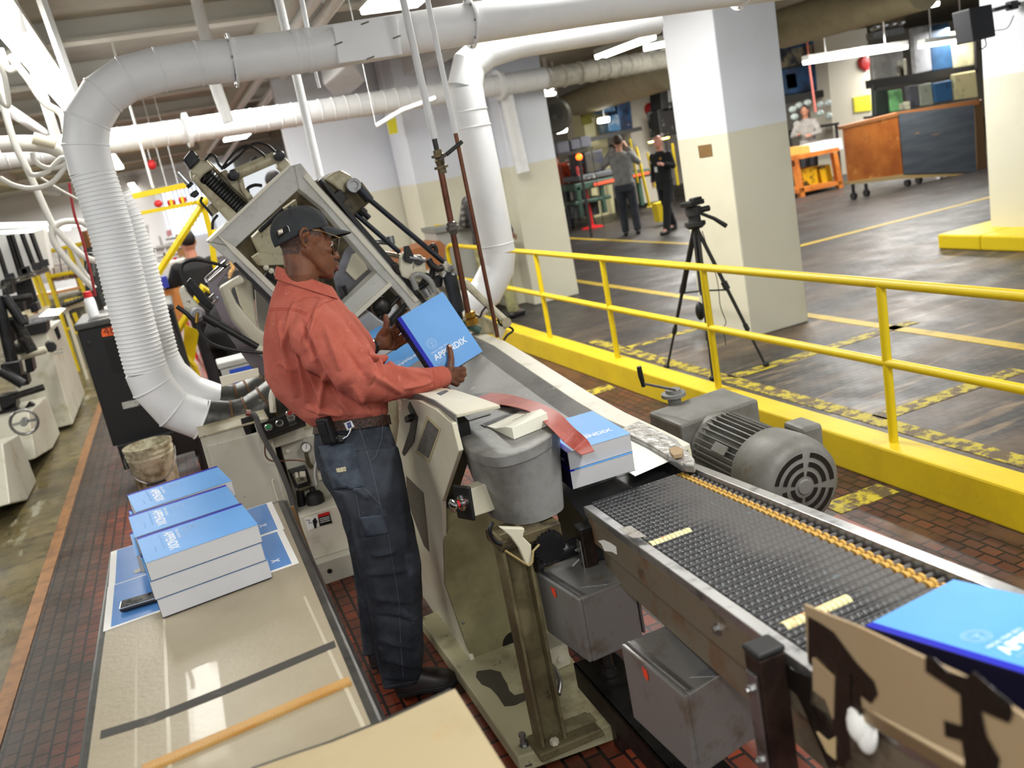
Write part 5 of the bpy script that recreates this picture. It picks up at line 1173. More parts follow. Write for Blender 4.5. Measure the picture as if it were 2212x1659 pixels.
# ================================================================== MACHINE CABINET with controls
cb_m = M('cabinet_cream', (192, 190, 176), .4, 0, ((176, 172, 152), 4, .5, .7), var2=((126, 96, 60), 22, .7, .76))
mc = thing('machine_cabinet', 'cream control cabinet with push-button panel, gauge and electrical warning label left of the man', 'cabinet', (.2, 4.4, 0))
YC = 4.3
x0 = PY(436, 960, YC).x; x1 = PY(610, 1000, YC).x
zc = PY(436, 942, YC).z
MB().bx(x0, x1-.015, YC, YC+.75, .12, zc).build('left_box', cb_m, mc, smooth=0, bevel=.006)
MB().bx(x0-.004, x1-.01, YC-.006, YC+.76, zc-.006, zc+.004).build('box_top', gold, mc, smooth=0, bevel=.003)
MB().bx(x0+.02, x1-.03, YC-.014, YC, .16, zc-.05).build('door', cb_m, mc, smooth=0, bevel=.004)
MB().tube([PY(455, 1040, YC-.02), PY(450, 1046, YC-.04), PY(453, 1060, YC-.04), PY(460, 1062, YC-.02)], .006, 8).build('door_handle', cream_l, mc)
MB().tube([PY(590, 1035, YC-.02), PY(588, 1040, YC-.03), PY(600, 1080, YC-.03), PY(603, 1078, YC-.02)], .004, 8).build('door_latch', cream_l, mc)
x2, x3 = PY(648, 1120, 4.25).x, PY(775, 1085, 4.25).x+.04
z2 = PY(700, 1100, 4.25).z
MB().bx(x2, x3, 4.25, 5.0, .12, z2).build('right_box', cream_l, mc, smooth=0, bevel=.005)
MB().bx(x2-.01, x3+.05, 4.19, 5.0, .0, .12).build('plinth', cb_m, mc, smooth=0, bevel=.006)
MB().bx(x2+.01, x3, 4.42, 5.0, z2, PY(600, 960, 4.42).z).build('instrument_panel', cb_m, mc, smooth=0, bevel=.005)
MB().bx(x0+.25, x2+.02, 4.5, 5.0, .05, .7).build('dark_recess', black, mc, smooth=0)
p = PY(712, 1234, 4.187); MB().cyl(p, p+Vector((0, .01, 0)), .012).build('plinth_hole', black, mc)
def pc_(name, px, m, Y, t=.02, bev=.003): return MB().prism([PY(x, y, Y) for x, y in px], (0, t, 0)).build(name, m, mc, smooth=0, bevel=bev)
pc_('panel_wedge', [(566, 945), (650, 915), (664, 945), (572, 975), (580, 962)], cb_m, 4.36, .1)
# sloping push-button box
A, B = PY(563, 922, 4.3), PY(650, 890, 4.3); d = (B-A).normalized(); dn = (PY(572, 944, 4.25)-A).normalized()
dn = (dn-d*dn.dot(d)).normalized(); nf_ = d.cross(dn); nf_ = nf_ if nf_.y < 0 else -nf_
L = (B-A).length; R3 = frame3(d, dn, nf_)
c = A+d*L*.5+dn*.035
MB().box(c, (L, .085, .04), R3).build('button_panel', M('glossy_black', (20, 20, 20), .25, 0, ((70, 70, 66), 40, .68, .74)), mc, smooth=0, bevel=.006)
for q, m_ in ((.16, M('green_button', (34, 118, 70), .35)), (.43, black)):
    o = A+d*L*q+dn*.035+nf_*.02
    MB().lathe(o, nf_, [(.019, 0), (.019, .004), (.013, .006), (.013, .003), (.001, .003)], n=24).build('button_ring', chrome, mc)
    MB().lathe(o+nf_*.003, nf_, [(.0125, 0), (.0125, .004), (.001, .005)], n=20).build('push_button', m_, mc)
o = A+d*L*.73+dn*.028+nf_*.02
MB().lathe(o, nf_, [(.020, 0), (.020, .006), (.015, .008), (.015, .022), (.020, .026), (.020, .036), (.012, .040)], n=24).build('mushroom_stop', chrome, mc)
MB().lathe(o+nf_*.036, nf_, [(.013, 0), (.012, .006), (.001, .007)], n=20).build('red_cap', M('dark_red', (130, 40, 36), .3), mc)
# gauge, window box, jar
o = PY(661, 966, 4.38); MB().lathe(o, (0, -1, 0), [(.024, -.02), (.026, 0), (.026, .008), (.022, .008), (.022, .005), (.001, .005)], n=28).build('gauge_case', steel, mc)
MB().lathe(o+Vector((0, -.0052, 0)), (0, -1, 0), [(.0215, 0), (.0215, .0006)], n=28).build('gauge_dial', paper, mc)
MB().box(o+Vector((.002, -.0068, .004)), (.0025, .001, .024), rot_xyz(y=.3)).build('gauge_needle', black, mc, smooth=0)
MB().tube([PY(661, 978, 4.4), PY(666, 1000, 4.4), PY(674, 1010, 4.4)], .010, 8).build('gauge_stem', darkolive, mc)
for x, y in ((621, 974),): MB().lathe(PY(x, y, 4.41), (0, -1, 0), [(.010, 0), (.010, .006), (.002, .008)], n=14).build('button_plug', cream_l, mc)
pc_('window_box', [(624, 1020), (662, 1010), (673, 1044), (638, 1056)], blackm, 4.36, .06, .006)
pc_('window_glass', [(632, 1024), (658, 1017), (664, 1040), (642, 1047)], M('dirty_glass', (130, 128, 108), .3, 0, ((50, 50, 46), 30, .5, .6)), 4.353, .006, .001)
for x, y in ((640, 1024), (650, 1022), (656, 1022)): pc_('switch_lever', [(x-3, y-3), (x+3, y-4), (x+5, y+7), (x-1, y+9)], cream_l, 4.348, .004, .001)
MB().lathe(PY(686, 1100, 4.38), (0, 0, 1), [(.001, 0), (.045, .002), (.045, .075), (.035, .09), (.014, .1), (.014, .12), (.001, .121)]).build('black_jar', rubber, mc)
pt = lambda n, pts, r, m, Y, sm=True: MB().tube(arc([PY(x, y, Y) for x, y in pts], 6) if sm else [PY(x, y, Y) for x, y in pts], r, 10).build(n, m, mc)
pt('white_tube', [(684, 1048), (680, 1030), (680, 1012), (684, 996)], .005, whitep, 4.38)
pt('valve_body', [(648, 1060), (652, 1090), (655, 1105)], .02, blackm, 4.4, False)
pt('valve_body', [(645, 1058), (672, 1050)], .014, darkolive, 4.4, False)
pt('sensor_knob', [(690, 1020), (695, 1034)], .014, cream_l, 4.38, False)
pt('conduit', [(538, 892), (552, 900), (562, 930), (580, 965), (600, 1000), (622, 1055), (638, 1105)], .013, M('grey_conduit', (92, 92, 92), .4, .3), 4.2)
MB().lathe(PY(536, 892, 4.2), (1, 0, -.3), [(.016, -.01), (.016, .01), (.012, .012)], n=8).build('conduit_nut', chrome, mc, smooth=30)
pc_('steel_bracket', [(520, 905), (545, 896), (560, 945), (536, 955), (524, 925)], darksteel, 4.3, .02)
pt('thin_copper_tube', [(572, 960), (574, 985), (590, 996), (630, 994), (660, 996)], .0035, copper, 4.26)
# warning label: white half with hand, black half with red band
pc_('warning_label', [(658, 1120), (686, 1112), (690, 1137), (666, 1146)], paper, 4.247, .003, 0)
pc_('warning_label_text_half', [(686, 1112), (711, 1105), (718, 1130), (691, 1137)], black, 4.247, .003, 0)
pc_('warning_red_band', [(686, 1112), (711, 1105), (713, 1111), (688, 1118)], redp, 4.245, .003, 0)
pc_('hand_symbol', [(676, 1130), (675, 1124), (677, 1123), (678, 1120), (679.5, 1120), (680, 1119), (681.5, 1119.5), (682, 1120), (683.5, 1121), (683.5, 1125), (685, 1124), (686, 1126), (684, 1132), (684, 1140), (679, 1142), (678, 1136)], black, 4.245, .002, 0)
pt('shock_arrow', [(661, 1124), (668, 1123), (667, 1130), (674, 1129)], .0016, black, 4.246, False)
for i, (x, y) in enumerate(((689, 1121), (690, 1125), (691, 1129))): 
    pc_('warning_text_line', [(x+1, y), (x+22, y-6), (x+22.4, y-5), (x+1.2, y+1)], paper, 4.245, .002, 0)
tag(MB().prism([PY(x, y, 4.28) for x, y in ((474, 815), (558, 795), (560, 812), (480, 836))], (0, .02, 0)).build('white_card', M('card_white', (226, 220, 200), .6), smooth=0, bevel=.003), 'blank off-white card strip standing above the galvanised duct elbows', 'card')
pl_t = thing('plastic_tub', 'white tub with blue label standing behind the galvanised duct elbows', 'tub', PY(525, 830, 5.4))
pcx = PY(524, 800, 5.4)
MB().loft([[pcx+Vector((sx*.12*k, sy*.09*k, z)) for sx, sy in ((-1, -1), (1, -1), (1, 1), (-1, 1))] for z, k in ((-.18, .9), (.05, 1))]).build('tub_body', M('tub_white', (196, 198, 198), .4), pl_t, smooth=0, bevel=.01)
MB().box(pcx+Vector((0, 0, .07)), (.26, .2, .035)).build('tub_lid', M('tub_lid', (188, 188, 186), .4), pl_t, smooth=0, bevel=.008)
MB().box(pcx+Vector((.02, -.0925, -.02)), (.19, .004, .11)).build('blue_label', M('tub_blue', (40, 84, 206), .5), pl_t, smooth=0)
MB().box(pcx+Vector((.05, -.096, -.05)), (.12, .004, .06)).build('tan_label', M('tub_tan', (168, 152, 110), .5), pl_t, smooth=0)
ms_ = thing('metal_stand', 'plain grey stand under the white tub behind the duct elbows', 'stand', (pcx.x, pcx.y, 0))
MB().box((pcx.x, pcx.y, (pcx.z-.18)/2), (.3, .22, pcx.z-.181)).build('stand_body', cab_dark if False else castgrey, ms_, smooth=0, bevel=.006)
# ================================================================== BLACK CABINET, BUCKET
YK = 6.95
bk = thing('black_cabinet', 'black wheeled cabinet with vent grille and orange tag behind the ribbed ducts', 'cabinet', (-.4, 7.2, 0))
xa_, xb_ = PY(180, 760, YK).x, PY(440, 900, YK).x
zt_ = PY(185, 712, YK).z; zb_ = .16
blk = M('cabinet_black', (20, 20, 22), .42, .1)
MB().bx(xa_, xb_, YK, YK+.75, zb_+.18, zt_).build('cabinet_body', blk, bk, smooth=0, bevel=.01)
MB().bx(xa_+.03, xb_, YK-.05, YK+.7, zb_, zb_+.19).build('lower_tray', blk, bk, smooth=0, bevel=.01)
MB().bx(xa_-.01, xb_+.01, YK-.015, YK+.77, zt_, zt_+.05).build('grey_top', M('cabinet_top_grey', (74, 74, 72), .45, .2, ((50, 50, 50), 6, .5, .7)), bk, smooth=0, bevel=.012)
for x in (xa_+.12, xb_-.1):
    MB().cyl((x-.02, YK+.02, .07), (x+.02, YK+.02, .07), .07, n=24).cyl((x-.024, YK+.02, .07), (x+.024, YK+.02, .07), .025).box((x, YK+.03, .13), (.06, .09, .05)).build('caster', rubber, bk, smooth=40)
p0 = PY(248, 716, YK-.002)
MB().prism([PY(x, y, YK-.003) for x, y in ((220, 711), (232, 708), (254, 703), (254, 722), (221, 728), (219, 720))], (0, .003, 0)).build('orange_tag', orange, bk, smooth=0)
text_obj('tag_lettering', '480', .085, M('tag_ink', (120, 44, 20), .6), PY(225, 725, YK-.005), (1, 0, 0), (0, 0, 1), bk, .0005)
sl = MB()
for i in range(9):
    x = PY(232+i*6.2, 760, YK).x; sl.bx(x, x+.012, YK-.004, YK+.002, PY(250, 800, YK).z-.02, PY(226, 735, YK).z)
so = sl.build('vent_grille', M('vent_black', (6, 6, 6), .7), bk, smooth=0); so['kind'] = 'stuff'
MB().prism([PY(x, y, YK-.003) for x, y in ((263, 870), (299, 862), (301, 876), (266, 884))], (0, .003, 0)).build('rating_plate', M('plate_grey', (172, 172, 166), .5, 0, ((110, 110, 104), 60, .5, .6)), bk, smooth=0)
MB().lathe(PY(193, 742, YK), (0, -1, 0), [(.018, 0), (.018, .006), (.004, .008)], n=14).build('lock', darksteel, bk)
tag(MB().prism([PY(x, y, 7.0) for x, y in ((188, 694), (196, 686), (260, 676), (262, 690), (188, 702))], (0, .2, 0)).build('grey_slab', castgrey, smooth=0, bevel=.01), 'grey slab lying on the black cabinet behind the ribbed duct', 'slab')
sc = thing('spray_can', 'white spray can with red cap standing on the black cabinet', 'spray can', PY(205, 690, 7.1))
pb_ = PY(206, 690, 7.1); MB().lathe(pb_, (0, 0, 1), [(.001, 0), (.036, .003), (.036, .15), (.02, .17)]).build('can_body', whitep, sc)
MB().lathe(pb_+Vector((0, 0, .165)), (0, 0, 1), [(.03, 0), (.028, .04), (.001, .045)]).build('red_cap', redp, sc)
bu = thing('bucket', 'dirty white ribbed plastic pail with wire handle in front of the black cabinet', 'bucket', (-.48, 6.72, 0))
bc = Vector((-.485, 6.62, 0)); bmn = M('dirty_white_plastic', (196, 190, 164), .5, 0, ((98, 84, 50), 9, .44, .66), (30, .1), var2=((54, 46, 30), 30, .62, .7))
MB().lathe(bc, (0, 0, 1), [(.001, 0), (.135, .0), (.138, .006), (.156, .28), (.160, .285), (.160, .295), (.157, .297), (.158, .31), (.163, .315), (.163, .325), (.159, .327), (.160, .35), (.166, .352), (.166, .372), (.158, .374), (.153, .36), (.133, .012), (.001, .01)], n=48).build('pail', bmn, bu, smooth=35)
hp = [bc+Vector((math.cos(a)*.17, math.sin(a)*.17-.02, .31-.18*math.sin(math.pi*(a-math.pi)/math.pi))) for a in [math.pi+math.pi*i/16 for i in range(17)]]
MB().tube(hp, .0035, 8).build('wire_handle', steel, bu)
MB().tube([hp[7]+Vector((-.03, 0, 0)), hp[8], hp[9]+Vector((.03, 0, 0))], .011, 10).build('handle_grip', black, bu)
# ================================================================== THE MAN IN THE CAP
from mathutils.bvhtree import BVHTree
skin = M('skin_brown', (116, 74, 52), .5, 0, ((88, 54, 38), 14, .42, .66), (220, .12), spec=.3)
stub = M('cropped_hair', (66, 46, 38), .6, 0, ((104, 66, 46), 90, .5, .62), (300, .3))
lipm = M('lip_skin', (104, 62, 54), .4)
mous = M('moustache_hair', (44, 32, 28), .65, 0, ((92, 60, 44), 200, .5, .6))
eyew = M('eye_white', (196, 188, 180), .2); irism = M('iris_dark', (24, 16, 12), .15)
shirt_m = M('salmon_cotton', (190, 105, 89), .9, 0, ((168, 83, 69), 6, .42, .68), (260, .25), var2=((208, 134, 112), 34, .62, .74), spec=.2)
denim = M('blue_denim', (66, 71, 80), .9, 0, ((42, 46, 54), 5, .42, .62), (420, .5), var2=((100, 112, 130), 7, .60, .74), spec=.2)
thread = M('denim_thread', (98, 104, 112), .8); capm = M('cap_charcoal', (58, 60, 61), .85, 0, ((46, 50, 54), 12, .4, .7), (300, .25), spec=.2)
cap_in = M('cap_underside', (20, 22, 24), .9)
man = thing('person', 'man in dark cap, salmon shirt and jeans standing at the chute holding up a book', 'person', (.40, 3.08, 0))
def ring(L_, R_, t, d, n=28, p=2.3, tl=None):
    A = PD(L_[0], L_[1], t); B = PD(R_[0], R_[1], t if tl is None else tl)
    c = (A+B)/2; e1 = (B-A)/2; v = (c-CO).normalized(); v = (v-e1.normalized()*v.dot(e1.normalized())).normalized(); e2 = v*d
    out = []
    for i in range(n):
        a = 2*math.pi*i/n; ca_, sa_ = math.cos(a), math.sin(a)
        out.append(c+e1*math.copysign(abs(ca_)**(2/p), ca_)+e2*math.copysign(abs(sa_)**(2/p), sa_))
    return out
def scale_ring(r, k):
    c = sum(r, Vector())/len(r); return [c+(q-c)*k for q in r]
TR = [((601, 604), (720, 630), 3.03, .070), ((590, 645), (733, 650), 3.04, .105), ((580, 690), (752, 678), 3.05, .150), ((574, 730), (772, 707), 3.06, .160),
      ((572, 770), (795, 737), 3.08, .158), ((577, 815), (818, 777), 3.10, .155), ((597, 855), (832, 817), 3.12, .150), ((628, 886), (838, 857), 3.14, .145),
      ((650, 905), (838, 888), 3.15, .145), ((676, 921), (834, 902), 3.16, .125)]
torso = [ring(*q) for q in TR]
SL = [(664, 678, 2.97, .070), (684, 712, 2.92, .080), (712, 760, 2.92, .083), (748, 800, 2.93, .077), (782, 822, 2.97, .069), (826, 830, 3.05, .062), (872, 826, 3.15, .056), (918, 821, 3.26, .047), (944, 818, 3.32, .041), (957, 815, 3.345, .039)]
SR = [(700, 668, 3.24, .070), (742, 712, 3.34, .070), (782, 752, 3.44, .055), (792, 754, 3.46, .045)]
JW = [((684, 908), (836, 890), 3.16, .122), ((680, 935), (842, 915), 3.17, .132), ((680, 975), (853, 955), 3.18, .138), ((690, 1015), (865, 1000), 3.17, .13)]
J1 = [((700, 1040), (872, 1022), 3.10, .10), ((722, 1075), (880, 1062), 3.09, .10), ((737, 1115), (887, 1103), 3.10, .095), ((752, 1170), (898, 1158), 3.12, .09), ((776, 1230), (907, 1220), 3.16, .083),
      ((793, 1290), (911, 1282), 3.19, .078), ((804, 1345), (913, 1338), 3.22, .076), ((812, 1400), (914, 1392), 3.26, .076), ((818, 1450), (912, 1440), 3.29, .08), ((829, 1491), (905, 1476), 3.32, .082)]
J2 = [((700, 1040), (850, 1022), 3.27, .09), ((722, 1075), (855, 1062), 3.30, .09), ((738, 1120), (855, 1112), 3.33, .088), ((752, 1180), (850, 1175), 3.38, .08), ((766, 1250), (846, 1246), 3.42, .075), ((775, 1320), (842, 1318), 3.46, .072), ((782, 1380), (840, 1376), 3.50, .07), ((786, 1418), (838, 1410), 3.52, .072)]
# head frame
php, hyaw, hroll = math.radians(22), math.radians(10), math.radians(9)
hf = Vector((math.cos(php)*math.cos(hyaw), math.cos(php)*math.sin(hyaw), -math.sin(php)))
hu = Vector((math.sin(php)*math.cos(hyaw), math.sin(php)*math.sin(hyaw), math.cos(php)))
hl = hu.cross(hf)
Rr = Matrix.Rotation(-hroll, 3, hf); hu = Rr @ hu; hl = Rr @ hl
hO_ = PY(655, 516, 3.01) + hl*.074 + hf*.020
HR = frame3(hf, hl, hu)
def H(f, l, u): return hO_ + hf*f + hl*l + hu*u
sk = MB()
# cranium, face, jaw
sk.ball(H(.002, 0, .030), (.090, .073, .084), HR, 24, 16)
FRONT = [(.075, .060, .045), (.055, .080, .056), (.035, .093, .061), (.022, .093, .062), (.008, .090, .062), (-.010, .096, .061), (-.026, .104, .058), (-.040, .113, .053), (-.052, .118, .049), (-.066, .118, .045), (-.080, .117, .040), (-.092, .113, .032), (-.102, .098, .022)]
rings = []
for u, f, w in FRONT:
    b = -.01 if u > -.03 else -.01 + (-.03-u)*.9
    m_, a_ = (f+b)/2, (f-b)/2
    rr_l = []
    for i in range(24):
        an = 2*math.pi*i/24; cc, ss = math.cos(an), math.sin(an)
        rr_l.append(H(m_+a_*math.copysign(abs(cc)**.9, cc), w*math.copysign(abs(ss)**.85, ss), u))
    rings.append(rr_l)
sk.loft(rings)
for s in (-1, 1):
    sk.caps(H(.0, s*.056, -.028), H(.088, s*.020, -.084), .020, .017)
    sk.ball(H(.072, s*.043, -.014), (.020, .017, .015), HR)
    sk.caps(H(.090, s*.008, .030), H(.076, s*.050, .028), .008, .008)
    sk.ball(H(.114, s*.014, -.027), (.012, .0095, .0095), HR)
    sk.ball(H(.080, s*.032, .012), (.014, .016, .010), HR)
sk.tube([H(.090, 0, .022), H(.104, 0, .000), H(.121, 0, -.016), H(.127, 0, -.024), H(.110, 0, -.031)], [.008, .009, .011, .0125, .009], 12)
sk.caps(H(.118, -.016, -.046), H(.127, 0, -.046), .006, .0082); sk.caps(H(.118, .016, -.046), H(.127, 0, -.046), .006, .0082)
sk.caps(H(.117, -.015, -.060), H(.128, 0, -.063), .007, .0098); sk.caps(H(.117, .015, -.060), H(.128, 0, -.063), .007, .0098)
sk.ball(H(.104, 0, -.088), (.018, .020, .015), HR)
# ears
for s in (-1, 1):
    hx = [(.016, .016, .074), (.012, .028, .078), (.002, .033, .083), (-.009, .028, .088), (-.015, .014, .089), (-.013, 0, .086), (-.004, -.014, .080), (.008, -.023, .075), (.016, -.016, .072)]
    sk.tube(arc([H(f-.020, s*l, u) for f, u, l in hx], 4), .0052, 8)
    sk.ball(H(-.020, s*.074, .006), (.015, .006, .026), HR)
    sk.tube(arc([H(f-.020, s*l, u) for f, u, l in ((.008, .018, .080), (-.003, .014, .083), (-.004, 0, .082), (.004, -.010, .078))], 3), .0032, 8)
# neck
sk.tube([H(-.012, 0, -.005), H(-.002, 0, -.06), H(.006, 0, -.10), PD(655, 640, 3.03), PD(662, 680, 3.04)], [.056, .052, .054, .064, .075], 20)
# torso, arms, legs under the clothes
sk.loft([scale_ring(r, .86) for r in torso[1:]]+[scale_ring(ring(*q), .86) for q in JW])
sk.tube([PD(x, y, t) for x, y, t, r in SL], [r*.72 for *_, r in SL], 14)
sk.tube([PD(x, y, t) for x, y, t, r in SR], [r*.72 for *_, r in SR], 14)
for J in (J1, J2): sk.loft([scale_ring(ring(*q), .7) for q in [JW[2]]+J[1:]])
# right hand (near), thumb on the cover, fingers round the foot of the book
cN = hex_.cross((hey-hex_*hey.dot(hex_)).normalized())        # cover normal
def on_cover(x, y, off): return PP(x, y, hb1, cN) + cN*off
w0 = PD(957, 815, 3.345)
kn = [(1001, 798, 3.47), (1002, 809, 3.465), (997, 820, 3.46), (987, 829, 3.45)]
sk.tube([PD(940, 817, 3.31), w0, PD(966, 812, 3.38)], [.029, .026, .027], 14)
pc0 = PD(977, 809, 3.405)
for i, (x, y, t) in enumerate(kn):
    k0 = PD(x, y, t); s0 = PD(963+i*1, 803+i*5, 3.37)
    sk.caps(s0, k0, .016, .0125)
    # proximal, middle, distal phalanges curling behind the book
    lens = (.040, .026, .020) if i != 3 else (.032, .020, .017)
    d1_ = (cN*-.72 + (PD(x-4, y-14, t)-k0).normalized()*.55).normalized(); d2_ = (cN*-.30 + hey*.9 - hex_*.1).normalized(); d3_ = (hey*.95-hex_*.2).normalized()
    back = -HT-.010
    a = k0; b = a+d1_*lens[0]; b2 = b
    k_ = (b-hb1).dot(cN)
    if k_ > back: b = b + cN*(back-k_)
    c = b+d2_*lens[1]; c = c+cN*(back-.001-(c-hb1).dot(cN)); e = c+d3_*lens[2]
    for p, q, r1, r2 in ((a, b, .0115, .010), (b, c, .010, .009), (c, e, .009, .0078)): sk.caps(p, q, r1, r2, 10)
sk.ball(pc0, (.030, .022, .026), frame3((PD(1000, 809, 3.46)-w0).normalized(), (PD(1000, 809, 3.46)-w0).normalized().cross(Vector((0, 0, 1))).normalized(), (PD(1000, 809, 3.46)-w0).normalized().cross((PD(1000, 809, 3.46)-w0).normalized().cross(Vector((0, 0, 1)))).normalized()))
tbase = PD(972, 798, 3.385); tj = on_cover(973, 778, .016); tj2 = on_cover(971, 762, .014); tt_ = on_cover(969, 749, .009)
for p, q, r1, r2 in ((PD(964, 808, 3.375), tbase, .017, .017), (tbase, tj, .0165, .0125), (tj, tj2, .0120, .0118), (tj2, tt_, .0112, .0092)): sk.caps(p, q, r1, r2, 12)
# left hand behind the spine, thumb up
wl = PD(808, 748, 3.49)
sk.tube([PD(785, 754, 3.45), wl, PD(818, 742, 3.50)], [.026, .025, .028], 14)
plc = PD(831, 732, 3.505)
hd = (PD(846, 722, 3.55)-wl).normalized(); hs = hd.cross(Vector((0, 0, 1))).normalized(); hv = hs.cross(hd)
sk.ball(plc, (.042, .022, .040), frame3(hd, hs, hv))
lk = [(846, 714), (850, 726), (853, 739), (853, 751)]
for i, (x, y) in enumerate(lk):
    k0 = PD(x, y, 3.535)
    sk.caps(PD(822, 730+i*6, 3.51), k0, .015, .012)
    back = -HT-.011
    dirx = (hex_*.9 + hey*(.22-.12*i)).normalized()
    b = k0+dirx*.040; b = b+cN*(back-(b-hb1).dot(cN)); c = b+dirx*.026; e = c+dirx*.02
    for p, q, r1, r2 in ((k0, b, .0115, .010), (b, c, .010, .009), (c, e, .009, .0078)): sk.caps(p, q, r1, r2, 10)
lt = [PD(826, 722, 3.49), PD(835, 708, 3.475), PD(835, 694, 3.47), PD(833, 683, 3.468)]
for (p, q), (r1, r2) in zip(zip(lt, lt[1:]), ((.018, .0145), (.0135, .0125), (.012, .0095))): sk.caps(p, q, r1, r2, 12)
body_me = fuse(sk, .0027, 5, .5)
a = mesh_xyz(body_me).astype(np.float64)
rel = a - np.array(hO_); F_ = rel @ np.array(hf); L_2 = rel @ np.array(hl); U_ = rel @ np.array(hu)
for m in (skin, stub, lipm, mous): body_me.materials.append(m)
cen = np.empty(len(body_me.polygons)*3, dtype=np.float32); body_me.polygons.foreach_get('center', cen); cen = cen.reshape(-1, 3).astype(np.float64) - np.array(hO_)
f_, l_, u_ = cen @ np.array(hf), cen @ np.array(hl), cen @ np.array(hu)
mi = np.zeros(len(cen), dtype=np.int32)
near = (np.abs(f_) < .16) & (np.abs(l_) < .12) & (u_ > -.12) & (u_ < .16)
hair = near & ((u_ > -.048+.35*np.clip(f_+.05, -1, .0)) & (f_ < -.022)) & (np.abs(l_) < .077)
hair |= near & (u_ > .018) & (f_ < .042) & (np.abs(l_) < .077)
mi[hair] = 1
lips = near & (f_ > .117) & (np.abs(u_+.053) < .016) & (np.abs(l_) < .022)
mi[lips] = 2
mu = near & (f_ > .098) & (u_ > -.0425) & (u_ < -.0335) & (np.abs(l_) < .028)
mi[mu] = 3
body_me.polygons.foreach_set('material_index', mi)
body = bpy.data.objects.new('body', body_me); COL.objects.link(body); attach(body, man)
for s in (-1, 1):
    e_ = MB().ball(H(.088, s*.032, .011), .0105).build('eyeball', eyew, body)
    MB().ball(H(.0955, s*.0325, .008), (.0035, .0045, .0045), HR).build('iris', irism, body)
    MB().tube(arc([H(.094, s*.020, .012), H(.101, s*.030, .015), H(.094, s*.044, .012)], 4), .0028, 8).build('eyelid', skin, body)
MB().ball(H(.106, -.0185, -.030), (.004, .003, .002), HR).build('nostril', irism, body)
MB().box(tt_+cN*.0095-hey*.002, (.011, .012, .002), frame3(hex_, hey, cN)).build('thumbnail', M('nail', (170, 124, 104), .3), body, bevel=.0009)
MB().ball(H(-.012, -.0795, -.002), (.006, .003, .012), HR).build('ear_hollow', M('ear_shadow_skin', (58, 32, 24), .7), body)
# ---- clothes
def folds(me, amp, fn):
    c = mesh_xyz(me).astype(np.float64); n = mesh_nrm(me).astype(np.float64)
    h = fn(c); mesh_set(me, c + n*(h*amp)[:, None])
def px_of(c):
    v = c - np.array(CO); z = v @ np.array(CF)
    return CX + FPX*(v @ np.array(CR))/z, CY - FPX*(v @ np.array(CU))/z
def nz(c, s, off=0.0):
    return np.array([noise.noise(Vector((p[0]*s[0]+off, p[1]*s[1], p[2]*s[2]))) for p in c])
def crease(X, Y, p, q, w, taper=True):
    """soft fold line from pixel p to q as seen on the cloth (a ridge, width w px)"""
    dx, dy = q[0]-p[0], q[1]-p[1]; L = math.hypot(dx, dy); ux, uy = dx/L, dy/L
    s = (X-p[0])*ux+(Y-p[1])*uy; d = -(X-p[0])*uy+(Y-p[1])*ux
    env = np.clip(s/L, 0, 1); env = np.sin(np.pi*np.clip(env, .0, 1))**.6 if taper else (env > 0)*(env < 1)*1.0
    env = env*((s > 0) & (s < L))
    return np.exp(-(d/w)**2)*env
ss_ = MB(); ss_.loft(torso)
ss_.tube([PD(x, y, t) for x, y, t, r in SL], [r for *_, r in SL], 22)
ss_.tube([PD(x, y, t) for x, y, t, r in SR], [r for *_, r in SR], 18)
shirt_me = fuse(ss_, .0045, 8, .6)
def shirt_f(c):
    X, Y = px_of(c)
    h = 1.2*nz(c, (9, 9, 5)) + .5*nz(c, (24, 24, 14), 3)
    R_ = [((600, 690), (640, 860), 6, 1.3), ((632, 700), (665, 870), 7, 1.5), ((655, 770), (700, 880), 7, 1.2), ((690, 650), (660, 760), 5, 1.2), ((700, 700), (735, 800), 6, 1.3), ((735, 690), (800, 800), 6, 1.2),
          ((770, 760), (850, 790), 6, 1.6), ((790, 775), (800, 830), 5, 1.4), ((815, 770), (822, 815), 4, 1.6), ((830, 785), (900, 820), 5, 1.1), ((780, 800), (870, 850), 6, 1.2), ((850, 800), (935, 812), 4, .9), ((870, 840), (940, 822), 4, .8),
          ((600, 780), (640, 800), 5, .8), ((640, 640), (610, 760), 5, .9), ((720, 850), (760, 900), 6, 1.0), ((760, 830), (800, 900), 7, 1.0), ((700, 800), (690, 905), 6, 1.4), ((660, 880), (740, 900), 5, 1.0), ((650, 690), (690, 800), 5, -1.4), ((745, 740), (790, 815), 5, -1.2), ((676, 780), (735, 870), 6, -1.5)]
    for p, q, w, k in R_: h = h + 2.0*k*crease(X, Y, p, q, w)
    # armhole seam
    return h
folds(shirt_me, .0072, shirt_f)
shirt = link_mesh('shirt', shirt_me, shirt_m, man)
bvh_s = BVHTree.FromPolygons([v.co.copy() for v in shirt_me.vertices], [tuple(p.vertices) for p in shirt_me.polygons])
def hit(bvh, x, y, off=0.0):
    d = ray(x, y).normalized(); r = bvh.ray_cast(CO, d)
    return None if r[0] is None else r[0] + r[1]*(off if r[1].dot(d) < 0 else -off)
def seam(name, bvh, px, r, m, parent, k=8, off=.0006):
    P = []
    for (x0_, y0_), (x1_, y1_) in zip(px, px[1:]):
        for i in range(k): P.append(hit(bvh, x0_+(x1_-x0_)*i/k, y0_+(y1_-y0_)*i/k, off))
    P.append(hit(bvh, *px[-1], off)); P = [p for p in P if p is not None]
    Q = [P[0]]
    for p in P[1:]:
        if (p-Q[-1]).length < .05: Q.append(p)
    return MB().tube(Q, r, 6).build(name, m, parent) if len(Q) > 2 else None
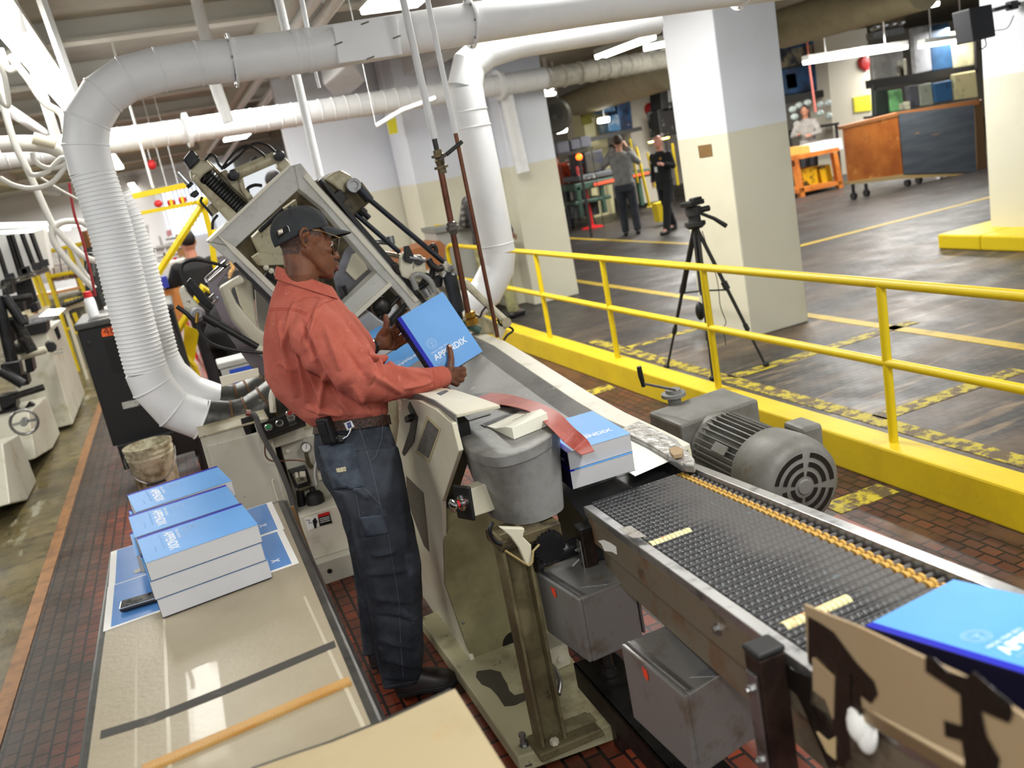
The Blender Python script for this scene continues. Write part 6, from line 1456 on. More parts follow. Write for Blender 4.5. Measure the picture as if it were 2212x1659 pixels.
def drape(name, bvh, px, m, parent, off=.002, n=10, t=.0015):
    """quad patch (4 pixel corners) laid on the cloth"""
    a, b, c, d = [Vector(p) for p in px]; G = []
    for i in range(n+1):
        row = []
        for j in range(n+1):
            q = (a.lerp(b, i/n)).lerp(d.lerp(c, i/n), j/n); row.append(hit(bvh, q.x, q.y, off))
        G.append(row)
    mb = MB(); vs = [[mb.bm.verts.new(p) if p is not None else None for p in row] for row in G]
    for i in range(n):
        for j in range(n):
            q = [vs[i][j], vs[i+1][j], vs[i+1][j+1], vs[i][j+1]]
            if all(q) and max((q[k].co-q[(k+1) % 4].co).length for k in range(4)) < .03: mb._f(q)
    o = mb.build(name, m, parent, smooth=60)
    sd = o.modifiers.new('solid', 'SOLIDIFY'); sd.thickness = t; sd.offset = 0
    return o
shirt_seam = M('shirt_seam', (178, 82, 66), .85)
for px in ([(726, 645), (700, 655), (680, 668), (668, 690), (655, 720), (650, 745)], [(581, 668), (600, 665), (640, 667), (664, 676)], [(582, 672), (600, 669), (640, 671), (662, 680)], [(597, 670), (600, 700)], [(735, 828), (748, 870), (762, 898)],
           [(935, 798), (938, 818), (940, 838)], [(890, 842), (935, 836)]):
    seam('shirt_seam', bvh_s, px, .0013, shirt_seam, shirt)
# collar: stand and fall
cl = MB()
for ri, (k, zoff) in enumerate(((0, 0),)):
    out_b = [(601, 608), (640, 622), (680, 634), (716, 652), (735, 648), (728, 628)]
co_l = ring((603, 612), (728, 640), 3.03, .078, n=36); co_h = ring((599, 575), (716, 618), 3.03, .068, n=36); co_i = scale_ring(co_h, .93); co_o = ring((596, 603), (731, 646), 3.03, .083, n=36)
cl.loft([scale_ring(co_l, .95), co_i, scale_ring(co_h, .97), co_h, [a_.lerp(b_, .5)+(a_-sum(co_h, Vector())/36).normalized()*.004 for a_, b_ in zip(co_h, co_o)], co_o, scale_ring(co_o, .97)], cap=False)
colr = cl.build('collar', shirt_m, shirt, smooth=60)
# cuff
cu0, cu1 = PD(936, 818, 3.30), PD(960, 814, 3.352); dcu = (cu1-cu0).normalized()
MB().lathe(cu0, dcu, [(.040, .0), (.0425, .004), (.0425, .05), (.041, .056), (.037, .054), (.034, .02)], n=32).build('cuff', shirt_m, shirt)
# jeans
jj = MB(); jj.loft([ring(*q) for q in JW]); jj.loft([ring(*q) for q in [((686, 985), (858, 965), 3.13, .11)]+J1]); jj.loft([ring(*q) for q in [((686, 985), (845, 965), 3.25, .10)]+J2])
jeans_me = fuse(jj, .0048, 7, .6)
def jean_f(c):
    X, Y = px_of(c)
    h = 1.1*nz(c, (10, 10, 5), 7) + .45*nz(c, (28, 28, 16), 1)
    for p, q, w, k in [((700, 1010), (760, 1060), 7, 1.2), ((740, 1040), (800, 1075), 6, 1.2), ((735, 1070), (760, 1180), 6, -1.4), ((790, 1060), (780, 1160), 7, 1.0), ((800, 1200), (860, 1190), 6, 1.0), ((790, 1240), (880, 1230), 7, 1.0), ((805, 1290), (900, 1300), 7, 1.0),
                       ((810, 1330), (905, 1350), 6, -1.0), ((815, 1380), (900, 1400), 7, 1.2), ((825, 1420), (905, 1440), 6, 1.3), ((825, 1460), (900, 1462), 5, 1.2), ((860, 1030), (880, 1200), 8, .8), ((760, 1130), (790, 1260), 6, 1.0)]:
        h = h + 1.8*k*crease(X, Y, p, q, w)
    return h
folds(jeans_me, .0068, jean_f)
jeans = link_mesh('jeans', jeans_me, denim, man)
bvh_j = BVHTree.FromPolygons([v.co.copy() for v in jeans_me.vertices], [tuple(p.vertices) for p in jeans_me.polygons])
denim_p = M('denim_pocket', (76, 84, 96), .9, 0, ((48, 54, 64), 9, .45, .65), (420, .35), spec=.2)
drape('back_pocket', bvh_j, [(688, 964), (766, 956), (788, 1052), (722, 1058)], denim_p, jeans, .002, 14)
drape('tool_pocket', bvh_j, [(778, 1117), (828, 1111), (840, 1152), (790, 1160)], denim_p, jeans, .002, 10)
for px in ([(688, 966), (766, 958)], [(690, 970), (765, 962)], [(766, 958), (788, 1052), (745, 1066), (722, 1060), (688, 966)], [(704, 1016), (744, 1016), (780, 1008)], [(776, 925), (788, 962), (800, 1000), (812, 1050), (824, 1100), (838, 1150), (846, 1200)],
           [(828, 905), (824, 950), (812, 985), (802, 995)], [(778, 1119), (828, 1113)], [(790, 1160), (840, 1152)], [(768, 1062), (778, 1117), (790, 1160)], [(788, 1055), (822, 1090)], [(846, 1200), (862, 1300), (866, 1400), (872, 1470)], [(832, 1484), (905, 1470)]):
    seam('jeans_stitching', bvh_j, px, .0008, thread, jeans)
drape('maker_patch', bvh_j, [(726, 1012), (747, 1008), (749, 1018), (728, 1022)], M('patch_cream', (196, 190, 160), .7, 0, ((120, 112, 80), 300, .5, .6)), jeans, .0035, 4)
# belt, phone pouch, badge reel
bt = [ring((683, 915), (838, 896), 3.16, .128, n=40), ring((681, 938), (842, 917), 3.165, .133, n=40)]
belt_m = M('braided_belt', (66, 38, 24), .5, 0, ((30, 18, 12), 120, .45, .55), (150, .6))
MB().loft([scale_ring(bt[0], 1.0), scale_ring(bt[0], 1.035), scale_ring(bt[1], 1.035), scale_ring(bt[1], 1.0)], cap=False).build('belt', belt_m, man, smooth=50)
leather = M('black_leather', (16, 16, 17), .38, 0, None, (200, .1))
pc_ = PD(706, 930, 3.02)
exx = (PD(726, 927, 3.0)-PD(690, 932, 3.03)).normalized(); upx = (PD(702, 905, 3.0)-PD(708, 960, 3.03)).normalized(); upx = (upx-exx*upx.dot(exx)).normalized(); nx_ = exx.cross(upx)
Rp = frame3(exx, upx, nx_)
po_ = MB().box(pc_, (.052, .095, .034), Rp).build('phone_pouch', leather, man, smooth=0, bevel=.009, segs=3)
MB().box(pc_+nx_*(.019 if nx_.y < 0 else -.019)+upx*.012, (.030, .045, .006), Rp).build('pouch_flap', leather, po_, smooth=0, bevel=.002)
drape('badge_reel', bvh_j, [(744, 914), (760, 908), (767, 922), (751, 930)], M('badge_white', (206, 208, 214), .35), man, .010, 4, .005)
drape('badge_print', bvh_j, [(750, 914), (758, 911), (762, 922), (754, 925)], M('badge_blue', (50, 62, 110), .4), man, .014, 3, .001)
P = [hit(bvh_j, x, y, .010) for x, y in ((759, 925), (757, 933), (752, 941), (742, 947))]; P = [p for p in P if p]
if len(P) > 1: MB().tube(P, .004, 8).build('badge_chain', chrome, man)
drape('key_holder', bvh_j, [(728, 936), (748, 940), (744, 956), (722, 958)], leather, man, .007, 4, .006)
# shoes
shoe_m = M('dark_brown_shoe', (34, 26, 24), .45, 0, ((22, 16, 15), 20, .5, .6))
def shoe(h, t, w, nm='shoe'):
    h, t = V(h), V(t); d = (t-h).normalized(); s = Vector((-d.y, d.x, 0)); L = (t-h).length
    prof = [(0, .6, .055), (.04, .85, .075), (.18, .95, .085), (.35, .88, .080), (.5, .92, .068), (.65, 1.05, .055), (.8, 1.05, .046), (.92, .85, .036), (1.0, .45, .02)]
    mb = MB(); mb.loft([[h+d*(L*q)+s*(w*k*math.cos(a))+Vector((0, 0, .012+hh*max(math.sin(a), 0)**.7 if math.sin(a) > 0 else .012)) for a in [2*math.pi*i/20 for i in range(20)]] for q, k, hh in prof])
    o = mb.build(nm, shoe_m, man, smooth=60)
    m2 = MB(); m2.loft([[h+d*(L*q)*1.01+s*(w*k*1.06*x)+Vector((0, 0, z)) for x, z in ((-1, 0), (1, 0), (1, .018), (-1, .018))] for q, k, hh in prof]); m2.build('sole', rubber, o, smooth=0, bevel=.003)
s0, s1 = PZ(858, 1497, .02), PZ(986, 1470, .01); shoe(s0, s1, .046)
s0, s1 = PZ(800, 1437, .02), PZ(905, 1412, .01); shoe(s0, s1, .046)
# watch
wd = (PD(818, 742, 3.50)-PD(785, 754, 3.45)).normalized()
MB().lathe(PD(799, 751, 3.475), wd, [(.028, 0), (.031, .002), (.031, .02), (.028, .022)], n=28).build('watch_strap', black, man)
MB().lathe(PD(800, 741, 3.455), (wd.cross(Vector((0, 0, 1)))*-.2+Vector((0, -.5, .85))).normalized(), [(.016, 0), (.017, .006), (.014, .008), (.001, .008)], n=20).build('watch_case', chrome, man)
# ---- cap
a30 = math.radians(29)
cf_ = hf*math.cos(a30)+hu*math.sin(a30); cn_ = -hf*math.sin(a30)+hu*math.cos(a30); cO = H(.001, 0, .021)
def K(f, l, u): return cO + cf_*f + hl*l + cn_*u
rings = []
for i in range(15):
    q = i/14; hgt = .105*q; k = (1-q**2.6)**(1/2.2) if q < 1 else .02
    row = []
    for j in range(48):
        an = 2*math.pi*j/48; cc, ss = math.cos(an), math.sin(an)
        arch = .010*(1-cc*cc) if q < .3 else 0
        bulge = 1+.025*math.sin(math.pi*q)
        back = .004 if cc < 0 else 0
        # opening above the strap at the back
        row.append(K((.094*k+.002)*cc*bulge+.002-back, (.082*k+.002)*ss*bulge, hgt+arch*(1-q/.3 if q < .3 else 0)))
    rings.append(row)
cap_o = MB().loft(rings, cap=False)
cap_o._f([cap_o.bm.verts.new(p) for p in rings[-1]])
cap = cap_o.build('baseball_cap', capm, man, smooth=60)
sd = cap.modifiers.new('solid', 'SOLIDIFY'); sd.thickness = .003; sd.offset = -1
MB().ball(K(0, 0, .106), (.008, .008, .004)).build('top_button', capm, cap)
for an0 in (math.radians(-55), math.radians(-112), math.radians(0)):
    P = []
    for i in range(1, 14):
        q = i/14; k = (1-q**2.6)**(1/2.2); P.append(K(.098*k*math.cos(an0)*1.03, .082*k*math.sin(an0)*1.03, .105*q+.0008))
    MB().tube(P, .0012, 6).build('cap_seam', cap_in, cap)
    if an0 < -1.5:
        P2 = [p+hf*.004 for p in P]; MB().tube(P2, .001, 6).build('cap_seam', cap_in, cap)
# brim
br = MB(); n1, n2 = 22, 8; top_, bot_ = [], []
for i in range(n1+1):
    v = -1+2*i/n1; rt, rb2 = [], []
    ang = v*math.radians(62)
    root = K(.096*math.cos(ang), .083*math.sin(ang), .004+.008*math.sin(ang)**2)
    for j in range(n2+1):
        w = j/n2
        ext = .086*w*math.cos(v*1.35)**.75
        p = root + hf*(ext*.98) + hu*(ext*-.02) - hu*(.016*v*v*w + .010*w*w*v*v) + hl*(v*.004*w)
        rt.append(p); rb2.append(p-hu*.0035)
    top_.append(rt); bot_.append(rb2)
T_ = [[br.bm.verts.new(p) for p in r] for r in top_]; B_ = [[br.bm.verts.new(p) for p in r] for r in bot_]
for i in range(n1):
    for j in range(n2):
        br.mi = 0; br._f([T_[i][j], T_[i+1][j], T_[i+1][j+1], T_[i][j+1]])
        br.mi = 1; br._f([B_[i][j], B_[i][j+1], B_[i+1][j+1], B_[i+1][j]])
    br.mi = 0; br._f([T_[i][n2], T_[i+1][n2], B_[i+1][n2], B_[i][n2]]); br._f([T_[i][0], B_[i][0], B_[i+1][0], T_[i+1][0]])
br.build('brim', [capm, cap_in], cap, smooth=60)
bvh_c = BVHTree.FromPolygons([Vector(p) for r in rings for p in r], [(i*48+j, i*48+(j+1) % 48, (i+1)*48+(j+1) % 48, (i+1)*48+j) for i in range(14) for j in range(48)])
drape('adjuster_strap', bvh_c, [(596, 505), (620, 487), (625, 498), (601, 516)], cap_in, cap, .002, 6, .002)
drape('metal_buckle', bvh_c, [(601.5, 498), (611, 494), (613, 503), (604, 508)], M('buckle', (200, 192, 176), .35, .4), cap, .0045, 3, .002)
seam('strap_piping', bvh_c, [(619, 487), (623, 490), (626, 500)], .001, whitep, cap)
# glasses
gl = MB().tube(arc([H(.004, -.079, .034), H(.035, -.078, .036), H(.075, -.073, .032), H(.108, -.066, .028)], 4), .0012, 8).build('glasses_temple', M('gold_wire', (150, 124, 84), .3, .8), man)
MB().tube(arc([H(.004, .079, .034), H(.035, .078, .036), H(.075, .073, .032), H(.108, .066, .028)], 4), .0012, 8).build('glasses_temple', brass, man)
lensm = bpy.data.materials.new('lens_glass'); lensm.use_nodes = True
lb = lensm.node_tree.nodes['Principled BSDF']; lb.inputs['Transmission Weight'].default_value = 1; lb.inputs['Roughness'].default_value = .02; lb.inputs['Base Color'].default_value = (.75, .75, .75, 1); lb.inputs['IOR'].default_value = 1.1
for s in (-1, 1):
    Pp = [H(.112-.006*abs(l)/.06, s*l, u) for l, u in ((.012, .026), (.062, .028), (.064, .006), (.056, -.010), (.020, -.011), (.012, .004))]
    MB().tube(Pp+[Pp[0]], .0014, 8).build('glasses_rim', M('rim_grey', (96, 92, 88), .25, .9), man)
    MB().prism(Pp, hf*.001).build('lens', lensm, man, smooth=0)
MB().tube([H(.112, -.012, .018), H(.115, 0, .020), H(.112, .012, .018)], .0013, 8).build('glasses_bridge', brass, man)
# ================================================================== OTHER PEOPLE
def figure(label, loc, heading, H_=1.75, skin_c=(196, 140, 112), top_c=(90, 90, 90), leg_c=(40, 42, 50), hair_c=(30, 24, 20), arms=None, legs=None, bend=0.0, headpose=(0, 0), top_mat=None, hair_len=0.0, bald=False, group=None, shoe_c=(20, 18, 18)):
    t = thing('person', label, 'person', loc, group)
    k = H_/1.75; R = Matrix.Rotation(heading, 3, 'Z'); o = V(loc)
    def T(x, y, z):        # local: x right, y forward, z up; bend pitches everything above the hips forward
        p = Vector((x, y, z))
        if z > .92 and bend:
            p = Vector((x, 0, .92)) + Matrix.Rotation(-bend, 3, 'X') @ (p-Vector((x, 0, .92)))
        return o + R @ (p*k)
    legs = legs or ((.10, .0), (-.10, .0))
    arms = arms or (((.25, -.02, 1.16), (.27, .06, .92)), ((-.25, -.02, 1.16), (-.27, .06, .92)))
    b = MB(); hx, hy = headpose
    hc = T(hx, .02+hy, 1.63)
    b.ball(hc, (.075*k, .095*k, .115*k), R, 16, 12); b.ball(T(hx, .05+hy, 1.585), (.055*k, .065*k, .07*k), R, 14, 10)
    b.ball(T(hx, .118+hy, 1.615), (.012*k, .018*k, .02*k), R, 8, 6)
    for s in (-1, 1): b.ball(T(hx+s*.077, .01+hy, 1.62), (.012*k, .022*k, .032*k), R, 8, 6)
    b.tube([T(hx*.6, .0, 1.42), T(hx, .01+hy, 1.58)], [.06*k, .052*k], 12)
    b.loft([[T(w*math.cos(a), d*math.sin(a), z) for a in [2*math.pi*i/18 for i in range(18)]] for z, w, d in ((.86, .155, .10), (1.0, .13, .09), (1.2, .16, .10), (1.36, .18, .10), (1.44, .10, .07))])
    for (el, wr), s in zip(arms, (1, -1)):
        sh = T(s*.17, 0, 1.39); e = T(*el); w = T(*wr)
        b.tube([sh, e], [.046*k, .036*k], 10); b.tube([e, w], [.036*k, .026*k], 10)
        d = (w-e).normalized(); q = w+d*.07*k
        sd_ = d.orthogonal().normalized()
        b.ball(w+d*.045*k, (.035*k, .018*k, .045*k), frame3(sd_, d.cross(sd_), d), 10, 8)
        for f in range(4): b.caps(q+sd_*(f-1.5)*.017*k, q+sd_*(f-1.5)*.02*k+d*(.055, .065, .062, .05)[f]*k-d.cross(sd_)*.015*k, .009*k, .007*k, 6)
        b.caps(w+sd_*.03*k+d*.02*k, w+sd_*.055*k+d*.06*k, .010*k, .008*k, 6)
    for (fx, fy), s in zip(legs, (1, -1)):
        hp_ = T(s*.09, 0, .88); kn_ = o + R @ (Vector((s*.095+(fx-s*.095)*.5, fy*.5+.03, .48))*k); an = o + R @ (Vector((fx, fy, .09))*k)
        b.tube([hp_, kn_], [.075*k, .052*k], 12); b.tube([kn_, an], [.052*k, .036*k], 12)
        b.caps(an, o + R @ (Vector((fx, fy+.14, .045))*k), .035*k, .03*k, 8)
    me = fuse(b, .010*k, 3)
    sm_ = M('skin_tone', skin_c, .5)
    body = link_mesh('body', me, sm_, t)
    for s in (-1, 1): MB().ball(T(hx+s*.028, .098+hy, 1.635), .009*k, n=8, m=6).build('eye', irism, body)
    c = MB()
    c.loft([[T(w*math.cos(a), d*math.sin(a), z) for a in [2*math.pi*i/18 for i in range(18)]] for z, w, d in ((.90, .185, .135), (1.02, .165, .125), (1.2, .185, .13), (1.36, .20, .125), (1.43, .13, .09), (1.47, .075, .07))])
    for (el, wr), s in zip(arms, (1, -1)):
        sh = T(s*.17, 0, 1.38); e = T(*el); w = T(*wr)
        c.tube([sh, e], [.072*k, .056*k], 12); c.tube([e, w], [.056*k, .042*k], 12); c.ball(e, .056*k, n=10, m=8); c.ball(sh, .074*k, n=10, m=8)
    link_mesh('top', fuse(c, .013*k, 4), top_mat or M('top_cloth', top_c, .85, 0, (tuple(int(v*.8) for v in top_c), 9, .45, .65)), t)
    c = MB()
    c.loft([[T(w*math.cos(a), d*math.sin(a), z) for a in [2*math.pi*i/18 for i in range(18)]] for z, w, d in ((.78, .17, .125), (.92, .175, .13), (1.0, .155, .12))])
    for (fx, fy), s in zip(legs, (1, -1)):
        hp_ = T(s*.09, 0, .86); kn_ = o + R @ (Vector((s*.095+(fx-s*.095)*.5, fy*.5+.03, .48))*k); an = o + R @ (Vector((fx, fy, .07))*k)
        c.tube([hp_, kn_, an], [.098*k, .078*k, .068*k], 12)
    link_mesh('trousers', fuse(c, .013*k, 4), M('trouser_cloth', leg_c, .85, 0, (tuple(int(v*.75) for v in leg_c), 8, .45, .65)), t)
    for (fx, fy), s in zip(legs, (1, -1)):
        MB().caps(o+R @ (Vector((fx, fy-.04, .045))*k), o+R @ (Vector((fx, fy+.17, .035))*k), .045*k, .038*k, 10).build('shoe', M('shoe_black', shoe_c, .4), t)
    if not bald:
        hb_ = MB(); hb_.ball(T(hx, -.005+hy, 1.665), (.083*k, .10*k, .095*k), R, 16, 12)
        if hair_len: hb_.ball(T(hx, -.06+hy, 1.58), (.075*k, .05*k, .10*k+hair_len*.5), R, 14, 10); hb_.tube([T(hx, -.09+hy, 1.62), T(hx, -.13+hy, 1.5), T(hx+.02, -.12, 1.5-hair_len)], [.03*k, .035*k, .012*k], 8)
        link_mesh('hair', fuse(hb_, .010*k, 2), M('hair_tone', hair_c, .7, 0, (tuple(min(255, int(v*1.5)) for v in hair_c), 40, .5, .6)), t)
    else:
        for s in (-1, 1): MB().ball(T(s*.07+hx, -.02+hy, 1.63), (.02*k, .05*k, .035*k), R, 8, 6).build('hair', M('grey_hair', (120, 116, 110), .8), t)
    return t, T, R
p = PZ(1365, 508, 0); vd = math.atan2(-p.x, p.y)          # heading that faces away from the camera
figure('man in grey sweater seen from behind photographing with a raised camera', (p.x, p.y, 0), vd-.05, 1.78, (200, 146, 118), (132, 132, 130), (46, 50, 58), (54, 40, 32),
       arms=(((.29, .12, 1.24), (.14, .22, 1.52)), ((-.34, .10, 1.26), (-.12, .24, 1.56))), legs=((.12, .02), (-.10, .08)))
cpos = Vector((p.x, p.y, 0)) + Matrix.Rotation(vd, 3, 'Z') @ Vector((-.10, .26, 1.60))
pcam = tag(MB().box(cpos, (.13, .07, .09), Matrix.Rotation(vd, 3, 'Z')).cyl(cpos, cpos+Matrix.Rotation(vd, 3, 'Z') @ Vector((0, .13, 0)), .035).build('photo_camera', black, smooth=40, bevel=.006), 'black camera held up by the man in the grey sweater', 'camera')
p = PZ(1450, 500, 0)
pol, Tp, Rp_ = figure('bald security officer in black uniform walking left past the big column', (p.x, p.y, 0), 2.0, 1.66, (214, 150, 130), (18, 20, 24), (18, 20, 24), arms=(((.27, -.10, 1.14), (.24, .02, .93)), ((-.28, .06, 1.18), (-.22, .26, 1.24))), legs=((.10, -.26), (-.09, .26)), bald=True)
MB().box(Tp(.04, .145, 1.16), (.05, .008, .085), Rp_).build('white_badge', paper, pol, smooth=0)
MB().box(Tp(-.08, .135, 1.34), (.035, .008, .04), Rp_).build('gold_badge', brass, pol, smooth=0)
for z in (1.3, 1.2): pass
MB().ball(Tp(.235, .0, 1.30), (.03, .035, .04), Rp_).build('shoulder_patch', M('patch', (200, 196, 180), .7), pol)
p = PZ(1236, 492, 0)
figure('man in orange-red sweater standing half behind the cream pillar', (p.x-.1, p.y, 0), vd+.3, 1.70, (150, 100, 76), (196, 74, 34), (52, 58, 70), (20, 16, 14))
stripe = bpy.data.materials.new('striped_cloth'); stripe.use_nodes = True
_n = stripe.node_tree; _w = _n.nodes.new('ShaderNodeTexWave'); _w.bands_direction = 'Z'; _w.inputs['Scale'].default_value = 3.2; _t = _n.nodes.new('ShaderNodeTexCoord'); _r = _n.nodes.new('ShaderNodeValToRGB')
_r.color_ramp.interpolation = 'CONSTANT'; _r.color_ramp.elements[0].color = lin((150, 40, 40)); _r.color_ramp.elements[1].color = lin((222, 214, 204)); _r.color_ramp.elements[1].position = .5
_n.links.new(_t.outputs['Object'], _w.inputs[0]); _n.links.new(_w.outputs[0], _r.inputs[0]); _n.links.new(_r.outputs[0], _n.nodes['Principled BSDF'].inputs['Base Color'])
p = PZ(1262, 474, 0)
figure('man in red and white striped shirt beside the red sign stand', (p.x, p.y, 0), vd+.1, 1.74, (170, 120, 92), (150, 40, 40), (40, 42, 50), (20, 16, 14), top_mat=stripe)
plaid = bpy.data.materials.new('plaid_cloth'); plaid.use_nodes = True
_n = plaid.node_tree; _t = _n.nodes.new('ShaderNodeTexCoord'); prev = None
for bd in ('Z', 'X'):
    _w = _n.nodes.new('ShaderNodeTexWave'); _w.bands_direction = bd; _w.inputs['Scale'].default_value = 4.5; _n.links.new(_t.outputs['Object'], _w.inputs[0])
    if prev is None: prev = _w
    else:
        _m = _n.nodes.new('ShaderNodeMath'); _m.operation = 'MULTIPLY'; _n.links.new(prev.outputs[1], _m.inputs[0]); _n.links.new(_w.outputs[1], _m.inputs[1])
_r = _n.nodes.new('ShaderNodeValToRGB'); _r.color_ramp.elements[0].color = lin((38, 38, 42)); _r.color_ramp.elements[1].color = lin((128, 124, 118)); _n.links.new(_m.outputs[0], _r.inputs[0]); _n.links.new(_r.outputs[0], _n.nodes['Principled BSDF'].inputs['Base Color'])
p = PZ(1108, 685, 0)
figure('man in dark plaid shirt and khaki trousers partly hidden by the right vertical duct', (p.x-.14, p.y, 0), -1.0, 1.76, (120, 84, 62), (60, 60, 62), (148, 146, 104), (20, 18, 16), top_mat=plaid, arms=(((.27, -.02, 1.16), (.24, .16, .98)), ((-.27, -.02, 1.16), (-.2, .2, 1.05))), legs=((.13, .08), (-.10, -.10)))
p = PZ(1762, 400, 0); p = PY(1762, 330, 15.2)
figure('woman in grey patterned top standing behind the wooden bench at right', (p.x, 15.4, 0), vd+2.7, 1.66, (170, 116, 92), (150, 146, 140), (50, 50, 54), (24, 18, 16), hair_len=.1, arms=(((.28, .08, 1.16), (.12, .26, 1.18)), ((-.28, .08, 1.16), (-.14, .26, 1.14))))
p = PY(416, 560, 9.6)
figure('dark-haired man in black seen from behind left of the machine frame', (p.x, 9.6, 0), .15, 1.70, (190, 130, 106), (24, 24, 26), (26, 26, 30), (22, 16, 14), arms=(((.28, .1, 1.18), (.18, .3, 1.1)), ((-.28, .1, 1.18), (-.18, .3, 1.1))))
p = PY(460, 640, 7.7)
figure('blond ponytailed woman in black bending forward behind the curved guard', (p.x+.0, 7.7, 0), -.9, 1.70, (196, 140, 112), (20, 20, 22), (22, 22, 24), (146, 112, 64), bend=.75, hair_len=.16, arms=(((.26, .2, 1.2), (.18, .42, 1.1)), ((-.26, .2, 1.2), (-.18, .42, 1.1))))
p = PY(592, 392, 8.6)
figure('person in orange seen through the top of the machine frame', (p.x, 8.6, .42), .3, 1.66, (190, 130, 106), (232, 96, 46), (60, 60, 70), (22, 16, 14))
# ================================================================== BACKGROUND RIGHT
def bx_(name, px, Y, t, m, label=None, cat=None, parent=None, bev=0, group=None):
    o = MB().prism([PY(x, y, Y) for x, y in px], (0, t, 0)).build(name, m, parent, smooth=0, bevel=bev)
    if label: tag(o, label, cat, group)
    return o
blue_m = M('machine_blue', (40, 84, 132), .45, .1, ((24, 40, 66), 3, .42, .6), var2=((150, 160, 170), 6, .62, .7))
bluel = M('machine_blue_light', (70, 120, 160), .45, .1, ((190, 196, 200), 4, .5, .65))
wcol = M('cream_column', (216, 208, 190), .6); dshelf = M('dark_shelf', (40, 38, 36), .5)
green_m = M('machine_green', (44, 72, 58), .5, .1, ((26, 40, 34), 3, .45, .6)); beige = M('beige_panel', (214, 206, 160), .6)
struct(bx_('trim_60', [(1240, 208), (1262, 200), (1290, 470), (1268, 474)], 20.5, .6, wcol))
struct(bx_('trim_61', [(1255, 205), (1300, 196), (1330, 470), (1285, 480)], 19.5, .6, beige))
struct(bx_('trim_62', [(1352, 205), (1420, 190), (1450, 430), (1382, 440)], 19.2, .6, wcol))
struct(bx_('trim_63', [(1783, 75), (1872, 60), (1898, 430), (1812, 440)], 16.6, .7, wcol))
bx_('warning_notice', [(1253, 240), (1275, 235), (1280, 266), (1259, 271)], 19.47, .03, ynd, 'dark yellow notice on the far beige column left of the blue machine', 'notice')
bx_('yellow_notice', [(1844, 210), (1880, 204), (1883, 238), (1847, 243)], 16.57, .03, ynote, 'bright yellow notice on the white column above the plywood cart', 'notice')
for c_, Y, lab in (((1404, 236), 19.19, 'red alarm bell on the far white column left of the big column'), ((1865, 136), 16.59, 'red alarm bell on the white column at upper right')):
    p = PY(*c_, Y); t = thing('alarm_bell', lab, 'alarm bell', p)
    MB().lathe(p, (0, -1, 0), [(.15, 0), (.15, .04), (.12, .08), (.03, .1), (.001, .1)]).build('gong', redp, t); MB().box(p+Vector((.05, .0, -.12)), (.12, .08, .1)).build('bell_box', redp, t, smooth=0)
bm1 = thing('blue_machine', 'blue and white machine on the far shelf between two pale columns', 'machine', PY(1330, 280, 18.8))
for px, m in (([(1293, 200), (1350, 196), (1352, 212), (1296, 216)], blue_m), ([(1300, 216), (1325, 212), (1330, 240), (1306, 243)], bluel), ([(1330, 205), (1360, 200), (1368, 278), (1340, 282)], blue_m), ([(1312, 250), (1338, 246), (1342, 282), (1316, 285)], bluel), ([(1342, 232), (1358, 229), (1361, 250), (1345, 252)], M('pale_machine', (190, 200, 214), .5))):
    bx_('machine_section', px, 18.8, .5, m, parent=bm1, bev=.02)
ss1 = bx_('steel_shelf', [(1268, 298), (1385, 273), (1388, 281), (1270, 308)], 18.2, .5, dshelf, 'long dark shelf rail below the far blue machine', 'shelf')
q_ = PY(1330, 290, 18.5); MB().tube([Vector((q_.x, q_.y, 0)), q_], .03, 6).build('shelf_post', dshelf, ss1)
struct(bx_('trim_64', [(1395, 215), (1470, 200), (1480, 290), (1405, 300)], 19.6, .3, M('pale_panel', (196, 192, 184), .6)))
bm2 = thing('press_machine', 'black and white press machinery beside the left edge of the big column', 'machine', PY(1450, 290, 18))
for px, m in (([(1424, 160), (1440, 158), (1446, 240), (1430, 242)], dshelf), ([(1406, 166), (1426, 162), (1430, 180), (1408, 184)], yellow), ([(1434, 158), (1458, 152), (1462, 170), (1437, 176)], yellow), ([(1420, 236), (1466, 228), (1474, 288), (1428, 294)], M('press_dark', (40, 38, 36), .5, .2, ((170, 166, 156), 3, .56, .62))), ([(1442, 190), (1462, 186), (1468, 236), (1446, 240)], M('press_pale', (176, 176, 172), .5, .2, ((50, 50, 50), 3, .5, .58)))):
    bx_('press_section', px, 18.0, .5, m, parent=bm2, bev=.02)
yf = thing('yellow_guard_frame', 'yellow steel guard frame standing between the photographing man and the officer', 'guard frame', PY(1400, 440, 15.5))
for a, b, w in (((1374, 318), (1404, 448), 7), ((1398, 330), (1415, 405), 5), ((1360, 300), (1378, 395), 5), ((1398, 448), (1425, 442), 5), ((1400, 310), (1445, 298), 6), ((1452, 310), (1465, 400), 6)):
    MB().tube([PY(*a, 15.5), PY(*b, 15.5)], w*15.5/FPX*.55, 4).build('yellow_bar', yellow, yf, smooth=0)
bx_('yellow_step', [(1418, 440), (1446, 432), (1453, 472), (1426, 480)], 15.0, .2, yellow, 'low yellow step on the floor left of the officer', 'step')
gw = thing('green_workbench', 'dark green machine bench with orange-red rails behind the red sign stand', 'workbench', PY(1290, 470, 17.2))
for px, m in (([(1240, 398), (1420, 362), (1424, 376), (1244, 414)], green_m), ([(1242, 436), (1320, 420), (1322, 428), (1244, 445)], green_m), ([(1262, 330), (1302, 322), (1308, 368), (1268, 376)], M('dark_blue_unit', (24, 30, 48), .5, .1, ((60, 56, 44), 3, .5, .6))), ([(1250, 380), (1340, 362), (1342, 374), (1252, 392)], M('bench_clutter', (70, 74, 76), .5, .1, ((196, 196, 190), 4, .56, .62)))):
    bx_('bench_section', px, 17.2, .8, m, parent=gw, bev=.02)
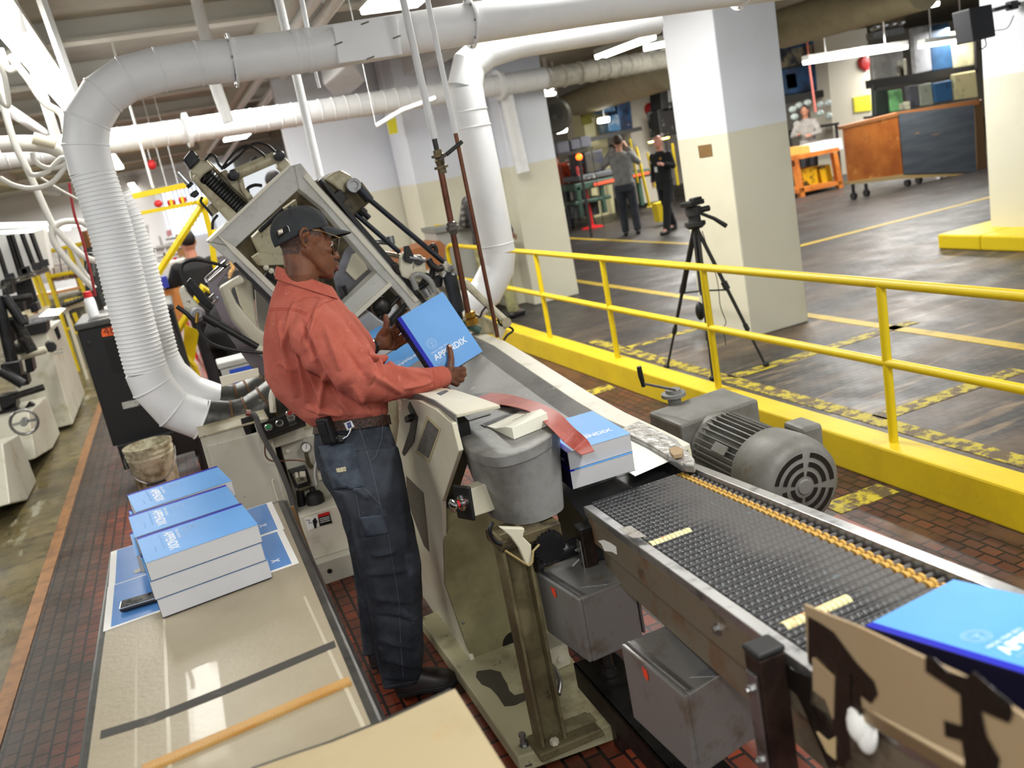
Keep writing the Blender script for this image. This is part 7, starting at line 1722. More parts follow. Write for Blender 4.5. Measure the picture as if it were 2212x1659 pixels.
for x in (1246, 1296, 1376, 1418): bx_('bench_leg', [(x, 405-(x-1246)*.2), (x+7, 404-(x-1246)*.2), (x+17, 468-(x-1246)*.2), (x+10, 470-(x-1246)*.2)], 17.2, .1, green_m, parent=gw)
for px in ([(1283, 396), (1326, 386), (1327, 392), (1284, 402)], [(1368, 378), (1402, 370), (1403, 375), (1369, 383)]): bx_('red_rail', px, 17.1, .05, M('rail_red', (226, 84, 50), .5), parent=gw)
bx_('pale_drum', [(1246, 440), (1292, 430), (1296, 462), (1250, 472)], 17.6, .4, M('dark_under', (30, 32, 34), .6, 0, ((100, 104, 108), 3, .5, .6)), parent=gw)
for i, px in enumerate(([(1203, 308), (1228, 303), (1232, 328), (1206, 333)], [(1232, 303), (1252, 299), (1256, 320), (1235, 325)], [(1252, 296), (1275, 292), (1279, 316), (1256, 320)])):
    bx_('grey_bin', px, 16.6, .4, M('bin_grey', (92, 94, 104), .5), ('leftmost grey plastic bin on the far bench beside the cream pillar', 'middle grey plastic bin on the far bench', 'rightmost grey plastic bin on the far bench')[i], 'bin', bev=.02)
p = PY(1251, 339, 15.8); ol = thing('warning_beacon', 'small glowing orange warning light above the red sign', 'beacon', p)
MB().ball(p, .06).build('beacon_lamp', M('beacon_orange', (255, 92, 20), .4, emit=6), ol); MB().cyl(p-Vector((0, 0, .3)), p-Vector((0, 0, .05)), .02).build('beacon_stalk', black, ol)
st = thing('sign_stand', 'red floor sign stand with round base between the pillar and grey-sweater man', 'sign stand', PZ(1280, 494, 0))
f0 = PZ(1281, 492, 0); MB().lathe(f0, (0, 0, 1), [(.24, 0), (.24, .02), (.05, .05), (.03, .06)]).build('base', redp, st)
Ys = f0.y; MB().tube([f0+Vector((0, 0, .04)), PY(1263, 395, Ys)], .028, 10).build('pole', redp, st)
MB().prism([PY(x, y, Ys-.03) for x, y in ((1244, 360), (1262, 355), (1269, 394), (1252, 398))], (0, .03, 0)).build('sign_board', M('sign_red', (176, 36, 40), .5), st, smooth=0)
for y in (362, 374, 386): MB().prism([PY(x, yy, Ys-.04) for x, yy in ((1249+(y-362)*.2, y+1), (1263+(y-362)*.2, y-2), (1264+(y-362)*.2, y+3), (1250+(y-362)*.2, y+6))], (0, .005, 0)).build('sign_text_bar', M('sign_pink', (210, 130, 130), .6), st, smooth=0)
for par, px_, Y in ((bm2, (1436, 290), 18.2), (ol, (1251, 345), 15.8)):
    q_ = PY(*px_, Y); MB().tube([Vector((q_.x, q_.y, 0)), q_], .03, 8).build('support_post', dshelf, par)
bsh = thing('bin_shelf', 'shelf under the three grey plastic bins', 'shelf', PY(1240, 330, 16.6))
bx_('shelf_board', [(1200, 334), (1282, 317), (1283, 321), (1201, 338)], 16.55, .5, dshelf, parent=bsh)
for x in (1206, 1278):
    q_ = PY(x, 338-(x-1206)*.2, 16.8); MB().tube([Vector((q_.x, q_.y, 0)), q_], .010, 8).build('shelf_post', dshelf, bsh)
# round wall fan
p = PY(1199, 250, 12.6); fn = thing('wall_fan', 'large round caged fan seen edge-on at the end of the cream pillar', 'fan', p)
fd = Vector((-.62, -.78, 0)).normalized(); MB().lathe(p, fd, [(.20, -.05), (.25, -.03), (.255, .03), (.22, .06)], n=32).build('fan_ring', M('fan_grey', (120, 118, 110), .4, .5), fn)
sd_ = fd.cross(Vector((0, 0, 1)))
cg = MB()
for i in range(36):
    a = 2*math.pi*i/36; cg.tube([p+fd*.09, p+fd*.07+(sd_*math.cos(a)+Vector((0, 0, 1))*math.sin(a))*.15, p+fd*.02+(sd_*math.cos(a)+Vector((0, 0, 1))*math.sin(a))*.25], .003, 4)
cg_o = cg.build('fan_cage', steel, fn); cg_o['kind'] = 'stuff'
for i in range(4):
    a = math.pi/2*i+.4; d = sd_*math.cos(a)+Vector((0, 0, 1))*math.sin(a); e = fd.cross(d)
    MB().prism([p+d*.04-e*.02, p+d*.21-e*.08, p+d*.22+e*.05, p+d*.04+e*.03], fd*.01).build('fan_blade', M('fan_blade', (150, 148, 120), .5), fn, smooth=0)
# upper right shelves
bm3 = thing('blue_machine', 'blue machinery on the high shelf right of the big column', 'machine', PY(1740, 180, 17))
for px, m in (([(1672, 92), (1745, 78), (1750, 100), (1680, 112)], blue_m), ([(1680, 110), (1770, 92), (1776, 130), (1688, 148)], M('grimy_unit', (150, 140, 116), .5, .2, ((40, 44, 54), 3, .45, .58))), ([(1686, 150), (1788, 132), (1796, 190), (1690, 206)], blue_m), ([(1750, 80), (1784, 76), (1788, 130), (1758, 134)], bluel), ([(1695, 160), (1720, 155), (1725, 190), (1700, 195)], bluel)):
    bx_('machine_section', px, 17.0, .6, m, parent=bm3, bev=.02)
bx_('steel_shelf', [(1686, 208), (1832, 186), (1834, 198), (1690, 226)], 16.8, .6, dshelf, 'dark shelf beam under the blue machinery right of the big column', 'shelf')
sh2 = thing('steel_shelf', 'long dark shelf on thin posts above the plywood cart, upper right', 'shelf', PY(2000, 180, 15))
bx_('shelf_board', [(1884, 172), (2112, 140), (2112, 158), (1886, 190)], 15.0, .2, dshelf, parent=sh2)
for a, b in (((2054, 160), (2060, 215)), ((2104, 60), (2108, 150)), ((1884, 185), (1888, 250))): MB().tube([PY(*a, 15), PY(*b, 15)], .03, 6).build('shelf_post', dshelf, sh2)
for i, (px, c_, lab) in enumerate((([(1884, 120), (1950, 108), (1956, 172), (1890, 182)], (150, 148, 144), 'grey machine hood on the upper right shelf, left end'), ([(1935, 130), (1958, 126), (1961, 164), (1938, 168)], (222, 214, 190), 'small cream panel on the upper right shelf'),
    ([(1970, 60), (2006, 54), (2014, 152), (1978, 160)], (206, 208, 214), 'tall white cabinet on the upper right shelf'), ([(2006, 56), (2050, 48), (2060, 146), (2014, 154)], (52, 92, 132), 'tall blue cabinet on the upper right shelf'), ([(2052, 70), (2108, 60), (2110, 140), (2060, 148)], (212, 204, 164), 'cream wall panel right of the tall blue cabinet'))):
    bx_('shelf_cabinet', px, 15.05, .10, M('shelf_unit', c_, .5, 0, (tuple(int(v*.8) for v in c_), 2, .45, .6)), lab, 'cabinet', bev=.02)
for i, (px, c_, lab) in enumerate((([(1890, 195), (1918, 190), (1922, 246), (1892, 250)], (30, 40, 34), 'dark green crate below the upper right shelf'), ([(1920, 196), (1948, 192), (1954, 238), (1926, 242)], (110, 170, 110), 'green and white sack below the upper right shelf'), ([(1940, 222), (1966, 218), (1968, 236), (1942, 240)], (222, 220, 190), 'pale sack lying under the upper right shelf'),
    ([(1962, 186), (1984, 182), (1988, 228), (1968, 232)], (84, 84, 92), 'grey drum below the upper right shelf'), ([(1984, 184), (2012, 178), (2018, 226), (1990, 230)], (150, 156, 140), 'pale grey box below the upper right shelf'), ([(2016, 180), (2056, 172), (2060, 216), (2022, 222)], (50, 96, 140), 'blue box below the upper right shelf'), ([(2062, 160), (2108, 152), (2114, 210), (2066, 216)], (224, 212, 160), 'cream cupboard below the upper right shelf, right end'))):
    bx_('stored_box', px, 14.6, .12, M('store_item', c_, .6, 0, (tuple(int(v*.7) for v in c_), 3, .5, .62)), lab, 'box', bev=.02)
stb = thing('storage_table', 'dark table top carrying boxes and sacks behind the panel cart', 'table', PY(2000, 235, 14.6))
bx_('table_top', [(1888, 249), (2116, 214), (2117, 220), (1889, 255)], 14.5, .3, dshelf, parent=stb)
for x in (1896, 2000, 2108):
    q_ = PY(x, 250-(x-1896)*.16, 14.8); MB().tube([Vector((q_.x, q_.y, 0)), q_], .03, 6).build('leg', dshelf, stb)
for x in (1890, 2104):
    q_ = PY(x, 180-(x-1890)*.14, 15.3); MB().tube([Vector((q_.x, q_.y, 0)), q_], .03, 6).build('shelf_post', dshelf, sh2)
su = thing('silver_spot_unit', 'row of silver cylinders on a bracket above the upper right shelf', 'machine unit', PY(1920, 60, 14.6))
for i in range(4): MB().lathe(PY(1890+i*18, 58-i*3, 14.6), (0, -1, .2), [(.05, -.1), (.07, 0), (.07, .1), (.03, .12)]).build('silver_cylinder', chrome, su)
bx_('bracket', [(1886, 70), (1952, 58), (1954, 72), (1888, 84)], 14.7, .2, steel, parent=su)
tag(MB().tube([Vector((PY(1744, 90, 14.5).x, 14.5, 3.3)), PY(1748, 140, 14.5), PY(1762, 242, 14.5)], .02, 8).build('red_hose', M('pink_red', (180, 96, 86), .5)), 'pinkish red hanging hose left of the upper right light fixtures', 'hose')
wl_ = thing('stacked_white_parts', 'pile of glossy white rounded packages behind the woman at right', 'packages', PY(1750, 250, 16.4))
for i, (x, y) in enumerate(((1712, 236), (1726, 228), (1744, 222), (1770, 226), (1788, 222), (1716, 252), (1772, 244), (1790, 250), (1722, 268))): MB().ball(PY(x, y, 16.4+.05*(i % 2)), (.09, .07, .07)).build('package', M('glossy_white', (214, 226, 222), .3), wl_)
bx_('display_board', [(1770, 262), (1788, 258), (1814, 400), (1796, 404)], 17.2, .1, M('olive_green', (120, 130, 60), .6), 'olive green panel right of the woman at right', 'panel')
wb_ = thing('wooden_bench', 'orange wooden bench with yellow bins inside, in front of the woman at right', 'bench', PZ(1740, 430, 0))
Yb = 14.4; wood_o = M('orange_wood', (196, 116, 48), .5, 0, ((160, 86, 34), 3, .45, .62))
bx_('bench_top', [(1706, 338), (1812, 318), (1814, 326), (1708, 348)], Yb, .8, wood_o, parent=wb_)
for x in (1716, 1800): bx_('bench_leg', [(x, 346-(x-1716)*.19), (x+9, 345-(x-1716)*.19), (x+24, 425-(x-1716)*.19), (x+14, 427-(x-1716)*.19)], Yb, .1, wood_o, parent=wb_)
bx_('bench_shelf', [(1722, 408), (1818, 390), (1820, 398), (1724, 418)], Yb, .7, wood_o, parent=wb_)
for i, px in enumerate(([(1732, 366), (1764, 358), (1770, 404), (1740, 410)], [(1770, 360), (1794, 354), (1802, 396), (1778, 402)])):
    bx_('yellow_bin', px, Yb+.3, .3, M('bin_yellow', (214, 172, 22), .5, 0, ((60, 50, 20), 4, .55, .62)), ('left yellow bin inside the orange wooden bench', 'right yellow bin inside the orange wooden bench')[i], 'bin', bev=.02)
bx_('paper_stack', [(1748, 314), (1818, 298), (1822, 322), (1752, 336)], Yb+.1, .5, M('white_stock', (226, 224, 230), .6), 'long white paper stack lying on the orange wooden bench', 'paper stack', bev=.01)
bx_('wood_block', [(1730, 317), (1748, 313), (1752, 336), (1734, 340)], Yb+.1, .5, M('pale_wood', (216, 160, 80), .6), 'pale wooden block at the left end of the white paper stack', 'block')
kt = thing('panel_cart', 'wheeled cart of upright boards, orange plywood left and scratched slate-grey right', 'cart', PZ(1950, 405, 0))
Yk = 12.4; ply = M('orange_plywood', (180, 106, 40), .5, 0, ((150, 78, 26), 1.6, .4, .62), var2=((200, 140, 70), 4, .6, .7)); slate = M('slate_board', (84, 90, 96), .55, 0, ((70, 76, 84), 2, .4, .6), stretch=(.5, 1, 5), var2=((176, 130, 86), 3.2, .66, .69))
bx_('plywood_panel', [(1822, 276), (1941, 248), (1953, 378), (1834, 394)], Yk, .03, ply, parent=kt)
bx_('slate_panel', [(1941, 246), (2104, 226), (2110, 374), (1953, 378)], Yk-.02, .03, slate, parent=kt)
bx_('wooden_frame', [(1820, 272), (1942, 242), (2116, 214), (2116, 226), (1942, 250), (1822, 279)], Yk-.01, .12, M('frame_wood', (150, 96, 50), .6), parent=kt)
bx_('wooden_frame', [(1834, 392), (1953, 376), (2112, 372), (2112, 378), (1953, 386), (1836, 398)], Yk-.02, .12, M('frame_wood_l', (176, 150, 100), .6), parent=kt)
bx_('end_board', [(2106, 224), (2122, 214), (2134, 378), (2112, 380)], Yk, .12, M('brown_end', (96, 70, 40), .6), parent=kt)
for x in (1842, 1870, 1960, 1985, 2030, 2096): 
    p = PY(x, 398-(x-1842)*.05, Yk+.1); MB().cyl((p.x-.03, p.y, .06), (p.x+.03, p.y, .06), .06).bx(p.x-.02, p.x+.02, p.y-.02, p.y+.02, .08, p.z).build('caster', rubber if x != 2030 else chrome, kt)
pk = thing('package_table', 'dark table carrying the glossy white packages behind the woman at right', 'table', PY(1750, 280, 16.4))
bx_('table_top', [(1700, 284), (1812, 264), (1813, 269), (1701, 289)], 16.2, .6, dshelf, parent=pk)
for x in (1706, 1806):
    q_ = PY(x, 286-(x-1706)*.18, 16.4); MB().tube([Vector((q_.x, q_.y, 0)), q_], .03, 6).build('leg', dshelf, pk)
q_ = PY(1920, 60, 14.75); MB().tube([q_, Vector((q_.x, q_.y, 3.3))], .015, 6).build('hanger_rod', whitep, su)
# loudspeaker on the right column
lsp = thing('loudspeaker', 'black loudspeaker on a bracket at the top of the right-hand column', 'loudspeaker', PXX(2125, 50, 8.0))
SPX = [PY(x, y, 6.6) for x, y in ((2094, 18), (2143, 8), (2152, 78), (2104, 90))]
MB().prism(SPX, (.02, .22, 0)).build('speaker_box', M('speaker_dark', (40, 42, 48), .6), lsp, smooth=0, bevel=.01)
MB().tube([PY(2146, 22, 6.75), PY(2176, 14, 6.75), PY(2216, 4, 6.75)], .02, 8).build('bracket', black, lsp)
MB().box(PY(2186, 12, 6.75), (.09, .08, .08)).build('bracket_joint', blackm, lsp, smooth=0, bevel=.01)
MB().tube(arc([PY(2112, 90, 6.7), PY(2118, 106, 6.7), PY(2130, 98, 6.7), PY(2128, 84, 6.7)]), .006, 6).build('speaker_cable', black, lsp)
MB().tube(arc([PY(2190, 34, 6.3), PY(2176, 60, 6.3), PY(2150, 66, 6.3)]), .004, 6).build('speaker_cable', darksteel, lsp)
pgb = PY(2206, 572, 4.4); tag(MB().ball(pgb, (.05, .05, .09)).build('plastic_bag', M('clear_bag', (176, 180, 184), .15)), 'crumpled translucent plastic bag at the right edge by the railing', 'bag') if False else None
# right-hand bay light fixtures
for (a, b, z, lab, w) in (((1735, 78), (2019, 4), 2.8, 'long bright strip light, upper right, nearest of the right bay', .25), ((1740, 131), (1954, 99), 2.62, 'strip light hanging below the nearest one at upper right', .16), ((1990, 96), (2098, 80), 2.62, 'short strip light left of the black loudspeaker', .16),
                          ((1295, 118), (1405, 76), 2.95, 'strip light above the insulated duct left of the big column', .16), ((1390, 100), (1448, 88), 2.95, 'second strip light touching the left edge of the big column', .3)):
    A, B = PZ(*a, z), PZ(*b, z)
    if z < 2.7: A, B = PY(*a, 13.2), PY(*b, 13.2)
    t = thing('fluorescent_light', lab, 'ceiling light', (A+B)/2, 'right bay strip lights'); d = (B-A); s = d.normalized().cross(Vector((0, 0, 1))).normalized()*w/2
    MB().loft([[q-s, q+s, q+s*.9+Vector((0, 0, -.06)), q-s*.9+Vector((0, 0, -.06))] for q in (A, B)]).build('tube_lamp', tube_m, t, smooth=0)
    MB().loft([[q-s*1.1+Vector((0, 0, .08)), q+s*1.1+Vector((0, 0, .08)), q+s*1.1+Vector((0, 0, .001)), q-s*1.1+Vector((0, 0, .001))] for q in (A, B)]).build('housing', hous_m, t, smooth=0)
    for f in (.2, .8):
        q = A.lerp(B, f); MB().cyl(q+Vector((0, 0, .08)), Vector((q.x, q.y, 3.3)), .012, n=6).build('hanger_rod', whitep, t)
for (x, y, w_, h_, Y, lab) in ((1188, 192, 10, 4, 15, 'small bright lamp above the caged fan'), (1186, 203, 17, 4, 15, 'second small bright lamp just above the caged fan'), (1306, 259, 12, 6, 18, 'small bright lamp in front of the far blue machine'), (1216, 281, 11, 6, 16, 'small bright lamp right below the caged fan')):
    o_ = bx_('lamp', [(x-w_, y-h_+2), (x+w_, y-h_-2), (x+w_, y+h_-2), (x-w_, y+h_+2)], Y, .1, tube_m, lab, 'lamp', bev=.03)
    q_ = PY(x, y, Y+.05); MB().tube([q_, Vector((q_.x, q_.y, 3.3))], .01, 6).build('hanger_rod', whitep, o_)
# benches by the wall, behind the copper pipes
gb = thing('grey_counter', 'grey counter unit behind the copper pipes by the wall', 'counter', PY(1000, 560, 10.3))
bx_('counter_body', [(940, 500), (1040, 484), (1048, 610), (985, 640), (960, 620)], 10.3, .5, M('counter_grey', (150, 150, 144), .5), parent=gb)
bx_('counter_top', [(936, 494), (1040, 478), (1042, 488), (940, 504)], 10.25, .56, M('counter_top', (120, 122, 118), .5), parent=gb)
bx_('brown_table', [(862, 548), (950, 520), (962, 530), (958, 570), (880, 600)], 10.2, .6, M('brown_wood', (150, 92, 50), .5), 'brown wooden table edge between the push rods and the yellow gate', 'table')
bx_('metal_strip', [(986, 388), (996, 386), (1018, 486), (1008, 492)], 10.9, .05, steel, 'long pale metal strip on the wall between the copper pipes', 'strip')
bx_('wall_poster', [(968, 412), (1002, 404), (1006, 432), (974, 440)], 11.05, .01, M('poster_pale', (216, 214, 200), .6, 0, ((186, 186, 180), 40, .5, .56)), 'faint paper notice on the cream wall behind the copper pipes', 'poster')
# ================================================================== LEFT SIDE: gathering machine, hoses, far store
dkm = M('machinery_dark', (40, 38, 36), .45, .4, ((110, 106, 96), 9, .58, .66), var2=((16, 15, 14), 20, .5, .6))
cab_l = M('gatherer_cream', (186, 184, 168), .42, 0, ((150, 140, 110), 5, .55, .75))
gm = thing('gathering_machine', 'row of cream machine pedestals full of dark mechanisms along the left aisle', 'machine', (-1.6, 9, 0))
def lx(name, px, X, t, m, bev=.01): return MB().prism([PXX(x, y, X) for x, y in px], (-t, 0, 0)).build(name, m, gm, smooth=0, bevel=bev)
lx('pedestal', [(100, 716), (131, 690), (184, 850), (158, 916)], -1.33, .42, cab_l)
lx('pedestal', [(62, 890), (101, 856), (130, 937), (114, 968), (78, 990)], -1.44, .36, cab_l)
lx('pedestal', [(6, 958), (41, 938), (79, 1041), (60, 1080), (22, 1088)], -1.46, .4, cab_l)
def ly(name, px, Y, t, m, bev=.006): return MB().prism([PY(x, y, Y) for x, y in px], (0, t, 0)).build(name, m, gm, smooth=0, bevel=bev)
ly('table_plate', [(40, 716), (98, 700), (128, 680), (84, 684), (30, 704)], 10.2, .8, alu)
ly('black_guard', [(22, 712), (100, 694), (102, 718), (48, 728)], 10.0, .3, black)
ly('control_plate', [(116, 712), (124, 704), (132, 728), (126, 736)], 9.95, .03, blackm)
for i, (x0, y0, x1, y1, r) in enumerate(((-6, 640, 26, 780, .05), (-10, 700, 60, 690, .045), (10, 760, 60, 750, .05), (0, 800, 50, 830, .045), (20, 860, 95, 836, .03), (45, 770, 100, 755, .035), (10, 640, 50, 700, .04), (30, 690, 70, 760, .05), (0, 900, 40, 880, .05), (10, 930, 30, 1000, .06), (5, 650, 70, 640, .03), (50, 900, 70, 870, .03))):
    MB().tube([PY(x0, y0, 8.6+(i % 3)*.15), PY(x1, y1, 8.6+(i % 3)*.15)], r, 10).build('mechanism_shaft', (cream if i == 5 else dkm if i % 3 else blackm), gm)
for i, (x, y, w, h) in enumerate(((12, 720, 30, 40), (36, 660, 22, 30), (20, 800, 40, 30), (44, 822, 26, 24), (14, 870, 36, 30), (46, 740, 20, 26), (70, 665, 16, 18), (12, 620, 24, 34), (60, 790, 16, 30))):
    ly('mechanism_block', [(x-w/2, y-h/2+3), (x+w/2, y-h/2-3), (x+w/2+6, y+h/2-3), (x-w/2+6, y+h/2+3)], 8.9+(i % 2)*.2, .2, dkm if i % 2 else blackm)
for x, y, r in ((52, 912, .10), (8, 995, .11)):
    p = PY(x, y, 8.0); MB().tube([p+Vector((r*math.cos(a), 0, r*math.sin(a))) for a in [2*math.pi*i/20 for i in range(21)]], .012, 8).build('handwheel_rim', steel if y < 950 else black, gm)
    MB().cyl(p-Vector((0, .03, 0)), p+Vector((0, .06, 0)), .03).box(p, (r*1.9, .015, .02)).build('handwheel_hub', steel, gm, smooth=40)
MB().tube([PXX(105, 735, -1.28)+Vector((0, 0, -.05)), PXX(110, 750, -1.2)], .05, 8).build('lever_hub', black, gm)
for y in (756, 764): MB().tube([PXX(118, y, -1.3), PXX(135, y-3, -1.2)], .012, 8).build('chrome_lever', chrome, gm)
# canopy with hanging black struts and clear panels
pan = bpy.data.materials.new('clear_panel'); pan.use_nodes = True
_b = pan.node_tree.nodes['Principled BSDF']; _b.inputs['Base Color'].default_value = (.7, .7, .68, 1); _b.inputs['Alpha'].default_value = .55; _b.inputs['Roughness'].default_value = .3
for a, b in (((-5, 536), (22, 620)), ((18, 508), (46, 600)), ((25, 507), (54, 596)), ((47, 505), (76, 582)), ((67, 503), (94, 576))):
    MB().tube([PY(*a, 9.4), PY(*b, 9.4)], .022, 4).build('black_strut', black, gm, smooth=0)
ly('clear_panel', [(-20, 506), (70, 503), (96, 578), (-20, 628)], 9.5, .01, pan, 0)
for q in ((0, 0), (3, 4)): MB().tube([PY(-10, 618+q[1]*1.6, 9.35), PY(104+q[0], 576+q[1]*1.6, 9.35)], .018, 6).build('silver_rail', alu, gm)
for x, y in ((22, 598), (50, 588), (56, 583), (78, 575), (96, 568)): MB().box(PY(x, y, 9.3), (.07, .05, .06)).build('clamp_block', black, gm, smooth=0)
ly('dark_apron', [(28, 612), (66, 600), (86, 662), (50, 672)], 9.5, .05, black)
ly('white_side_cover', [(72, 500), (94, 494), (110, 582), (98, 586)], 10.2, .3, M('panel_white', (206, 204, 198), .5))
for i, (px, lab) in enumerate((([(-30, 482), (182, 477), (182, 488), (-30, 494)], 'long bright fluorescent strip across the far left machines'), ([(-30, 500), (150, 491), (150, 497), (-30, 508)], 'second thinner bright strip just below the long one at far left'))):
    bx_('light_strip', px, 12.5, .15, M('strip_glow', (255, 253, 244), .4, emit=4), lab, 'ceiling light')
# far store: white cartons, racks, yellow rails
ws = thing('carton_rack', 'far rack filled with white cartons behind the yellow railing at left', 'rack', PY(140, 640, 17))
for px in ([(62, 640), (190, 616), (190, 621), (62, 646)], [(100, 600), (190, 582), (190, 586), (100, 604)]): bx_('rack_beam', px, 16.9, .5, M('orange_beam', (186, 130, 70), .5), parent=ws)
n = 0
for r_, (y0, h_) in enumerate(((548, 34), (584, 34))):
    for i in range(8):
        x = 62+i*16 + r_*6; yy = y0 - (x-62)*.17
        bx_('white_carton', [(x, yy), (x+13, yy-2.5), (x+19, yy+h_-3), (x+6, yy+h_)], 17.2, .5, M('carton_white', (214, 212, 208), .7, 0, ((190, 190, 190), 3, .5, .6)), ('upper' if r_ == 0 else 'lower') + ' row white carton on the far left rack, ' + ('leftmost', 'second', 'third', 'fourth', 'fifth', 'sixth', 'seventh', 'rightmost')[i] + ' of its row', 'carton', group='white cartons on the far left rack')
yr = thing('yellow_railing', 'yellow tube railing around the far left machines', 'railing', PY(130, 640, 14))
for pts in (((98, 545), (193, 523)), ((106, 598), (180, 584)), ((100, 585), (126, 662)), ((72, 596), (96, 662)), ((81, 593), (107, 660)), ((148, 532), (165, 585)), ((165, 532), (182, 590), (190, 616)), ((170, 600), (186, 640)), ((140, 652), (185, 642)), ((182, 640), (200, 690)), ((150, 690), (165, 722)), ((160, 676), (172, 706)), ((140, 712), (165, 708))):
    MB().tube([PY(x, y, 14) for x, y in pts], .028, 8).build('yellow_tube', yellow, yr)
for x in (66, 120, 180):
    q_ = PY(x, 640, 17.1); MB().tube([Vector((q_.x, q_.y, 0)), Vector((q_.x, q_.y, 1.5))], .04, 4).build('rack_upright', M('rack_post', (150, 110, 70), .6), ws, smooth=0)
cc = thing('curved_conveyor', 'small curved metal conveyor beyond the left machines', 'conveyor', PY(160, 670, 13))
MB().tube(arc([PY(134, 672, 13), PY(150, 660, 13), PY(170, 654, 13), PY(190, 652, 13)]), .06, 6).build('conveyor_side', cream, cc)
for x in (140, 186):
    q_ = PY(x, 662, 13); MB().tube([Vector((q_.x, q_.y, 0)), q_], .025, 6).build('leg', cream, cc)
for i in range(7): MB().ball(PY(138+i*8, 660-i*3, 12.9), .035, n=8, m=6).build('wheel', darksteel, cc)
bx_('metal_drawer_unit', [(106, 648), (190, 628), (222, 790), (140, 806), (112, 690)], 14.6, .5, M('metal_grey_unit', (130, 128, 112), .5, .2, ((60, 58, 50), 2, .48, .58)), 'grey-beige metal unit behind the curved conveyor at left', 'cabinet')
# right of the ducts: racks, hoist rails, A-frame
hr = thing('hoist_rail', 'yellow overhead hoist beam near the ceiling right of the white ducts', 'hoist beam', PY(340, 410, 9))
bx_('hoist_beam', [(258, 424), (410, 392), (412, 404), (262, 436)], 9.0, .08, yellow, parent=hr)
q_ = PY(330, 405, 9.05); MB().tube([q_, Vector((q_.x, q_.y, 3.62))], .012, 6).build('hanger_rod', whitep, hr)
h2 = thing('jib_crane', 'yellow jib crane with slanted legs left of the machine, beam below the hoist rail', 'crane', PY(438, 640, 8.6))
bx_('jib_beam', [(284, 460), (440, 430), (442, 438), (286, 468)], 8.6, .06, yellow, parent=h2)
for pts, r in ((((438, 440), (330, 608)), .035), (((438, 440), (456, 506), (462, 560)), .03), (((456, 504), (476, 500)), .03), (((440, 620), (370, 740)), .035), (((370, 740), (420, 790)), .03), (((432, 616), (470, 640)), .02)):
    MB().tube([PY(x, y, 8.6) for x, y in pts], r, 6).build('yellow_tube', yellow, h2)
MB().ball(PY(438, 436, 8.55), .05).build('joint', yellow, h2)
bx_('yellow_plate', [(398, 700), (430, 716), (420, 780), (396, 760)], 8.7, .03, yellow, 'yellow gusset plate low down between the ducts and the black poles', 'plate')
for i, (x, y, lab) in enumerate(((328, 356, 'small red hook sign under the spiral duct'), (342, 440, 'tiny red light at left of the beacons'), (370, 438, 'red and yellow round marker above the jib beam, left'), (394, 432, 'red and yellow round marker above the jib beam, right'))):
    p = PY(x, y, 12); t = thing('hanging_marker', lab, 'marker', p)
    MB().ball(p, (.05, .03, .045) if i != 0 else (.05, .05, .06)).build('marker_body', redp, t)
    MB().tube([p+Vector((0, 0, .04)), Vector((p.x-.0, p.y, 3.6 if i else p.z+.35))], .006, 5).build('wire', whitep, t)
    if i > 1: MB().box(p-Vector((0, .03, 0)), (.03, .02, .08)).build('yellow_band', yellow, t, smooth=0)
car = M('carton_brown', (170, 120, 70), .75, 0, ((196, 190, 180), 3, .55, .6)); wht = M('stack_white', (214, 212, 210), .7)
random.seed(5)
for i, (x, y, w, h, m_, lab) in enumerate(((292, 520, 14, 44, wht, 'white roll stack at the far rack beside the ribbed duct'), (312, 512, 16, 50, wht, 'second white roll stack at the far rack'), (306, 556, 20, 26, car, 'brown carton low on the far rack beside the duct'), (328, 560, 12, 30, car, 'narrow brown carton on the far rack'), (345, 540, 18, 18, wht, 'small white carton, left of the far row above the red cones'), (366, 536, 18, 18, wht, 'small white carton, second of the far row above the red cones'),
    (350, 566, 22, 20, wht, 'white carton on the far rack, lower row left'), (376, 562, 20, 20, wht, 'white carton on the far rack, lower row middle'), (392, 548, 18, 22, car, 'brown carton beside the man in black'), (388, 516, 18, 20, car, 'brown carton above the man in black'), (364, 504, 10, 12, M('pink_box', (214, 150, 156), .7), 'small pink box on the far wall shelf'), (396, 576, 16, 20, wht, 'white carton at the elbow of the man in black'))):
    bx_('carton', [(x-w/2, y-h/2+2), (x+w/2, y-h/2-2), (x+w/2+3, y+h/2-2), (x-w/2+3, y+h/2+2)], 13.5, .5, m_, lab, 'carton', bev=.01)
t = thing('red_trolley', 'small red trolley frame among the far cartons', 'trolley', PY(372, 590, 12.5))
for a, b in (((366, 560), (372, 584)), ((378, 556), (384, 582)), ((368, 566), (380, 564))): MB().tube([PY(*a, 12.5), PY(*b, 12.5)], .025, 6).build('red_tube', redp, t)
sb = thing('parts_bench', 'pale bench with small parts and blue bins behind the black board', 'bench', PY(370, 640, 9.6))
bx_('bench_top', [(318, 578), (400, 560), (402, 600), (340, 624), (322, 612)], 9.6, .4, M('bench_pale', (206, 202, 192), .6, 0, ((150, 146, 136), 6, .5, .58)), parent=sb)
bx_('bench_body', [(326, 636), (392, 620), (398, 700), (348, 716)], 9.5, .4, M('bench_orange', (180, 116, 56), .6), parent=sb)
for i, px in enumerate(([(325, 596), (336, 592), (340, 612), (328, 614)], [(346, 600), (360, 597), (366, 620), (352, 623)])): bx_('blue_bin', px, 9.4, .15, M('bin_blue', (40, 52, 150), .5), ('left small blue bin on the parts bench', 'right small blue bin on the parts bench')[i], 'bin')
bb = thing('black_board_frame', 'tall black framed blue-grey board leaning behind the second white duct', 'board', PY(370, 830, 6.3))
bx_('board_panel', [(340, 680), (356, 676), (398, 830), (378, 838)], 6.3, .03, M('board_bluegrey', (54, 78, 96), .5), parent=bb)
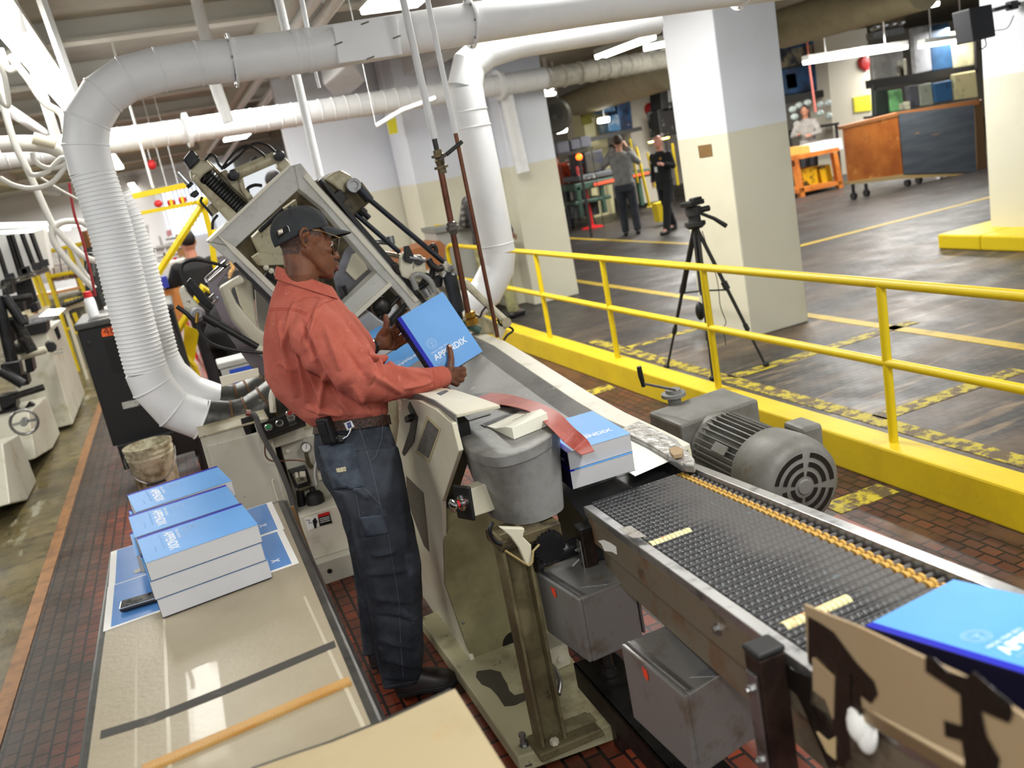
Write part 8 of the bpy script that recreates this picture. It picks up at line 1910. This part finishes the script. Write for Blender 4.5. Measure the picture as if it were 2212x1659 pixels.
for a, b in (((334, 600), (396, 832)), ((356, 676), (408, 808))):
    q_ = PY(*b, 6.28); e_ = q_ + (q_-PY(*a, 6.28))*(q_.z/(PY(*a, 6.28).z-q_.z)); MB().tube([q_, e_], .024, 6).build('black_bar', black, bb)
for a, b in (((334, 600), (396, 832)), ((356, 676), (408, 808)), ((326, 612), (346, 606))): MB().tube([PY(*a, 6.28), PY(*b, 6.28)], .024, 6).build('black_bar', black, bb)
def drop(px, Y, r, m, parent, top=None):
    q_ = PY(*px, Y); MB().tube([Vector((q_.x, q_.y, 0)), q_], r, 6).build('support_leg', m, parent)
for p_ in ((126, 662), (182, 640), (200, 690)): drop(p_, 14, .028, yellow, yr)
for p_ in ((420, 790), (462, 560)): drop(p_, 8.6, .03, yellow, h2)
for p_ in ((372, 584), (384, 582)): drop(p_, 12.5, .02, redp, t)
rk = thing('storage_rack', 'dull metal rack carrying the cartons behind the yellow jib crane', 'rack', PY(350, 560, 13.6))
for (x0_, y0_), (x1_, y1_) in (((284, 546), (404, 524)), ((288, 582), (412, 560)), ((358, 517), (404, 509))):
    bx_('rack_shelf', [(x0_, y0_), (x1_, y1_), (x1_+1, y1_+3), (x0_+1, y0_+3)], 13.45, .6, M('rack_grey', (150, 148, 140), .6), parent=rk)
for p_ in ((288, 520), (344, 510), (404, 500)): drop(p_, 13.7, .02, hous_m, rk)
q_ = PY(592, 392, 8.6); pf_ = thing('work_platform', 'steel work platform behind the binding machine carrying the person in orange', 'platform', (q_.x, q_.y, 0))
MB().box((q_.x, q_.y, .39), (.8, .7, .06)).build('platform_deck', darksteel, pf_, smooth=0)
for dx in (-.36, .36):
    for dy in (-.3, .3): MB().cyl((q_.x+dx, q_.y+dy, 0), (q_.x+dx, q_.y+dy, .37), .02, n=8).build('leg', darksteel, pf_)
# ---- white hoses and struts, upper left
wh = M('hose_white', (216, 214, 206), .45)
def hose(pts, r, lab, Y=6.0, m=wh): return tag(MB().tube(arc([PY(x, y, Y) for x, y in pts], 6), r, 10).build('white_hose', m), lab, 'hose')
hose([(0, 150), (4, 210), (30, 305), (62, 372), (112, 482), (130, 504), (152, 528), (174, 549), (196, 561), (219, 563)], .020, 'long white hose running down from the left edge to the ribbed duct')
hose([(112, 486), (116, 520), (140, 556), (174, 594), (204, 624)], .020, 'white hose branching down from the long one toward the grey nozzle')
hose([(120, 490), (130, 482), (150, 478), (176, 480), (200, 492)], .020, 'white hose arching over above the red cord')
hose([(150, 520), (168, 560), (184, 590), (198, 606)], .012, 'thin white hose behind the two thicker ones')
hose([(70, 330), (76, 348), (100, 362), (130, 360), (146, 348), (132, 342), (100, 372), (70, 378), (56, 366)], .014, 'looped white cable coil beside the elbow duct', 5.6)
hose([(148, 350), (136, 368), (110, 396), (70, 407), (30, 400), (0, 384)], .014, 'white cable sweeping left below the cable coil', 5.6)
hose([(145, 352), (156, 376), (170, 410), (190, 430)], .016, 'white cable dropping right from the coil behind the duct', 5.6)
hose([(-6, 130), (8, 160), (16, 200), (18, 228), (6, 222), (-4, 200)], .014, 'white cable loop hanging at the left edge of the photo', 5.6)
hose([(0, 105), (18, 150), (36, 138), (34, 110)], .02, 'short white pipe bend at the far upper left', 6.2)
hose([(20, 120), (60, 170), (94, 220), (132, 246), (144, 290)], .022, 'white pipe curving down beside the bright strip light', 6.2)
hose([(0, 312), (60, 310), (110, 316), (150, 338)], .05, 'thick white curved hose entering from the left edge', 6.2)
hose([(88, 384), (130, 410), (178, 436)], .008, 'thin white cord below the cable sweep', 5.8)
tag(MB().tube([PY(72, 298, 6.1), PY(120, 312, 6.1)], [.035, .03], 12).build('cable_connector', M('connector_cream', (206, 200, 178), .5)), 'cream cylindrical cable connector at the end of the thick hose', 'connector')
for (a, b, lab) in (((84, 180), (128, 316), 'perforated white strut left of the elbow duct'), ((146, 158), (166, 214), 'short perforated white strut behind the strip light')):
    o = PY(*a, 6.4); q = PY(*b, 6.4); o = q + (o-q)*((3.62-q.z)/(o.z-q.z)); tag(MB().tube([o, q], .03, 4).build('strut_channel', whitep, smooth=0), lab, 'strut')
hose([(149, 395), (160, 460), (176, 510), (196, 590), (206, 640)], .008, 'dark red cord hanging down beside the white hoses', 5.9, M('red_cord', (150, 30, 40), .5))
tag(MB().tube([PY(206, 545, 6.6), PY(212, 590, 6.6), PY(216, 622, 6.6), PY(236, 656, 6.6)], [.05, .075, .06, .075], 14).build('dust_nozzle', galv), 'grey galvanised extraction nozzle left of the ribbed duct', 'nozzle')
tag(MB().tube([PY(186, 498, 8.5), PY(206, 556, 8.5)], .05, 4).build('brown_post', M('rust_post', (120, 80, 44), .6), smooth=0), 'rusty brown post behind the nozzle left of the ribbed duct', 'post')
bx_('dark_machine_head', [(180, 540), (205, 530), (215, 640), (250, 830), (226, 838), (186, 660)], 8.3, .3, dkm, 'dark machine head behind the grey nozzle', 'machine')
